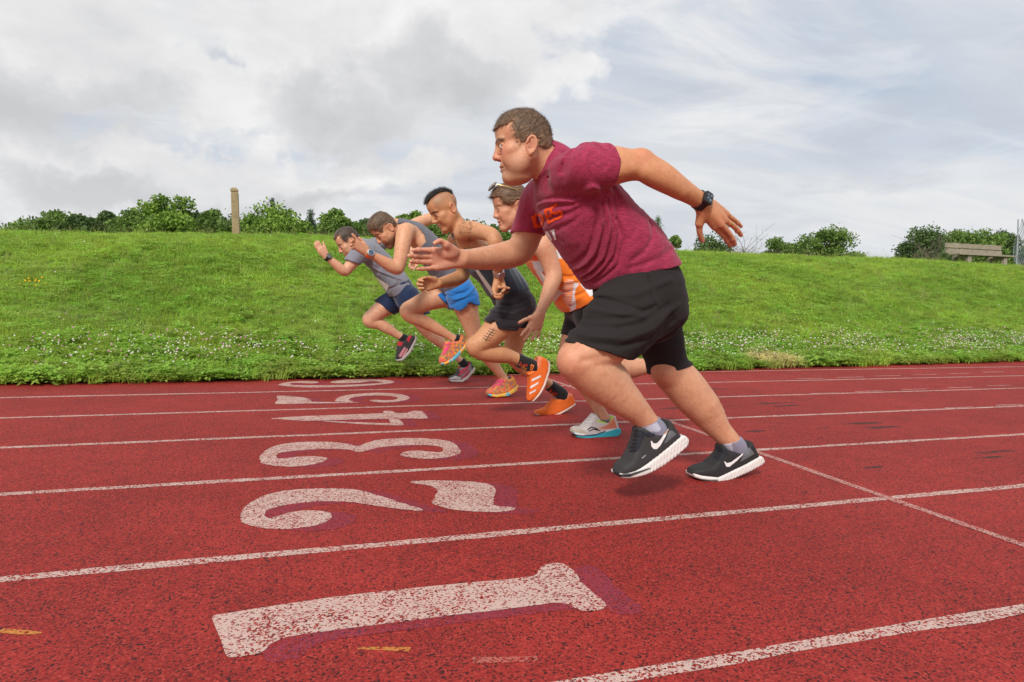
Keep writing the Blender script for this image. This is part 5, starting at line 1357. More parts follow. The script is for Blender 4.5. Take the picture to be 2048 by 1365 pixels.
    def skin(V, cols, pp):
        fp(V, cols, pp)
        # paler lower legs, tanned forearms
        tan = np.clip((500 - pp[:, 1]) / 60, 0, 1) * np.clip((pp[:, 0] - 1200) / 40, 0, 1); paint(cols, tan * .6, (.64, .265, .105))
        for c_, r_ in (((1284, 312, 1.85), .045), ((1140, 728, 1.93), .06), ((1318, 748, 2.17), .055), ((1446, 446, 1.89), .03), ((1045, 520, 2.40), .04)):
            paint(cols, np.exp(-(np.linalg.norm(V - P3(c_[:2], c_[2]), axis=1) / r_) ** 2) * .42, (.62, .20, .12))
        palm = np.clip((930 - pp[:, 0]) / 25, 0, 1); paint(cols, palm * .55, (.74, .33, .24))
        nails(cols, V, [(1463, 492), (1472, 488.5), (1483, 471), (1483, 453.5), (1405.5, 480)], [1.945, 1.935, 1.935, 1.945, 1.945])
        # hair shadow stubble at the hairline
        q = head.to_local(V); 
    fine = [(head.lo + [.0, .03, .0], head.hi - [0, .03, .0], .0022), (hand_n.lo - .005, hand_n.hi + .005, .0022), (hand_f.lo - .005, hand_f.hi + .005, .0024)]
    body_ = body; body = Fn(lambda P: body_(P) - .0016 * (fbm(P * 26, 3) - .5), body_.lo, body_.hi)
    pr.surf('body', body, .0048, M_SKIN, SK, skin, fine=fine)
    make_eyes(pr, head, (1, .06, -.03))
    ho = [(982, 258), (978, 250), (986, 238), (1010, 218), (1040, 205), (1066, 204), (1092, 216), (1108, 244), (1112, 275), (1112, 294), (1106, 300), (1092, 296), (1084, 294), (1079, 291), (1078, 282), (1072, 274), (1064, 271), (1056, 276), (1048, 284), (1042, 287), (1038, 279), (1028, 270), (1026, 252), (1027, 240), (1015, 246), (1002, 250), (990, 257)]
    make_hair(pr, head, ho, 2.04, (.160, .098, .058, 1), .0010, .0024, (-.80, .1, -.45), 15000, .016, top=.0060, seed=3, lift=.45, fib=.42, fade=(.52, .27, .16), fpx=7, part=half_plane((1024, 241), (1068, 221), 2.04, (1020, 200)), painter=lambda V, cols, pp: paint(cols, np.clip((pp[:, 1] - 250) / 40, 0, 1) * .42, (.50, .29, .19)))
    # ---------------------------------------------------------------- T-shirt
    sst = [(1292, 590, YC_, 80, 80, .196, mixL(0)), (1268, 548, YC_, 90, 82, .198, mixL(.1)), (1232, 500, YC_, 92, 82, .198, mixL(.3)), (1196, 452, YC_, 92, 68, .196, mixL(.6)), (1160, 400, YC_, 88, 56, .196, mixL(.9)),
           (1132, 360, YC_, 62, 45, .160, Ls), (1110, 334, YC_, 42, 37, .098, Ls)]
    s_trunk = TE(sst, front)
    s_arm_n = T([(1140, 350, 2.0, 40), (1172, 337, 1.93, 47), (1200, 333.5, 1.905, 44.5), (1226, 333, 1.90, 43)])
    s_arm_f = T([(1098, 388, 2.28, 44), (1080, 402, 2.34, 40), (1068, 432, 2.38, 36.5), (1052, 476, 2.41, 34)])
    fold_lines = [([(1178, 394), (1150, 396), (1118, 388), (1098, 368)], 5, -0.0080), ([(1180, 398), (1148, 408), (1112, 402)], 5, -0.0080), ([(1182, 400), (1150, 424), (1112, 432)], 6, -0.0072), ([(1182, 402), (1158, 440), (1128, 462)], 6, -0.0058),
        ([(1164, 384), (1178, 390), (1190, 398)], 7, 0.0145), ([(1150, 402), (1120, 396), (1100, 380)], 5, 0.0072),
        ([(1186, 398), (1193, 440), (1192, 500), (1176, 566)], 4.5, -0.0080), ([(1196, 402), (1208, 450), (1205, 510), (1190, 575)], 4, -0.0080), ([(1208, 402), (1222, 455), (1220, 515), (1200, 575)], 4, -0.0080), ([(1220, 395), (1232, 450), (1232, 510), (1212, 570)], 4, -0.0080), ([(1228, 440), (1243, 480), (1240, 530), (1222, 562)], 4, -0.0072),
        ([(1191, 405), (1200, 450), (1198, 510), (1183, 570)], 4, 0.0058), ([(1202, 405), (1215, 455), (1213, 515), (1196, 575)], 4, 0.0058), ([(1226, 450), (1227, 510), (1207, 570)], 4, 0.0058),
        ([(1304, 445), (1302, 475), (1280, 505), (1262, 520)], 6, -0.0072), ([(1340, 500), (1305, 520), (1262, 535)], 6, -0.0058), ([(1222, 378), (1230, 400), (1236, 430)], 7, -0.0060),
        ([(1168, 296), (1178, 318), (1180, 348)], 5, -0.0058), ([(1150, 296), (1128, 318), (1122, 345)], 5, -0.0072), ([(1196, 300), (1204, 335), (1202, 370)], 5, 0.0043), ([(1120, 318), (1100, 345)], 5, 0.0043)]
    fl = folds(fold_lines, 1.95, ymid=2.16)
    def disp(P): return fl(P) + cloth_noise(P, (.55, .83), 4, 17, .0042, 1.7) + cloth_noise(P, (.3, 1), 5, 30, .0012, 4.1)
    hem = [half_plane((1193, 592), (1228, 558), YC_ - .1, (1150, 450)), half_plane((1228, 558), (1360, 527), YC_ - .1, (1200, 400))]
    nh = Prism(px_poly([(1110, 294), (1098, 309), (1085, 330), (1076, 352), (1067, 381), (1056, 375), (1040, 360), (1040, 280), (1100, 280)], 2.05)); neck_hole = lambda P: np.maximum(nh(P), np.abs(P[:, 1] - 2.10) - .15)
    sl_n = Garment([(s_arm_n, 0), (Infl(arm_n, .005), .01)], [half_plane((1216, 285), (1222.5, 380), 1.90, (1150, 330))])
    sl_f = Garment([(s_arm_f, 0), (Infl(arm_f, .005), .01)], [half_plane((1024, 464), (1082, 473), 2.40, (1080, 400))])
    tr = Garment([(s_trunk, 0), (T([(1128, 354, 2.11, 46), (1110, 335, 2.105, 40), (1097, 318, 2.10, 37)]), .03), (Infl(trunk, .008), .02)], [lambda P: np.minimum(hem[0](P), hem[1](P))])
    shirt = Garment([(tr, 0), (sl_n, .03), (sl_f, .03)], (), disp, .012, (neck_hole,))
    def col_trim(V, cols, pp): pass
    pr.surf('t_shirt', shirt, .0036, M_HEATHER, (.43, .038, .098, 1), col_trim)
    # lettering: HOKIES over VT, slanting up the chest
    def letters():
        A = lambda q: [(1040 + x / 5.689, 280 + y / 5.689) for x, y in q]
        O_ = [A([(165, 880), (185, 850), (220, 850), (255, 870), (262, 910), (250, 955), (225, 985), (195, 980), (170, 940), (165, 880)])]
        K_ = [A([(143, 880), (176, 992)])]
        I_ = []
        E_ = [A([(290, 805), (330, 945)]), A([(290, 805), (338, 790)]), A([(310, 872), (352, 856)]), A([(330, 940), (380, 918)])]
        S_ = [A([(418, 735), (380, 760), (352, 790), (360, 825), (410, 835), (460, 815), (478, 835), (472, 870), (430, 895), (385, 905)])]
        H_ = []
        return O_ + K_ + I_ + E_ + S_ + H_
    L_ = letters(); bx = box_of(L_, 5)
    pr.decal('chest_lettering', stroke_in(L_, 2.6), bx, ['t_shirt'], M_PRINTO, off=.0018, step=.8, parent=bpy.data.objects.get('t_shirt'), cutoff=.02)
    A = lambda q: [(1040 + x / 5.689, 280 + y / 5.689) for x, y in q]
    vt = [A([(286, 1046), (316, 1032), (374, 1140), (354, 1148)]), A([(338, 1030), (392, 1008), (404, 1034), (350, 1056)]), A([(364, 1044), (390, 1034), (420, 1130), (396, 1142)])]
    pr.decal('chest_logo', poly_in(*vt), box_of(vt), ['t_shirt'], M_WHITE, off=.0018, step=.7, parent=bpy.data.objects.get('t_shirt'), cutoff=.02)
    # ---------------------------------------------------------------- shorts
    p_tr = TE([(1225, 485, YC_, 78, 72, .18, Lh), (1262, 540, YC_, 79, 75, .186, Lh), (1284, 585, YC_, 78, 74, .190, Lh), (1298, 630, YC_, 72, 60, .180, Lh)], (-.9, 0, -.3))
    p_n = T([(1280, 600, 2.03, 76), (1248, 640, 2.0, 76), (1209, 685, 1.985, 65), (1176, 725, 1.98, 62)])
    p_f = T([(1296, 610, 2.20, 60), (1313, 660, 2.21, 49), (1330, 715, 2.215, 39), (1335, 760, 2.22, 38)])
    lg_n = Garment([(p_n, 0), (Infl(leg_n, .008), .01)], [half_plane((1133, 684), (1264, 722), 1.985, (1250, 620))], None, None)
    lg_f = Garment([(p_f, 0), (Infl(leg_f, .008), .01)], [half_plane((1292, 752), (1380, 728), 2.21, (1310, 640))])
    sf = [([(1208, 598), (1240, 612), (1265, 622), (1292, 612)], 5, -0.0062), ([(1205, 588), (1250, 590), (1290, 575), (1330, 560)], 7, 0.0060), ([(1165, 652), (1215, 655), (1262, 645), (1320, 610)], 7, -0.0062), ([(1158, 668), (1230, 676), (1290, 655), (1345, 610)], 7, 0.0060),
          ([(1152, 684), (1220, 690), (1275, 678), (1330, 630)], 6, -0.0062), ([(1180, 640), (1230, 636), (1290, 618)], 6, -0.0060), ([(1250, 715), (1290, 680), (1340, 640)], 7, -0.0062), ([(1300, 720), (1330, 690), (1362, 650)], 7, -0.0060), ([(1188, 620), (1225, 628), (1262, 630)], 5, 0.0060), ([(1290, 555), (1287, 590), (1293, 612)], 3, -0.0060)]
    sfl = folds(sf, 1.95, ymid=2.3)
    sdisp = lambda P: sfl(P) + cloth_noise(P, (.95, .30), 3.5, 15, .0048, 7.3)
    shorts = Garment([(p_tr, 0), (lg_n, .045), (lg_f, .03)], [half_plane((1190, 545), (1330, 480), YC_, (1290, 640))], sdisp, .014)
    pr.surf('shorts', shorts, .0040, M_BLACKCLOTH, (.027, .0225, .0225, 1))
    # ---------------------------------------------------------------- socks and shoes
    def sock(tube, cutline, keep, Y, nm, pale):
        g = Garment([(tube, 0)], [half_plane(*cutline, Y, keep)])
        def ppaint(V, cols, pp): paint_px(cols, pp, pale, (.50, .52, .62), 1.0)
        pr.surf('sock', g, .003, M_CLOTH, (.24, .235, .31, 1), ppaint, key=nm)
    sock(T([(1285, 833, 1.99, 23), (1300, 850, 1.99, 22.5), (1316, 866, 1.99, 22), (1314, 878, 1.99, 18)]), ((1268, 857), (1316, 832)), (1310, 880), 1.99, 'sock_near', [(1290, 857), (1314, 845), (1322, 858), (1318, 864), (1296, 864)])
    sock(T([(1450, 868, 2.2, 21.5), (1462, 884, 2.2, 21.5), (1474, 898, 2.2, 20.5), (1472, 908, 2.2, 16)]), ((1437, 888), (1484, 871)), (1470, 910), 2.2, 'sock_far', [(1442, 888), (1462, 884), (1467, 903), (1447, 903)])
    q = lambda L: [(1220 + x / 6.4, 820 + y / 6.4) for x, y in L]
    nu = [(1229, 945), (1230, 940), (1235.6, 930), (1251, 919), (1261, 901), (1267, 876), (1269, 856), (1275, 852), (1283, 853), (1292, 859), (1300, 864), (1314, 863), (1325, 860), (1327, 842), (1331, 838.5), (1336, 842), (1342, 852), (1353, 868), (1352, 872), (1329, 892), (1304, 912), (1282.5, 926), (1259, 940), (1240, 948)]
    ns = [(1238, 942.5), (1259, 936), (1282.5, 921.5), (1304, 907), (1329, 887), (1353, 867), (1360, 868), (1366, 872), (1368, 878), (1365, 887), (1339, 909.5), (1316, 926), (1298, 936), (1275, 944), (1259, 948.5), (1243, 951.5), (1234, 951.5), (1229.5, 947), (1231, 942)]
    def solep(V, cols, pp):
        paint_px(cols, pp, [(1226, 935), (1238, 938), (1240, 949), (1262, 947), (1300, 936), (1302, 938), (1260, 955), (1226, 955)], (.02, .02, .022), .7, 1.0)
    make_shoe(pr, 1.99, nu, ns, (1364, 878), (1231, 948), (.042, .040, .041, 1), (.74, .71, .68, 1), .049, .0026, None, solep, T([(1302, 844, 1.99, 20), (1310, 862, 1.99, 15)]), grooves=72, key='shoe_n')
    so_n = [o for o in pr.root.children if o.name.startswith('shoe')][-1]
    sw = [q([(520, 398), (530, 470), (560, 502), (598, 503), (642, 460), (702, 352), (762, 230), (700, 305), (640, 385), (592, 430), (556, 430), (535, 400)])]
    pr.decal('swoosh', poly_in(*sw), box_of(sw), ['shoe_n'], M_WHITE, .0012, .6, so_n, cutoff=.02)
    hp = [q([(762, 262), (800, 270), (850, 312), (722, 418), (690, 436), (715, 372)])]
    pr.decal('heel_panel', poly_in(*hp), box_of(hp), ['shoe_n'], M_GREYPANEL, .0008, .7, so_n, cutoff=.02)
    tg = [q([(400, 616), (455, 575), (460, 588), (408, 626)])]
    pr.decal('side_tag', poly_in(*tg), box_of(tg), ['shoe_n'], M_SILVER, .001, .5, so_n, cutoff=.02)
    lc = [q(l) for l in ([(320, 330), (390, 345), (440, 300)], [(305, 380), (380, 385), (420, 350)], [(290, 430), (375, 425), (400, 395)], [(275, 480), (350, 470), (385, 440)], [(262, 530), (330, 515), (370, 480)], [(330, 260), (420, 280), (480, 330), (560, 320)], [(330, 300), (400, 320), (500, 300)])]
    pr.decal('laces', stroke_in(lc, 1.9), box_of(lc, 4), ['shoe_n'], M_LACE, .003, .6, so_n, cutoff=.02)
    fu = [(1378, 946), (1379, 942), (1383, 936.5), (1397, 932), (1415, 928), (1428, 915), (1436, 903), (1437, 890), (1441, 887), (1449, 898), (1467, 900), (1482, 899), (1489, 884), (1495, 880.5), (1499, 888), (1509, 907.5), (1509, 911), (1478, 928), (1446.6, 943), (1423, 952), (1392, 950)]
    fs = [(1379, 943.5), (1392, 946.5), (1423, 949.2), (1447, 939.5), (1478, 925.5), (1509, 908.5), (1514, 910), (1519, 917), (1518, 923), (1486, 939.5), (1454, 953.5), (1436, 959), (1420, 959.5), (1392, 956), (1381, 951)]
    def solef(V, cols, pp):
        paint_px(cols, pp, [(1376, 953), (1392, 956.5), (1420, 960), (1436, 959.5), (1436, 966), (1376, 962)], (.025, .025, .027), .6, .9)
    make_shoe(pr, 2.20, fu, fs, (1516, 918), (1380, 948), (.030, .028, .029, 1), (.74, .71, .68, 1), .049, .0028, None, solef, T([(1462, 880, 2.2, 20), (1468, 898, 2.2, 15)]), grooves=72, key='shoe_f')
    so_f = [o for o in pr.root.children if o.name.startswith('shoe')][-1]
    sw = [q([(1455, 658), (1488, 730), (1530, 727), (1622, 652), (1757, 514), (1640, 602), (1552, 668), (1500, 682)])]
    pr.decal('swoosh', poly_in(*sw), box_of(sw), ['shoe_f'], M_WHITE, .0012, .6, so_f, cutoff=.02)
    hp = [q([(1770, 480), (1800, 500), (1850, 562), (1700, 650), (1662, 668), (1700, 590)])]
    pr.decal('heel_panel', poly_in(*hp), box_of(hp), ['shoe_f'], M_GREYPANEL, .0008, .7, so_f, cutoff=.02)
    lc = [q(l) for l in ([(1395, 470), (1440, 500), (1490, 560)], [(1385, 520), (1430, 545), (1470, 590)], [(1370, 560), (1410, 590), (1440, 620)], [(1340, 600), (1385, 630), (1420, 650)])]
    pr.decal('laces', stroke_in(lc, 1.9), box_of(lc, 4), ['shoe_f'], M_LACE, .003, .6, so_f, cutoff=.02)
    # ---------------------------------------------------------------- watch and ring
    wc = P3((1400.5, 402), 1.8945); ax = P3((1412, 410), 1.90) - P3((1388, 394), 1.89); ax /= np.linalg.norm(ax)
    nrm = np.array([-.10, -.96, .25]); nrm -= ax * (nrm @ ax); nrm /= np.linalg.norm(nrm)
    watch = ring_band(pr, 'watch', wc, ax, .0335, .030, .022, M_BLACKPL, flat=.92, side=nrm)
    acr = np.cross(ax, nrm); cc = wc + nrm * .0335
    rounded_plate(pr, 'watch_case', cc, ax, acr, nrm, .036, .043, .012, .010, M_BLACKPL, watch)
    rounded_plate(pr, 'watch_glass', cc + nrm * .0055, ax, acr, nrm, .030, .037, .003, .008, M_GLASS, watch)
    for a, b, r in ((-.007, -.008, .0036), (-.007, .004, .0036), (.006, -.009, .0042), (.005, .007, .005), (-.002, -.001, .002)):
        rounded_plate(pr, 'watch_icon', cc + nrm * .0075 + ax * a + acr * b, ax, acr, nrm, r * 1.6, r * 1.6, .0008, r * .5, M_SCREENBLUE, watch, n=3)
    rc = P3((1459.5, 448.5), 1.908); rax = P3((1482, 470.5), 1.94) - P3((1451, 441), 1.905); rax /= np.linalg.norm(rax)
    ring_band(pr, 'ring', rc, rax, .0118, .0100, .0050, M_GOLD, flat=1.0)
    return pr
A_ = runner_maroon()

# ================================================================== woman in the orange top
def nvec(a, b):
    v = np.array(b) - np.array(a); return v / np.linalg.norm(v)
def zz(ox, oy, s): return lambda L: [(ox + x / s, oy + y / s) for x, y in L]
def runner_orange():
    Y0 = 3.0
    pr = Person((1.75, Y0, 0), label='woman with sunglasses on her hair in orange and white top, partly hidden behind maroon shirt')
    SK = (.66, .335, .20, 1)
    head = Head((1024, 414), 3.0, 14, -6, .87, jaw=.92, brow=.7, smile=.35, chin=.9, nose=.95)
    Ls = nvec(P3((1084, 484), 2.84), P3((1058, 490), 3.16)); Lh = np.array([0.05, 1, 0]); mixL = lambda t: Lh * (1 - t) + Ls * t
    st = [(1172, 618, Y0, 34, 38, .165, mixL(0)), (1160, 600, Y0, 36, 38, .165, mixL(.1)), (1138, 573, Y0, 36, 30, .138, mixL(.4)), (1112, 537, Y0, 38, 33, .145, mixL(.7)), (1090, 507, Y0, 38, 32, .150, mixL(.95)), (1073, 484, Y0, 26, 24, .125, Ls), (1058, 467, Y0, 17, 17, .06, Ls)]
    fr = (-.8, -.1, -.55); trunk = TE(st, fr)
    neck = T([(1066, 476, Y0, 22), (1050, 455, Y0, 19), (1038, 435, Y0, 20)])
    arm_n = T([(1072, 486, 2.9, 22), (1084, 492, 2.85, 21.5), (1096, 515, 2.84, 19), (1105, 540, 2.83, 17.5), (1107, 555, 2.82, 17), (1102, 572, 2.81, 16), (1093, 597, 2.79, 13.5), (1083, 619, 2.77, 10.5), (1079, 630, 2.765, 10)])
    arm_f = T([(1066, 490, 3.12, 20), (1084, 512, 3.16, 18), (1112, 545, 3.2, 15), (1135, 562, 3.18, 13)])
    leg_f = T([(1172, 622, 3.08, 35), (1160, 655, 3.07, 32), (1148, 685, 3.06, 27), (1141, 708, 3.05, 24), (1147, 728, 3.05, 22.5), (1163, 755, 3.06, 21), (1183, 792, 3.05, 14.5), (1197, 818, 3.04, 11.5), (1208, 838, 3.03, 11.5), (1206, 850, 3.03, 10)])
    foot_f = T([(1208, 842, 3.03, 11), (1195, 856, 3.03, 9), (1170, 861, 3.03, 6)])
    leg_n = T([(1180, 622, 2.92, 34), (1192, 670, 2.92, 30), (1205, 728, 2.93, 24), (1228, 738, 2.95, 23), (1255, 737, 2.96, 22), (1295, 733, 2.97, 15), (1330, 728, 2.98, 12), (1345, 740, 2.98, 10)])
    m = [(1058, 654, 2.755), (1065, 657, 2.75), (1073, 657, 2.75), (1081, 653, 2.76)]
    hd = hand((1078, 632, 2.765), m, [straight(m[0], (1043, 671, 2.74), (1, -1.5)), straight(m[1], (1049, 680, 2.735), (1.5, -1)), straight(m[2], (1063, 681, 2.735), (1, 0)), straight(m[3], (1075.5, 673.5, 2.75), (1, 0))],
              [(1074, 637, 2.765), (1061, 636.5, 2.76), (1050, 640, 2.75), (1039, 645.5, 2.745)], rf=.0082, rp=.0125)
    body = Fold([(trunk, 0), (neck, .03), (arm_n, .03), (arm_f, .03), (leg_f, .03), (leg_n, .03), (foot_f, .01), (head, .02), (hd, .012)])
    fp = face_paint(head, lips=(.48, .15, .15), brow=(.20, .12, .08), brow_w=.75, cheek=.3)
    def skin(V, cols, pp):
        fp(V, cols, pp); nails(cols, V, [(1043.5, 671), (1049.5, 680), (1063, 681)], [2.73, 2.725, 2.725], .005)
    pr.surf('body', body, .0062, M_SKIN, SK, skin, fine=[(head.lo + [0, .03, .03], head.hi - [0, .03, 0], .003), (hd.lo - .005, hd.hi + .005, .0028)])
    make_eyes(pr, head, (1, .05, -.45), .0112)
    z6 = zz(970, 350, 11.38)
    ho = z6([(150, 500), (110, 420), (150, 320), (270, 200), (420, 140), (560, 120), (720, 130), (880, 190), (960, 300), (960, 420), (900, 540), (820, 600), (780, 590), (700, 570), (650, 610), (600, 665), (540, 692), (470, 660), (410, 600), (385, 540), (340, 492), (260, 476), (190, 490)])
    make_hair(pr, head, ho, 2.95, (.165, .092, .050, 1), .007, .003, (-1, .1, -.15), 3500, .03, top=.014, seed=21, lift=.06, fib=.5, fade=(.42, .22, .13), fpx=3)
    # sunglasses pushed up on the hair
    def hp(q): return head.to_world(q)
    tubes = [([hp((.072, .062 * e, .126)), hp((.02, .084 * e, .100)), hp((-.03, .086 * e, .072))], [.0022, .0022, .0016]) for e in (-1, 1)]
    V, F = tube_mesh(tubes[1:] , 6); sg = pr.add('sunglasses', V, F, M_GOLD)
    V, F = tube_mesh(tubes[:1], 6); pr.add('temple_arm', V, F, M_GOLD, None, sg)
    for e in (-1, 1):
        V, F = mesh_field(Fold([(Ell(hp((.082, .032 * e, .126)), (.0075, .026, .022), np.stack([nvec(hp((0, 0, 0)), hp((.6, 0, .8))), nvec(hp((0, 0, 0)), hp((0, 1, 0))), nvec(hp((0, 0, 0)), hp((-.8, 0, .6)))])), 0)]), .0025)
        pr.add('lens', V, F, M_LENS, None, sg)
    # top: orange with white shapes
    sst = [(1166, 610, Y0, 40, 42, .180, mixL(0)), (1152, 592, Y0, 42, 40, .178, mixL(.1)), (1132, 566, Y0, 41, 34, .160, mixL(.4)), (1110, 535, Y0, 42, 35, .158, mixL(.7)), (1088, 505, Y0, 41, 34, .158, mixL(.95)), (1072, 482, Y0, 28, 26, .13, Ls), (1060, 467, Y0, 20, 20, .075, Ls)]
    s_tr = TE(sst, fr)
    z4 = zz(1030, 470, 5.935)
    fl = folds([(z4([(560, 490), (660, 500), (760, 460)]), 3, -0.0058), (z4([(550, 660), (640, 690), (700, 660)]), 3, -0.0058), (z4([(560, 690), (620, 740), (640, 860)]), 3, -0.0058), (z4([(720, 720), (800, 690), (860, 640)]), 3, -0.0058), (z4([(540, 560), (640, 560), (720, 540)]), 3, 0.0068)], 2.85, ymid=3.05)
    disp = lambda P: fl(P) + cloth_noise(P, (.8, .4), 5, 22, .004, 3.3)
    top = Garment([(s_tr, 0), (Infl(trunk, .006), .01)], [lambda P, a=half_plane((1126, 620), (1141, 628), 2.9, (1100, 520)), b=half_plane((1141, 628), (1200, 578), 2.9, (1100, 520)): np.maximum(a(P), b(P)) ], disp, .012, (T([(1056, 462, 3.0, 22), (1040, 446, 3.0, 30)]), T([(1085, 484, 2.86, 23), (1092, 490, 2.74, 24)])))
    WH = (.74, .72, .74)
    def tp(V, cols, pp):
        paint_px(cols, pp, z4([(0, 0), (300, 0), (300, 300), (160, 300), (100, 260)]), (.80, .085, .01))
        for poly in ([(485, 150), (640, 290), (510, 278)], [(195, 312), (300, 312), (345, 390), (320, 485), (235, 415)],
                     [(700, 565), (765, 580), (720, 640), (705, 720), (720, 800), (725, 870), (650, 930), (660, 870), (680, 760), (690, 650)],
                     [(770, 590), (820, 560), (900, 555), (990, 690), (890, 735), (830, 650)]):
            paint_px(cols, pp, z4(poly), WH, .5)
        for k in range(13):
            y = 530 + k * 26; x0 = 640 - 95 * math.sin((k + 1.5) / 14.5 * 3.1) - (0 if k < 7 else -18 + k * 1.0); x1 = 690 - (k > 7) * (k - 7) * 5
            paint_px(cols, pp, z4([(x0, y), (x1, y + 6 + k), (x1, y + 15 + k), (x0, y + 8)]), WH, .45, .9)
    pr.surf('top', top, .0042, M_CLOTH, (.86, .20, .018, 1), tp)
    bib = [z4(q) for q in ([(238, 432), (285, 425), (560, 690), (470, 790)],)]
    a, b, c, d = bib[0]; B = [P3(a, 2.90), P3(b, 2.84), P3(c, 2.84), P3(d, 2.89)]; nn = np.array([0, -.003, 0])
    bo = pr.add('race_bib', np.array(B + [q + nn for q in B]), [[0, 1, 2, 3], [7, 6, 5, 4], [0, 4, 5, 1], [1, 5, 6, 2], [2, 6, 7, 3], [3, 7, 4, 0]], M_BIB, smooth=False)
    dg = []
    for t in (.34, .46):
        e = lambda u, v: tuple(np.array(a) * (1 - u) * (1 - v) + np.array(b) * u * (1 - v) + np.array(c) * u * v + np.array(d) * (1 - u) * v)
        dg.append([e(.15, t), e(.85, t), e(.85, t + .05), e(.15, t + .05)])
    V = [P3(p, 2.86) + np.array([0, -.02, 0]) for q in dg for p in q]; pr.add('bib_print', np.array(V), [[0, 1, 2, 3], [4, 5, 6, 7]], M_INK, None, bo, smooth=False)
    # black shorts
    p_tr = TE([(1150, 588, Y0, 37, 38, .165, Lh), (1162, 602, Y0, 38, 40, .170, Lh), (1176, 626, Y0, 36, 38, .168, Lh)], (-.9, 0, -.3))
    lf = Garment([(Infl(leg_f, .007), 0)], [half_plane((1100, 665), (1160, 675), 3.05, (1160, 620))]); ln = Garment([(Infl(leg_n, .007), 0)], [half_plane((1160, 690), (1240, 672), 2.92, (1190, 620))])
    pr.surf('shorts', Garment([(p_tr, 0), (Infl(trunk, .005), .01), (lf, .02), (ln, .02)], [half_plane((1120, 600), (1190, 545), Y0, (1180, 660))]), .0055, M_CLOTH, (.012, .012, .013, 1))
    # shoe and sock
    def skp(V, cols, pp): pass
    pr.surf('sock', Garment([(T([(1200, 826, 3.03, 13), (1209, 842, 3.03, 13), (1204, 852, 3.03, 11)]), 0)], [half_plane((1190, 840), (1222, 836), 3.03, (1208, 860))]), .003, M_CLOTH, (.16, .17, .16, 1))
    up = [(1142, 863), (1143, 857), (1150, 854), (1164.7, 853.5), (1172.5, 844), (1180, 834), (1185, 827), (1190, 828), (1198, 840), (1211, 843), (1223, 830.5), (1226.5, 831), (1231, 846), (1234, 857), (1232, 862), (1192, 868), (1165, 871), (1145, 867)]
    so = [(1142, 862), (1165, 866), (1192, 863), (1210, 857), (1233, 854), (1237, 858), (1236.5, 865), (1227, 872), (1205, 873.5), (1172, 875.5), (1149, 872.5)]
    z8 = zz(860, 640, 5.12)
    def upp(V, cols, pp):
        paint_px(cols, pp, z8([(1800, 1030), (1860, 975), (1880, 985), (1915, 1110), (1780, 1120), (1700, 1120), (1800, 1085), (1850, 1040)]), (.78, .25, .14), 1.2)
        paint_px(cols, pp, z8([(1690, 1005), (1730, 1030), (1800, 1045), (1860, 980), (1885, 985), (1870, 1020), (1800, 1065), (1720, 1050)]), (.55, .75, .15), .8)
        paint_px(cols, pp, z8([(1440, 1110), (1500, 1100), (1560, 1120), (1620, 1165), (1440, 1160)]), (.50, .44, .36), 3)
    def sop(V, cols, pp):
        paint_px(cols, pp, z8([(1440, 1150), (1560, 1168), (1700, 1150), (1830, 1115), (1930, 1090), (1935, 1108), (1830, 1140), (1700, 1178), (1560, 1190), (1440, 1175)]), (.76, .74, .73), .6)
        paint_px(cols, pp, z8([(1440, 1163), (1560, 1183), (1700, 1168), (1800, 1135), (1800, 1148), (1700, 1185), (1560, 1196), (1440, 1180)]), (.02, .04, .09), .5)
    make_shoe(pr, 3.03, up, so, (1236, 864), (1143, 866), (.66, .62, .60, 1), (.035, .46, .56, 1), .046, .0028, upp, sop, T([(1204, 828, 3.03, 12), (1208, 843, 3.03, 9)]), key='shoe_w', label='white running shoe with turquoise sole')
    so_ = [o for o in pr.root.children if o.name.startswith('shoe')][-1]
    lg = [z8(l) for l in ([(1615, 1125), (1650, 1100), (1700, 1112), (1730, 1135)], [(1630, 1140), (1670, 1120), (1720, 1130)], [(1690, 1118), (1740, 1135)])]
    pr.decal('shoe_logo', stroke_in(lg, .9), box_of(lg, 3), ['shoe_w'], M_INK, .0012, .5, so_, cutoff=.02)
    lc = [z8(l) for l in ([(1600, 1050), (1680, 1040)], [(1630, 1015), (1690, 1020)], [(1650, 985), (1700, 1000)])]
    pr.decal('laces', stroke_in(lc, 1.2), box_of(lc, 3), ['shoe_w'], M_WHITE, .002, .5, so_, cutoff=.02)
    bu = [(1330, 716), (1346, 708), (1356, 716), (1366, 745), (1374, 775), (1372, 788), (1362, 786), (1350, 765), (1336, 742)]; bs = [(1356, 714), (1361, 716), (1372, 745), (1381, 776), (1377, 790), (1371, 789), (1374, 776), (1365, 746)]
    make_shoe(pr, 2.99, bu, bs, (1352, 712), (1372, 788), (.66, .62, .60, 1), (.035, .46, .56, 1), .046, .004, key='shoe_w2')
    return pr
W_ = runner_orange()

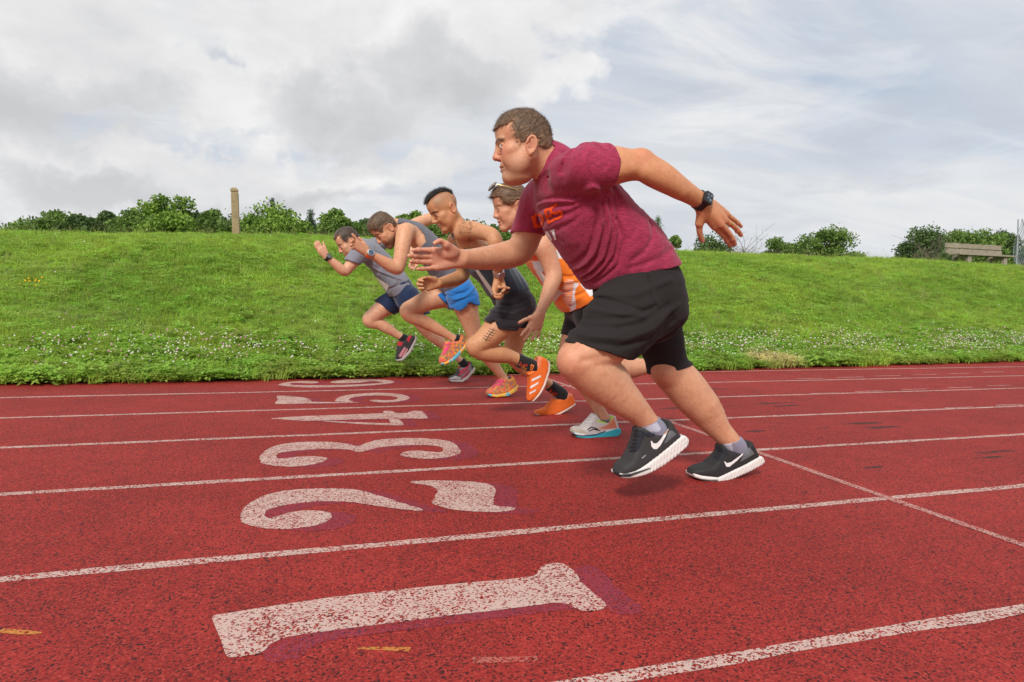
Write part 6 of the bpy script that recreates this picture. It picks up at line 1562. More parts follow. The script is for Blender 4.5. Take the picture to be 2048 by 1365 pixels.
# ================================================================== grinning man in the dark tank top, orange spikes
def runner_tattoo():
    Y0 = 3.62
    pr = Person((1.75, Y0, 0), label='grinning person with mohawk, shoulder tattoo, dark tank top and bright orange spiked shoes')
    SK = (.60, .305, .15, 1)
    head = Head((890, 418), 3.60, 34, 8, .895, jaw=1.0, brow=.9, smile=1.0, chin=.9)
    shn, shf = P3((938, 464), 3.45), P3((914, 480), 3.80); Ls = nvec(shn, shf); Lh = np.array([-.08, 1, 0]); Lh /= np.linalg.norm(Lh); mixL = lambda t: Lh * (1 - t) + Ls * t
    fr = (-.8, -.1, -.55)
    st = [(1034, 612, Y0, 28, 32, .155, mixL(0)), (1016, 588, Y0, 30, 36, .155, mixL(.1)), (992, 553, Y0, 29, 36, .148, mixL(.35)), (966, 522, Y0, 30, 33, .158, mixL(.65)), (944, 494, Y0, 28, 27, .165, mixL(.95)), (928, 472, Y0, 20, 19, .14, Ls), (916, 456, Y0, 13, 13, .065, Ls)]
    trunk = TE(st, fr)
    neck = T([(924, 466, 3.62, 19), (912, 448, 3.61, 17.5), (900, 430, 3.60, 18)])
    arm_n = T([(926, 466, 3.50, 19), (940, 461, 3.44, 19.5), (962, 464, 3.33, 16), (981, 470, 3.24, 15.5), (989, 479, 3.21, 15.5), (992, 494, 3.21, 15.5), (994, 518, 3.26, 13.5), (996, 540, 3.31, 10.5), (997, 553, 3.33, 9.5)])
    arm_f = T([(912, 482, 3.78, 18), (918, 505, 3.82, 16), (926, 530, 3.83, 15), (926, 548, 3.82, 14.5), (913, 558, 3.78, 14.5), (895, 563, 3.71, 12.5), (877, 567, 3.63, 9.5)])
    m = [(992, 574, 3.335), (988, 577.5, 3.325), (988, 583, 3.32), (991, 588, 3.325)]
    hd_n = hand((997, 555, 3.335), m, [[(1000, 575, 3.31), (1009, 575.5, 3.315), (1018, 577, 3.32)], [(990, 588, 3.30), (999, 590, 3.30), (1004, 584, 3.31)], [(991, 594, 3.30), (999, 595, 3.30), (1005, 590, 3.31)], [(995, 597, 3.31), (1001, 597, 3.31), (1005, 593, 3.315)]],
                [(1002, 560, 3.34), (1007, 571, 3.33), (1009, 579, 3.315), (1004, 585, 3.305)], rf=.0084, rp=.0128)
    mf = [(853, 559, 3.60), (850, 566, 3.60), (851, 573, 3.605), (856, 579, 3.61)]
    hd_f = hand((876, 567, 3.63), mf, [[(841, 559, 3.58), (838, 561, 3.56), (846, 563, 3.55)], [(837.5, 566, 3.58), (836, 569, 3.56), (845, 570, 3.55)], [(839.5, 574, 3.585), (838.5, 577, 3.565), (847, 577, 3.555)], [(846, 581, 3.59), (844.5, 583.5, 3.575), (852, 582.5, 3.565)]],
                [(869, 559, 3.61), (859, 556.5, 3.59), (851, 556, 3.57), (844, 558, 3.56)], rf=.0086, rp=.0128)
    leg_n = T([(1032, 614, 3.52, 33), (1010, 640, 3.50, 31), (983, 668, 3.48, 25.5), (962, 685, 3.47, 20.5), (951, 693, 3.47, 19.5), (960, 703, 3.475, 17), (976, 707, 3.48, 17.5), (1000, 709.5, 3.49, 17.5), (1024, 715, 3.50, 13.5), (1044, 723, 3.50, 11), (1062, 731, 3.50, 10.5), (1068, 742, 3.50, 9)])
    foot_n = T([(1066, 735, 3.5, 10), (1072, 752, 3.5, 9), (1068, 778, 3.5, 6)])
    leg_f = T([(1038, 616, 3.72, 31), (1036, 650, 3.73, 26), (1029, 685, 3.74, 20), (1026, 708, 3.74, 18), (1038, 725, 3.74, 17), (1054, 739, 3.73, 15), (1080, 757, 3.71, 11), (1102, 773, 3.69, 9.5), (1120, 785, 3.68, 9.5)])
    foot_f = T([(1122, 786, 3.68, 10), (1120, 800, 3.68, 9), (1095, 818, 3.68, 5)])
    pec = S(930, 488, 3.55, 16)
    body = Fold([(trunk, 0), (neck, .03), (arm_n, .03), (pec, .03), (arm_f, .03), (leg_n, .025), (foot_n, .01), (leg_f, .025), (foot_f, .01), (head, .02), (hd_n, .012), (hd_f, .012)])
    fp = face_paint(head, lips=(.42, .15, .11), brow=(.05, .035, .025), brow_w=1.0, cheek=.35, cheek_col=(.52, .18, .09), smile=1)
    def skin(V, cols, pp):
        fp(V, cols, pp); q = head.to_local(V)
        # shaved sides
        sh = np.clip((q[:, 2] - .028 + .22 * np.clip(q[:, 0] - .045, 0, 1) * 3) / .03, 0, 1) * (q[:, 0] < .070) * np.clip((.085 - q[:, 0]) / .03, 0, 1)
        sh2 = np.clip((-.03 - q[:, 0]) / .02, 0, 1) * np.clip((q[:, 2] + .055) / .03, 0, 1); m_ = (np.abs(q) < .13).all(1)
        paint(cols, np.maximum(sh, sh2) * .42 * m_, (.10, .075, .055))
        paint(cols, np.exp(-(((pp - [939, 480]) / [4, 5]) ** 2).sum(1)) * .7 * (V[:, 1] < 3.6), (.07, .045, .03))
        nails(cols, V, [(1018, 577)], [3.31], .005)
    pr.surf('body', body, .0062, M_SKIN, SK, skin, fine=[(head.lo + [0, .03, 0], head.hi - [0, .03, 0], .003), (hd_n.lo - .005, hd_n.hi + .005, .003), (hd_f.lo - .005, hd_f.hi + .005, .003)])
    make_eyes(pr, head, (1, .1, .05), .0112)
    # teeth
    V, F = mesh_field(Tube([head.to_world(q) for q in ((.083, -.018, -.0705), (.0905, 0, -.0725), (.083, .018, -.0705))], [.003, .0042, .003]), .0018); pr.add('teeth', V, F, M_TEETH)
    z5 = zz(830, 360, 8.53)
    ho = z5([(135, 395), (120, 340), (170, 270), (300, 170), (470, 100), (560, 110), (650, 190), (640, 250), (560, 195), (500, 195), (430, 215), (330, 260), (250, 320), (200, 390)])
    make_hair(pr, head, ho, 3.57, (.030, .026, .024, 1), .004, .003, (-.9, 0, -.35), 5000, .022, top=.009, seed=31, lift=.7)
    # tattoos: scroll pattern on the shoulder, fern on the thigh
    r = np.random.default_rng(77); tl = []
    for k in range(90):
        c = np.array([r.uniform(917, 947), r.uniform(444, 470)])
        if ((c - [932, 456]) / [17, 14]) @ ((c - [932, 456]) / [17, 14]) > 1: continue
        a0 = r.uniform(0, 6.28); rr = r.uniform(1.5, 4); n_ = 6; tl.append([tuple(c + rr * (1 - .1 * j) * np.array([math.cos(a0 + j * .8), math.sin(a0 + j * .8)])) for j in range(n_)])
    bo = bpy.data.objects[[o.name for o in pr.root.children if o.name.startswith('body')][0]]
    pr.decal('shoulder_tattoo', stroke_in(tl, .2), box_of(tl, 3), ['body'], M_TATTOO, .0009, .5, bo, cutoff=.03)['kind'] = 'stuff'
    z3 = zz(680, 580, 3.413); fe = [z3([(1052, 262), (1040, 285), (1018, 310), (992, 352)])]
    for (x, y) in ((1046, 274), (1036, 290), (1024, 304), (1010, 322), (1000, 338)):
        fe.append(z3([(x, y), (x + 12, y + 8), (x + 24, y + 6)])); fe.append(z3([(x, y), (x - 14, y - 2), (x - 24, y - 10)]))
    pr.decal('thigh_tattoo', stroke_in(fe, .55), box_of(fe, 3), ['body'], M_INK, .0009, .4, bo, cutoff=.03)['kind'] = 'stuff'
    # tank top
    sst = [(1030, 606, Y0, 33, 36, .170, mixL(0)), (1014, 585, Y0, 35, 41, .170, mixL(.1)), (991, 553, Y0, 33, 41, .160, mixL(.35)), (965, 522, Y0, 33, 37, .166, mixL(.65)), (943, 494, Y0, 31, 30, .171, mixL(.95)), (927, 471, Y0, 22, 21, .145, Ls), (914, 455, Y0, 16, 15, .07, Ls)]
    keep = Prism(px_poly([(903, 455), (915, 463), (919, 478), (924, 490), (934, 497), (946, 499), (958, 498), (972, 491), (984, 486), (1012, 500), (1070, 560), (1072, 570), (1057, 577), (1038, 589), (1014, 582), (990, 598), (975, 596), (930, 560), (880, 500)], 3.48))
    fl = folds([([(1022, 520), (1038, 550), (1046, 575)], 3, -0.0058), ([(1010, 530), (1022, 560), (1030, 580)], 3, 0.0068), ([(960, 530), (985, 560), (1005, 578)], 3, -0.0058)], 3.5, ymid=3.7)
    tank = Garment([(TE(sst, fr), 0), (Infl(trunk, .006), .01)], [keep], lambda P: fl(P) + cloth_noise(P, (.6, .8), 4, 17, .0055, 9.1), .016)
    pr.surf('tank_top', tank, .0050, M_CLOTH, (.040, .040, .052, 1), lambda V, cols, pp: paint_px(cols, pp, [(1005, 500), (1040, 540), (1065, 575), (1038, 589), (1012, 580), (1003, 540)], (.042, .055, .075), 3))
    lgp = [[(917, 478), (918.5, 484), (917.5, 487.5), (916, 482)]]
    b4 = [(950, 541), (956, 540), (988, 583), (984, 592)]; B = [P3(q, Y) for q, Y in zip(b4, (3.52, 3.47, 3.46, 3.52))]; nn = np.array([0, -.003, 0])
    pr.add('race_bib', np.array(B + [q + nn for q in B]), [[0, 1, 2, 3], [7, 6, 5, 4], [0, 4, 5, 1], [1, 5, 6, 2], [2, 6, 7, 3], [3, 7, 4, 0]], M_BIB, smooth=False)
    # shorts
    p_tr = TE([(1010, 580, Y0, 32, 37, .165, Lh), (1022, 597, Y0, 33, 37, .168, Lh), (1036, 618, Y0, 31, 34, .165, Lh)], (-.9, 0, -.3))
    pn = T([(1034, 612, 3.52, 36), (1012, 640, 3.50, 35), (985, 668, 3.48, 33)]); pf = T([(1040, 616, 3.72, 33), (1040, 650, 3.73, 28), (1036, 675, 3.74, 24)])
    ln = Garment([(pn, 0), (Infl(leg_n, .006), .01)], [Prism(px_poly([(958, 634), (976, 645), (986.5, 637), (989, 657), (1010, 662), (1031, 663), (1064, 628), (1075, 600), (1060, 560), (1000, 570), (965, 610)], 3.46))])
    lf = Garment([(pf, 0), (Infl(leg_f, .006), .01)], [half_plane((1020, 655), (1060, 657), 3.72, (1040, 620))])
    fl2 = folds([([(990, 610), (1020, 612), (1050, 600)], 3, -0.0058), ([(985, 622), (1020, 628), (1060, 612)], 3, 0.0068), ([(990, 636), (1030, 642), (1060, 622)], 3, -0.0058), ([(1000, 650), (1035, 652), (1058, 632)], 3, 0.0051)], 3.46, ymid=3.66)
    pr.surf('shorts', Garment([(p_tr, 0), (ln, .025), (lf, .02)], [half_plane((980, 600), (1060, 545), Y0, (1040, 640))], lambda P: fl2(P) + cloth_noise(P, (.95, .2), 4, 18, .0055, 5.5), .016), .0050, M_CLOTH, (.020, .016, .021, 1))
    # socks with flames, orange spikes
    def flames(cx, cy, ang):
        def g(V, cols, pp):
            r = np.random.default_rng(5); c, s_ = math.cos(ang), math.sin(ang)
            for k in range(26):
                o = np.array([r.uniform(-8, 7), r.uniform(-1, 10)]); p = np.array([cx, cy]) + np.array([c * o[0] - s_ * o[1], s_ * o[0] + c * o[1]]); w = r.uniform(.8, 1.9)
                L = [(p[0] - w, p[1] + 1.2), (p[0], p[1] - 2.4), (p[0] + w, p[1] + 1.2)]
                paint_px(cols, pp, L, (.75, .50, .03) if o[1] > 4 and r.random() < .6 else (.55, .03, .02), .4, .9)
            paint_px(cols, pp, [(cx - 14, cy - 30), (cx - 11, cy - 30), (cx - 16, cy + 30), (cx - 20, cy + 30)], (.16, .15, .16), .6) if 0 else None
        return g
    pr.surf('sock', Garment([(T([(1028, 717, 3.5, 14), (1046, 725, 3.5, 13.5), (1064, 733, 3.5, 13.5), (1070, 744, 3.5, 12)]), 0)], [half_plane((1038.5, 704), (1031, 735), 3.5, (1060, 730))]), .003, M_CLOTH, (.016, .015, .016, 1), flames(1048, 729, .35), key='sock_n')
    pr.surf('sock', Garment([(T([(1092, 766, 3.69, 11.5), (1108, 778, 3.69, 12.5), (1124, 790, 3.68, 13), (1122, 798, 3.68, 11)]), 0)], [half_plane((1090, 782), (1108, 760), 3.69, (1125, 790))]), .003, M_CLOTH, (.016, .015, .016, 1), flames(1108, 785, .7), key='sock_f')
    OR = (.86, .17, .025, 1)
    un = [(1073, 714), (1081, 713), (1090, 717), (1095, 727), (1093, 742), (1084, 769), (1073, 788), (1063, 801), (1058, 803), (1054.5, 800), (1056, 784), (1057, 767), (1056.5, 753), (1052, 747), (1060, 740), (1066, 737), (1070, 728)]
    sn = [(1092, 718), (1097, 727), (1096, 742), (1087, 769), (1076, 788), (1064, 802.5), (1061, 802), (1072, 787), (1083, 768), (1092, 742), (1093, 728)]
    make_shoe(pr, 3.50, un, sn, (1088, 716), (1060, 802), OR, (.70, .58, .50, 1), .043, .003, lambda V, c, pp: paint_px(c, pp, [(1072, 712), (1084, 712), (1080, 735), (1068, 740)], (.80, .25, .14), 2), None, T([(1066, 722, 3.5, 10), (1070, 738, 3.5, 8)]), key='spike_n', label='bright orange spiked shoe with three white stripes')
    sh = [o for o in pr.root.children if o.name.startswith('shoe')][-1]
    z8 = zz(860, 640, 5.12); bars = [z8([(1045, 608), (1130, 566), (1136, 588), (1042, 632)]), z8([(1030, 682), (1112, 632), (1106, 658), (1028, 706)]), z8([(1022, 745), (1088, 708), (1080, 732), (1018, 764)])]
    for bq in bars: pr.decal('shoe_stripe', poly_in(bq), box_of([bq]), ['spike_n'], M_WHITE, .0012, .5, sh, cutoff=.02)
    lc = [z8(l) for l in ([(1000, 545), (1040, 520), (1060, 470), (1035, 460), (1030, 510)], [(1010, 560), (1060, 540)], [(1012, 590), (1055, 575)])]
    M_OL = bpy.data.materials.get('orange_laces') or flat('orange_laces', (.80, .22, .05, 1), .7)
    pr.decal('laces', stroke_in(lc, 1.0), box_of(lc, 3), ['spike_n', 'sock_n'], M_OL, .003, .5, sh, cutoff=.03)
    uf = [(1069, 826), (1071, 821.5), (1078, 820), (1090.5, 816), (1100, 805), (1104, 798), (1110, 799), (1122, 795), (1135, 785), (1143, 788), (1148, 802), (1146, 808), (1130, 818), (1112, 827), (1094, 831), (1075, 831)]
    sf = [(1069, 826), (1080, 829), (1094, 829.5), (1112, 825.5), (1130, 816), (1147, 805.5), (1148.5, 808), (1131, 820), (1113, 829.5), (1094, 834), (1074, 833.5)]
    make_shoe(pr, 3.68, uf, sf, (1147, 806), (1071, 829), OR, (.70, .55, .48, 1), .043, .003, lambda V, c, pp: paint_px(c, pp, [(1120, 797), (1136, 783), (1146, 790), (1130, 800)], (.80, .25, .14), 2), None, T([(1118, 784, 3.68, 10), (1122, 794, 3.68, 8)]), key='spike_f', label='bright orange spiked shoe planted on the track')
    # wrist watch
    wc = P3((997, 546.5), 3.32); ax = nvec(P3((996, 540), 3.31), P3((997, 553), 3.33)); side = np.array([.15, -.97, .1]); side -= ax * (side @ ax); side /= np.linalg.norm(side)
    wt = ring_band(pr, 'watch', wc, ax, .0305, .027, .024, M_SILVER, flat=.95, side=side); acr = np.cross(ax, side)
    rounded_plate(pr, 'watch_case', wc + side * .028 - acr * .0, ax, acr, side, .034, .040, .011, .009, M_SILVER, wt)
    ring_band(pr, 'ring', P3((1002.5, 586), 3.305), nvec(P3((999, 590), 3.30), P3((1004, 584), 3.31)), .0105, .009, .004, M_BLACKPL, flat=1.0)
    return pr
C_ = runner_tattoo()

# ================================================================== bearded man in blue shorts
def runner_blue():
    Y0 = 4.43
    pr = Person((1.65, Y0, 0), label='bearded person with lowered head, grey tank top and bright blue shorts, orange strap watch')
    SK = (.70, .375, .215, 1)
    head = Head((772, 458), 4.42, 48, 2, .91, jaw=1.02, brow=1.0, smile=.3, chin=1.1)
    Ls = nvec(P3((815, 463), 4.26), P3((826, 452), 4.62)); Lh = np.array([.06, 1, 0]); mixL = lambda t: Lh * (1 - t) + Ls * t
    fr = (-.77, -.1, -.62)
    st = [(925, 594, Y0, 24, 26, .152, mixL(0)), (907, 567, Y0, 25, 30, .150, mixL(.1)), (884, 535, Y0, 25, 31, .145, mixL(.35)), (858, 501, Y0, 25, 28, .158, mixL(.65)), (833, 473, Y0, 20, 23, .162, mixL(.95)), (812, 456, Y0, 14, 13, .11, Ls), (800, 448, Y0, 10, 10, .06, Ls)]
    trunk = TE(st, fr)
    neck = T([(812, 460, Y0, 17), (800, 456, Y0, 15.5), (786, 454, Y0, 16)])
    arm_n = T([(820, 466, 4.32, 17), (811, 464, 4.26, 17.5), (807, 482, 4.23, 16.5), (803, 506, 4.21, 15), (799, 526, 4.20, 13.5), (795, 537, 4.20, 12.8), (785, 534, 4.19, 13), (772, 526.5, 4.18, 12), (756, 517.5, 4.17, 9.3), (743, 511, 4.16, 7.6), (737, 507.5, 4.16, 7.4)])
    arm_f = T([(822, 460, 4.58, 15), (832, 450, 4.63, 13.5), (852, 441, 4.68, 12), (872, 434, 4.70, 11), (888, 432, 4.70, 10), (892, 445, 4.66, 9.5), (890, 462, 4.62, 8)])
    m = [(716, 483, 4.14), (711.5, 487.5, 4.135), (710.5, 493, 4.135), (713, 498.5, 4.14)]
    hd = hand((736, 507, 4.16), m, [straight(m[0], (704.8, 469, 4.13), (0, -.5)), [(706, 481, 4.12), (702.5, 484, 4.115), (703, 487, 4.12)], [(704, 488, 4.12), (702, 491, 4.115), (704, 493.5, 4.12)], [(707, 495, 4.125), (704.5, 496.5, 4.12), (706.5, 499, 4.125)]],
              [(733, 498, 4.16), (727, 486.5, 4.17), (722.5, 480.5, 4.17), (718, 476, 4.17)], rf=.0086, rp=.0130)
    leg_n = T([(922, 590, 4.33, 26), (929, 608, 4.33, 25), (938, 634, 4.33, 20.5), (947, 664, 4.33, 16.5), (953, 684, 4.33, 15.5), (964, 700, 4.34, 14.5), (978, 717, 4.35, 13.5), (992, 736, 4.36, 10.5), (1004, 752, 4.37, 8.2), (1011, 762, 4.37, 8)])
    foot_n = T([(1011, 762, 4.37, 8), (1006, 772, 4.37, 7), (990, 782, 4.37, 5)])
    leg_f = T([(910, 592, 4.53, 25), (885, 593, 4.53, 23.5), (855, 602, 4.53, 20.5), (830, 614, 4.53, 18), (816, 622, 4.53, 17), (822, 632, 4.53, 15), (834, 638, 4.53, 14), (852, 646, 4.54, 13.5), (875, 658.5, 4.54, 11), (897, 671.5, 4.54, 8.3), (911, 680, 4.54, 8)])
    foot_f = T([(911, 680, 4.54, 8), (912, 690, 4.54, 7), (898, 708, 4.54, 5)])
    body = Fold([(trunk, 0), (neck, .03), (arm_n, .03), (arm_f, .03), (leg_n, .025), (foot_n, .01), (leg_f, .025), (foot_f, .01), (head, .02), (hd, .012)])
    fp = face_paint(head, lips=(.42, .17, .14), brow=(.14, .085, .05), stubble=0, cheek=.55)
    def skin(V, cols, pp):
        fp(V, cols, pp); q = head.to_local(V); m_ = (np.abs(q) < .15).all(1)
        d = np.sqrt((((q - np.array([.040, 0, -.088])) / np.array([.068, .09, .048])) ** 2).sum(1)); bd = np.clip(1.7 - d * 1.45, 0, 1) * (q[:, 2] < -.042 + .35 * np.clip(.02 - q[:, 0], 0, .1)) * m_
        paint(cols, bd * .88, (.12, .065, .035))
        red = np.clip((800 - pp[:, 0]) / 30, 0, 1) * np.clip((pp[:, 1] - 470) / 10, 0, 1) * (pp[:, 1] < 530) * (1 - m_); paint(cols, red * .45, (.52, .21, .12))
    pr.surf('body', body, .0070, M_SKIN, SK, skin, fine=[(head.lo + [0, .03, 0], head.hi - [0, .03, 0], .0036), (hd.lo - .005, hd.hi + .005, .0034)])
    make_eyes(pr, head, (1, .05, 0), .0112)
    z4 = zz(720, 410, 10.5)
    ho = z4([(90, 660), (70, 560), (110, 420), (190, 250), (330, 120), (430, 100), (560, 150), (690, 240), (800, 400), (800, 450), (740, 440), (640, 450), (600, 420), (530, 400), (480, 430), (475, 500), (490, 590), (450, 580), (390, 540), (320, 560), (270, 510), (220, 560), (200, 640), (160, 610)])
    make_hair(pr, head, ho, 4.36, (.135, .082, .048, 1), .006, .0036, (-.6, 0, -.6), 2600, .018, top=.015, seed=41, lift=.3, fib=.7, fade=(.42, .22, .13), fpx=2.5)
    # beard hair
    r = np.random.default_rng(4); V, F = pr.bvh['body']; q = head.to_local(V[F].mean(1)); d = np.sqrt((((q - np.array([.040, 0, -.090])) / np.array([.060, .085, .042])) ** 2).sum(1)); sel = F[(d < 1.05) & (q[:, 2] < -.055) & (np.abs(q) < .14).all(1)]
    if len(sel):
        Vs, Fs = strands(V, sel, 1500, .010, (.2, 0, -1), 6, w=.0012, lift=.4); pr.add('beard', Vs, Fs, M_HAIR, np.tile([.13, .070, .038], (len(Vs), 1)), smooth=False)
    # tank top
    keep = Prism(px_poly([(797, 447), (814, 438), (828, 442), (836, 452), (846, 466), (852, 480), (851, 496), (838, 506), (826, 500), (820, 520), (850, 540), (866, 562), (878, 590), (900, 592), (912, 586), (948, 556), (960, 540), (960, 500), (900, 440), (840, 430), (800, 435)], 4.30))
    keep2 = Prism(px_poly([(797, 447), (800, 432), (960, 432), (965, 545), (946, 557), (930, 573), (911, 585), (895, 587), (880, 588), (862, 566), (842, 535), (822, 512), (836, 500), (850, 484), (848, 470), (838, 456), (828, 448), (812, 444)], 4.30))
    sst = [(922, 590, Y0, 29, 29, .165, mixL(0)), (905, 565, Y0, 29, 33, .163, mixL(.1)), (883, 534, Y0, 28, 34, .155, mixL(.35)), (857, 500, Y0, 28, 31, .164, mixL(.65)), (832, 472, Y0, 23, 26, .167, mixL(.95)), (812, 455, Y0, 16, 15, .115, Ls), (800, 448, Y0, 12, 12, .07, Ls)]
    tank = Garment([(TE(sst, fr), 0), (Infl(trunk, .006), .01)], [keep2], lambda P: cloth_noise(P, (.64, .77), 4, 16, .006, 2.2), .018)
    pr.surf('tank_top', tank, .0056, M_GREYHEATHER, (.125, .125, .150, 1))
    # shorts
    p_tr = TE([(898, 556, Y0, 29, 32, .160, Lh), (910, 572, Y0, 29, 32, .165, Lh), (924, 596, Y0, 28, 29, .163, Lh)], (-.85, 0, -.4))
    pn = T([(921, 585, 4.33, 30), (930, 605, 4.33, 32), (938, 630, 4.33, 33)]); pf = T([(912, 590, 4.53, 29), (885, 594, 4.53, 27), (860, 602, 4.53, 25)])
    ln = Garment([(pn, 0), (Infl(leg_n, .006), .01)], [Prism(px_poly([(952, 560), (960, 612), (946, 609), (934, 603), (927, 615), (917, 622.5), (905, 618), (893, 612), (878, 590), (880, 560), (930, 540)], 4.28))])
    lf = Garment([(pf, 0), (Infl(leg_f, .006), .01)], [half_plane((861, 582), (896, 615), 4.5, (920, 580))])
    fl2 = folds([([(880, 590), (905, 592), (935, 580)], 2.4, -0.0058), ([(905, 600), (925, 595), (948, 575)], 2.4, 0.0085), ([(890, 583), (912, 588), (930, 586)], 2.4, -0.0058), ([(905, 610), (920, 600), (945, 592)], 2.4, -0.0058)], 4.28, ymid=4.45)
    pr.surf('shorts', Garment([(p_tr, 0), (ln, .02), (lf, .02)], [half_plane((880, 588), (955, 545), Y0, (930, 610))], lambda P: fl2(P) + cloth_noise(P, (.7, .6), 4, 15, .006, 8.8), .018), .0056, M_CLOTH, (.022, .175, .52, 1))
    # socks, shoes
    pr.surf('sock', Garment([(T([(1006, 752, 4.37, 9.5), (1013, 761, 4.37, 10), (1010, 770, 4.37, 9)]), 0)], [half_plane((1003, 768), (1024, 748), 4.37, (1014, 775))]), .0035, M_CLOTH, (.02, .022, .04, 1), key='sock_n')
    pr.surf('sock', Garment([(T([(904, 674, 4.54, 9.5), (914, 680, 4.54, 10.5), (915, 690, 4.54, 9.5)]), 0)], [half_plane((902, 690), (916, 664), 4.54, (920, 690))]), .0035, M_CLOTH, (.014, .014, .016, 1), key='sock_f')
    def multi(seed, base):
        def g(V, cols, pp):
            n1 = fbm(V * [60, 30, 60] + seed, 3); n2 = fbm(V * [75, 40, 75] + seed + 20, 3)
            paint(cols, np.clip((n1 - .52) * 14, 0, 1) * .85, (.78, .36, .04)); paint(cols, np.clip((n2 - .57) * 14, 0, 1) * .8, (.17, .19, .16)); paint(cols, np.clip((.40 - n2) * 14, 0, 1) * .8, (.78, .08, .12))
        return g
    def msole(seed):
        def g(V, cols, pp):
            n1 = fbm(V * [45, 20, 45] + seed, 2); paint(cols, np.clip((n1 - .56) * 20, 0, 1), (.10, .45, .62)); paint(cols, np.clip((.40 - n1) * 20, 0, 1), (.80, .30, .10))
        return g
    M_PL = flat('pink_laces', (.85, .06, .22, 1), .7)
    un = [(972, 786), (974, 781), (985, 775), (995, 764), (1000, 756), (1008, 757), (1021, 757), (1024, 752), (1028, 758), (1032, 768), (1031, 776), (1018, 786), (990, 789), (976, 789)]
    sn = [(972, 787), (990, 787.5), (1010, 785), (1024, 776), (1032, 768), (1035, 772), (1031, 781), (1013, 791.5), (988, 793.5), (976, 791.5)]
    make_shoe(pr, 4.37, un, sn, (1033, 774), (973, 789), (.74, .20, .09, 1), (.82, .50, .05, 1), .048, .0035, multi(3, 0), msole(2), T([(1008, 750, 4.37, 8.5), (1012, 762, 4.37, 7)]), key='shoe_n', label='multicoloured orange and yellow running shoe planted on the track')
    sh = [o for o in pr.root.children if o.name.startswith('shoe')][-1]; z8 = zz(860, 640, 5.12)
    lc = [z8(l) for l in ([(640, 670), (690, 635), (740, 640)], [(650, 690), (700, 660), (745, 660)], [(690, 625), (740, 615), (760, 640)])]
    pr.decal('laces', stroke_in(lc, 1.1), box_of(lc, 3), ['shoe_n'], M_PL, .003, .5, sh, cutoff=.03)
    uf = [(878, 724), (879, 718), (885, 706), (890, 685), (893, 682), (902, 684), (914, 680), (924, 668), (931, 671), (932, 678), (927, 694), (908, 715), (890, 726), (881, 727)]
    sf = [(879, 726), (890, 723), (906, 712), (925, 692), (931, 676), (936, 678), (930, 695), (909, 718.5), (889, 729), (881, 729)]
    make_shoe(pr, 4.54, uf, sf, (933, 676), (880, 727), (.74, .20, .09, 1), (.82, .50, .05, 1), .048, .0035, multi(9, 0), msole(7), T([(906, 676, 4.54, 8.5), (914, 684, 4.54, 7)]), key='shoe_f', label='multicoloured orange and yellow running shoe lifted off the ground')
    sh = [o for o in pr.root.children if o.name.startswith('shoe')][-1]; z3 = zz(680, 580, 3.413)
    lc = [z3(l) for l in ([(705, 440), (735, 400)], [(715, 410), (745, 385)], [(722, 375), (750, 365)])]
    pr.decal('laces', stroke_in(lc, 1.4), box_of(lc, 3), ['shoe_f'], M_PL, .003, .5, sh, cutoff=.03)
    # watch
    wc = P3((737, 508), 4.16); ax = nvec(P3((756, 517.5), 4.17), P3((736, 507), 4.16)); side = np.array([-.25, -.85, .45]); side -= ax * (side @ ax); side /= np.linalg.norm(side)
    M_OS = flat('orange_watch_strap', (.80, .14, .02, 1), .6)
    wt = ring_band(pr, 'watch', wc, ax, .0285, .026, .022, M_OS, flat=.95, side=side); acr = np.cross(ax, side)
    cc = wc + side * .029 - ax * .004
    rounded_plate(pr, 'watch_case', cc, ax, acr, side, .046, .046, .013, .0229, M_SILVER, wt); rounded_plate(pr, 'watch_glass', cc + side * .006, ax, acr, side, .034, .034, .004, .0169, watch_glass('blue_watch_glass', (.06, .10, .17, 1)), wt)
    return pr
D_ = runner_blue()

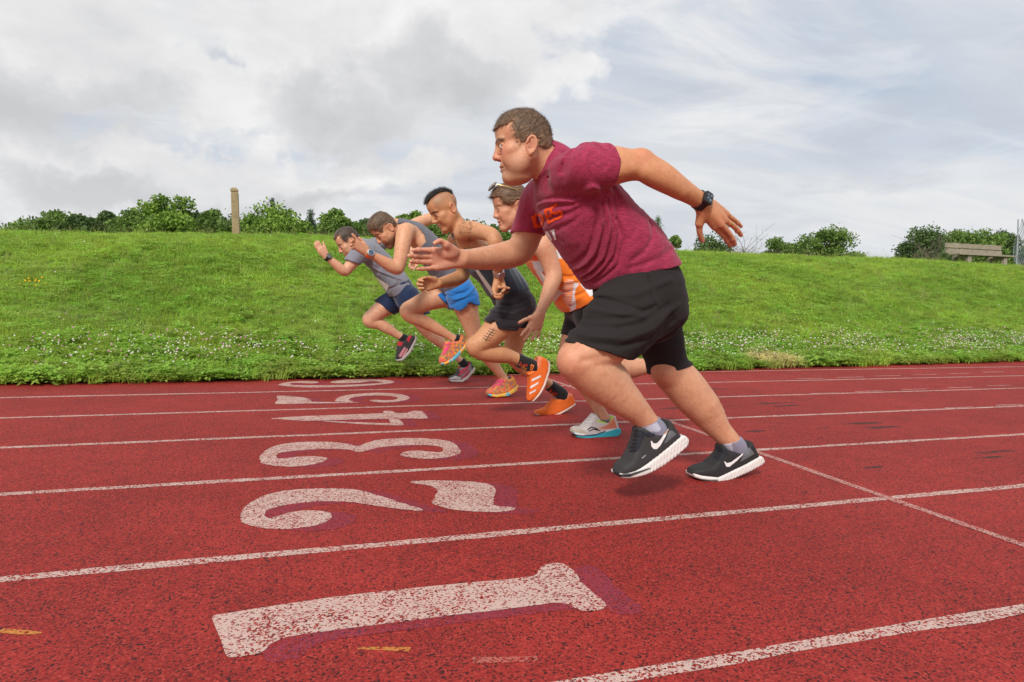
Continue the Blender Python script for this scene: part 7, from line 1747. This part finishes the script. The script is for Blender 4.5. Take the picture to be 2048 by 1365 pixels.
# ================================================================== farthest man in the grey T-shirt
def runner_grey():
    Y0 = 5.30
    pr = Person((1.5, Y0, 0), label='person in grey T-shirt and navy shorts, farthest and leading runner with black wristwatch')
    SK = (.72, .40, .25, 1)
    head = Head((698, 484), 5.30, 34, 2, .93, jaw=.95, brow=.9)
    Ls = nvec(P3((722, 505), 5.13), P3((738, 490), 5.46)); Lh = np.array([.06, 1, 0]); mixL = lambda t: Lh * (1 - t) + Ls * t
    fr = (-.74, -.1, -.67)
    st = [(812, 598, Y0, 19, 21, .150, mixL(0)), (796, 574, Y0, 20, 23, .148, mixL(.1)), (776, 547, Y0, 20, 22, .142, mixL(.35)), (754, 521, Y0, 20, 21, .152, mixL(.65)), (736, 503, Y0, 17, 19, .156, mixL(.95)), (722, 491, Y0, 12, 11, .11, Ls), (712, 484, Y0, 9, 9, .055, Ls)]
    trunk = TE(st, fr); neck = T([(722, 493, Y0, 14), (712, 487, Y0, 12.5), (703, 482, Y0, 13)])
    arm_n = T([(730, 505, 5.18, 14.5), (722, 506, 5.13, 15), (711, 519, 5.10, 12.8), (699, 533, 5.08, 11.2), (691, 543, 5.07, 9.6), (684, 540, 5.06, 10), (671, 529, 5.05, 8.8), (660, 519.5, 5.04, 6.4), (655, 515.5, 5.04, 6)])
    arm_f = T([(736, 496, 5.42, 13), (750, 490, 5.5, 12), (780, 482, 5.56, 10.5), (812, 486, 5.56, 9.5), (824, 503, 5.50, 8.5), (832, 520, 5.44, 6.2)])
    m = [(644.5, 496, 5.03), (641, 497.5, 5.03), (638.5, 500.5, 5.03), (638, 504, 5.035)]
    hd = hand((654, 515, 5.04), m, [straight(m[0], (636, 482.5, 5.03)), straight(m[1], (631.5, 484, 5.03)), straight(m[2], (629.3, 487.5, 5.03)), straight(m[3], (630, 492.5, 5.03))], [(652, 506, 5.04), (649, 495, 5.045), (647.5, 489.5, 5.045), (646.5, 485, 5.045)], rf=.0084, rp=.0128)
    mf = [(826, 527, 5.40), (822, 528, 5.40), (821, 531, 5.40), (824, 535, 5.40)]
    hf = hand((832, 520, 5.44), mf, [[(821, 527, 5.38), (819, 530, 5.37), (822, 532, 5.37)], [(818.5, 530, 5.38), (818.5, 534, 5.37), (822, 535, 5.37)], [(819.5, 535, 5.38), (822, 538, 5.37), (826, 537, 5.37)], [(824, 539, 5.38), (828, 540, 5.37), (830, 537, 5.38)]], [(835, 525, 5.42), (834, 531, 5.40), (830, 535, 5.38), (826, 536, 5.37)], rf=.0085, rp=.013)
    leg_f = T([(806, 600, 5.40, 21), (788, 604, 5.40, 20.5), (764, 619, 5.40, 18), (746, 633, 5.40, 15.5), (739, 640, 5.40, 14.5), (746, 646, 5.40, 12.5), (757, 648, 5.40, 11.5), (773, 656, 5.40, 11), (790, 667, 5.40, 8), (804, 675.5, 5.40, 6.8), (812, 680, 5.40, 6.8)])
    foot_f = T([(812, 681, 5.4, 6.5), (812, 692, 5.4, 6), (801, 708, 5.4, 4)])
    leg_n = T([(815, 600, 5.20, 21.5), (830, 625, 5.19, 18), (845, 650, 5.19, 14), (858, 665, 5.20, 13), (870, 676, 5.20, 12), (888, 691, 5.21, 9.5), (910, 711, 5.22, 7), (924, 725, 5.22, 6.6), (930, 734, 5.22, 6.4)])
    foot_n = T([(930, 734, 5.22, 6.5), (926, 746, 5.22, 6), (910, 757, 5.22, 4)])
    body = Fold([(trunk, 0), (neck, .03), (arm_n, .03), (arm_f, .03), (leg_n, .025), (foot_n, .01), (leg_f, .025), (foot_f, .01), (head, .02), (hd, .012), (hf, .012)])
    fp = face_paint(head, lips=(.50, .22, .18), brow=(.10, .065, .045), cheek=.35)
    pr.surf('body', body, .0080, M_SKIN, SK, fp, fine=[(head.lo + [0, .03, 0], head.hi - [0, .03, 0], .0042), (hd.lo - .005, hd.hi + .005, .0036), (hf.lo - .005, hf.hi + .005, .004)])
    make_eyes(pr, head, (1, .05, -.1), .0115)
    z3 = zz(620, 430, 10.5)
    ho = z3([(530, 520), (500, 470), (520, 380), (600, 280), (720, 190), (860, 180), (990, 240), (1080, 340), (1120, 450), (1110, 540), (1040, 540), (960, 530), (890, 530), (850, 490), (810, 480), (790, 520), (790, 575), (750, 570), (690, 540), (640, 480), (625, 420), (580, 430), (550, 490)])
    make_hair(pr, head, ho, 5.23, (.075, .050, .036, 1), .005, .004, (-.6, 0, -.5), 1800, .016, top=.012, seed=51, lift=.3, fib=.6, fade=(.42, .25, .16), fpx=2.5)
    sst = [(810, 595, Y0, 24, 24, .165, mixL(0)), (795, 572, Y0, 25, 27, .163, mixL(.1)), (775, 546, Y0, 24, 26, .158, mixL(.35)), (753, 520, Y0, 23, 25, .162, mixL(.65)), (735, 502, Y0, 20, 22, .163, mixL(.95)), (721, 491, Y0, 14, 13, .118, Ls), (711, 484, Y0, 10, 10, .065, Ls)]
    s_arm = T([(734, 505, 5.2, 16), (722, 505, 5.13, 18), (711, 517, 5.10, 16), (700, 530, 5.08, 15)]); s_armf = T([(736, 496, 5.42, 15), (752, 490, 5.5, 14.5), (772, 484, 5.55, 14)])
    hem = Prism(px_poly([(760, 620), (680, 480), (760, 460), (840, 540), (836, 562), (812, 577), (791, 594.5), (780, 592), (772, 586)], 5.15))
    z9 = zz(690, 480, 5.686)
    fl = folds([(z9([(280, 70), (400, 100), (520, 190)]), 2, -0.0058), (z9([(300, 110), (420, 150), (530, 215)]), 2, -0.0058), (z9([(200, 260), (340, 350), (560, 450)]), 2, -0.0058), (z9([(180, 280), (300, 380), (480, 500)]), 2, -0.0058), (z9([(260, 280), (420, 370), (640, 450)]), 2, 0.0085), (z9([(520, 560), (640, 500), (760, 470)]), 2, -0.0058)], 5.12, ymid=5.35)
    ts_ = Garment([(Garment([(TE(sst, fr), 0), (Infl(trunk, .006), .01)], [hem]), 0), (Garment([(s_arm, 0), (Infl(arm_n, .006), .01)], [half_plane((686, 517.5), (716, 529), 5.1, (730, 500))]), .02), (Garment([(s_armf, 0)], [half_plane((770, 470), (776, 500), 5.5, (740, 490))]), .02)], (), lambda P: fl(P) + cloth_noise(P, (.66, .75), 4, 15, .007, 6.1), .018, (T([(711, 484, Y0, 13), (700, 478, Y0, 18)]),))
    pr.surf('t_shirt', ts_, .0062, M_GREYHEATHER, (.245, .245, .29, 1))
    b4 = z9([(345, 425), (400, 455), (500, 520), (470, 585)]); B = [P3(q, Y) for q, Y in zip(b4, (5.16, 5.10, 5.09, 5.15))]; nn = np.array([0, -.003, 0])
    pr.add('race_bib', np.array(B + [q + nn for q in B]), [[0, 1, 2, 3], [7, 6, 5, 4], [0, 4, 5, 1], [1, 5, 6, 2], [2, 6, 7, 3], [3, 7, 4, 0]], M_BIB, smooth=False)
    p_tr = TE([(792, 566, Y0, 22, 25, .158, Lh), (803, 582, Y0, 23, 25, .162, Lh), (815, 602, Y0, 21, 23, .158, Lh)], (-.85, 0, -.4))
    pn = T([(816, 596, 5.2, 25), (832, 620, 5.19, 24), (846, 645, 5.19, 22)]); pf = T([(806, 598, 5.4, 24), (785, 606, 5.4, 23), (762, 620, 5.4, 22)])
    ln = Garment([(pn, 0), (Infl(leg_n, .006), .01)], [half_plane((800, 640), (866, 626), 5.18, (830, 590))]); lf = Garment([(pf, 0), (Infl(leg_f, .006), .01)], [half_plane((750, 602), (790, 632), 5.38, (810, 590))])
    pr.surf('shorts', Garment([(p_tr, 0), (ln, .02), (lf, .02)], [half_plane((770, 582), (835, 545), Y0, (820, 620))], lambda P: cloth_noise(P, (.8, .5), 4, 14, .006, 4.4), .018), .0064, M_CLOTH, (.014, .028, .075, 1))
    pr.surf('sock', Garment([(T([(800, 673, 5.4, 8.2), (811, 679, 5.4, 8.8), (812, 688, 5.4, 8)]), 0)], [half_plane((795, 681), (808, 666), 5.4, (815, 685))]), .0042, M_CLOTH, (.014, .014, .016, 1), key='sock_f')
    pr.surf('sock', Garment([(T([(916, 717, 5.22, 8), (926, 726, 5.22, 8.6), (931, 737, 5.22, 8)]), 0)], [half_plane((911, 731), (929, 714), 5.22, (932, 735))]), .0042, M_CLOTH, (.014, .014, .016, 1), key='sock_n')
    def mot(polys_c):
        def g(V, cols, pp):
            for poly, c in polys_c: paint_px(cols, pp, poly, c, .5, .95)
        return g
    z8 = zz(860, 640, 5.12)
    stripes = [z8([(300, 520), (400, 470), (410, 480), (310, 545)]), z8([(290, 560), (390, 500), (400, 512), (300, 580)]), z8([(320, 600), (400, 520), (412, 530), (340, 612)])]
    un = [(897, 759), (899, 755), (905, 752), (911, 750), (914, 741), (918, 733), (925, 735), (934, 731), (937, 722), (941, 724), (947, 735), (945, 741), (932, 755), (922, 761), (903, 761)]; sn = [(897, 758.5), (908, 760), (921, 758.5), (931, 752), (946, 734), (949, 736), (947, 742.5), (933, 758), (923, 763.8), (901, 763.5)]
    make_shoe(pr, 5.22, un, sn, (947, 738), (898, 761), (.060, .058, .062, 1), (.62, .58, .54, 1), .047, .004, mot([(z8([(190, 605), (260, 575), (330, 590), (300, 620)]), (.62, .60, .58)), (z8([(300, 500), (420, 450), (430, 520), (320, 600)]), (.30, .30, .31))] + [(s_, (.62, .06, .10)) for s_ in stripes] + [(z8([(270, 465), (300, 460), (310, 490), (280, 500)]), (.5, .02, .03)), (z8([(370, 470), (400, 420), (410, 440), (385, 490)]), (.5, .02, .03))]), None, T([(922, 722, 5.22, 7), (928, 732, 5.22, 6)]), key='shoe_n', label='black and silver running shoe with red trim planted on the track')
    z3b = zz(680, 580, 3.413)
    uf = [(791, 718), (793, 706), (795, 692), (796, 683), (806, 682), (814, 673), (820, 671), (829, 672), (830, 680), (819, 702), (803, 719), (793, 721)]; sf = [(791, 720), (802, 716), (816, 701), (828, 679), (829, 671), (833, 674), (832, 681), (821, 704), (804, 721.5), (793, 722.5)]
    st2 = [z3b([(400, 450), (440, 390), (450, 395), (412, 462)]), z3b([(420, 455), (455, 400), (465, 405), (430, 465)])]
    make_shoe(pr, 5.40, uf, sf, (831, 674), (793, 721), (.035, .033, .036, 1), (.40, .37, .36, 1), .047, .004, mot([(s_, (.60, .25, .28)) for s_ in st2] + [(z3b([(455, 340), (475, 310), (490, 312), (470, 360)]), (.5, .02, .04)), (z3b([(390, 350), (430, 360), (420, 385), (392, 380)]), (.5, .02, .04))]), None, T([(808, 674, 5.4, 7), (813, 682, 5.4, 6)]), key='shoe_f', label='black running shoe with red lining lifted off the ground')
    wc = P3((655, 516), 5.04); ax = nvec(P3((671, 529), 5.05), P3((654, 515), 5.04)); side = np.array([.35, -.85, .35]); side -= ax * (side @ ax); side /= np.linalg.norm(side)
    wt = ring_band(pr, 'watch', wc, ax, .029, .026, .022, M_BLACKPL, flat=.95, side=side); acr = np.cross(ax, side); cc = wc + side * .028
    rounded_plate(pr, 'watch_case', cc, ax, acr, side, .042, .042, .012, .0209, M_BLACKPL, wt); rounded_plate(pr, 'watch_glass', cc + side * .0055, ax, acr, side, .032, .032, .003, .0159, watch_glass('grey_watch_glass', (.12, .13, .13, 1)), wt)
    return pr
E_ = runner_grey()
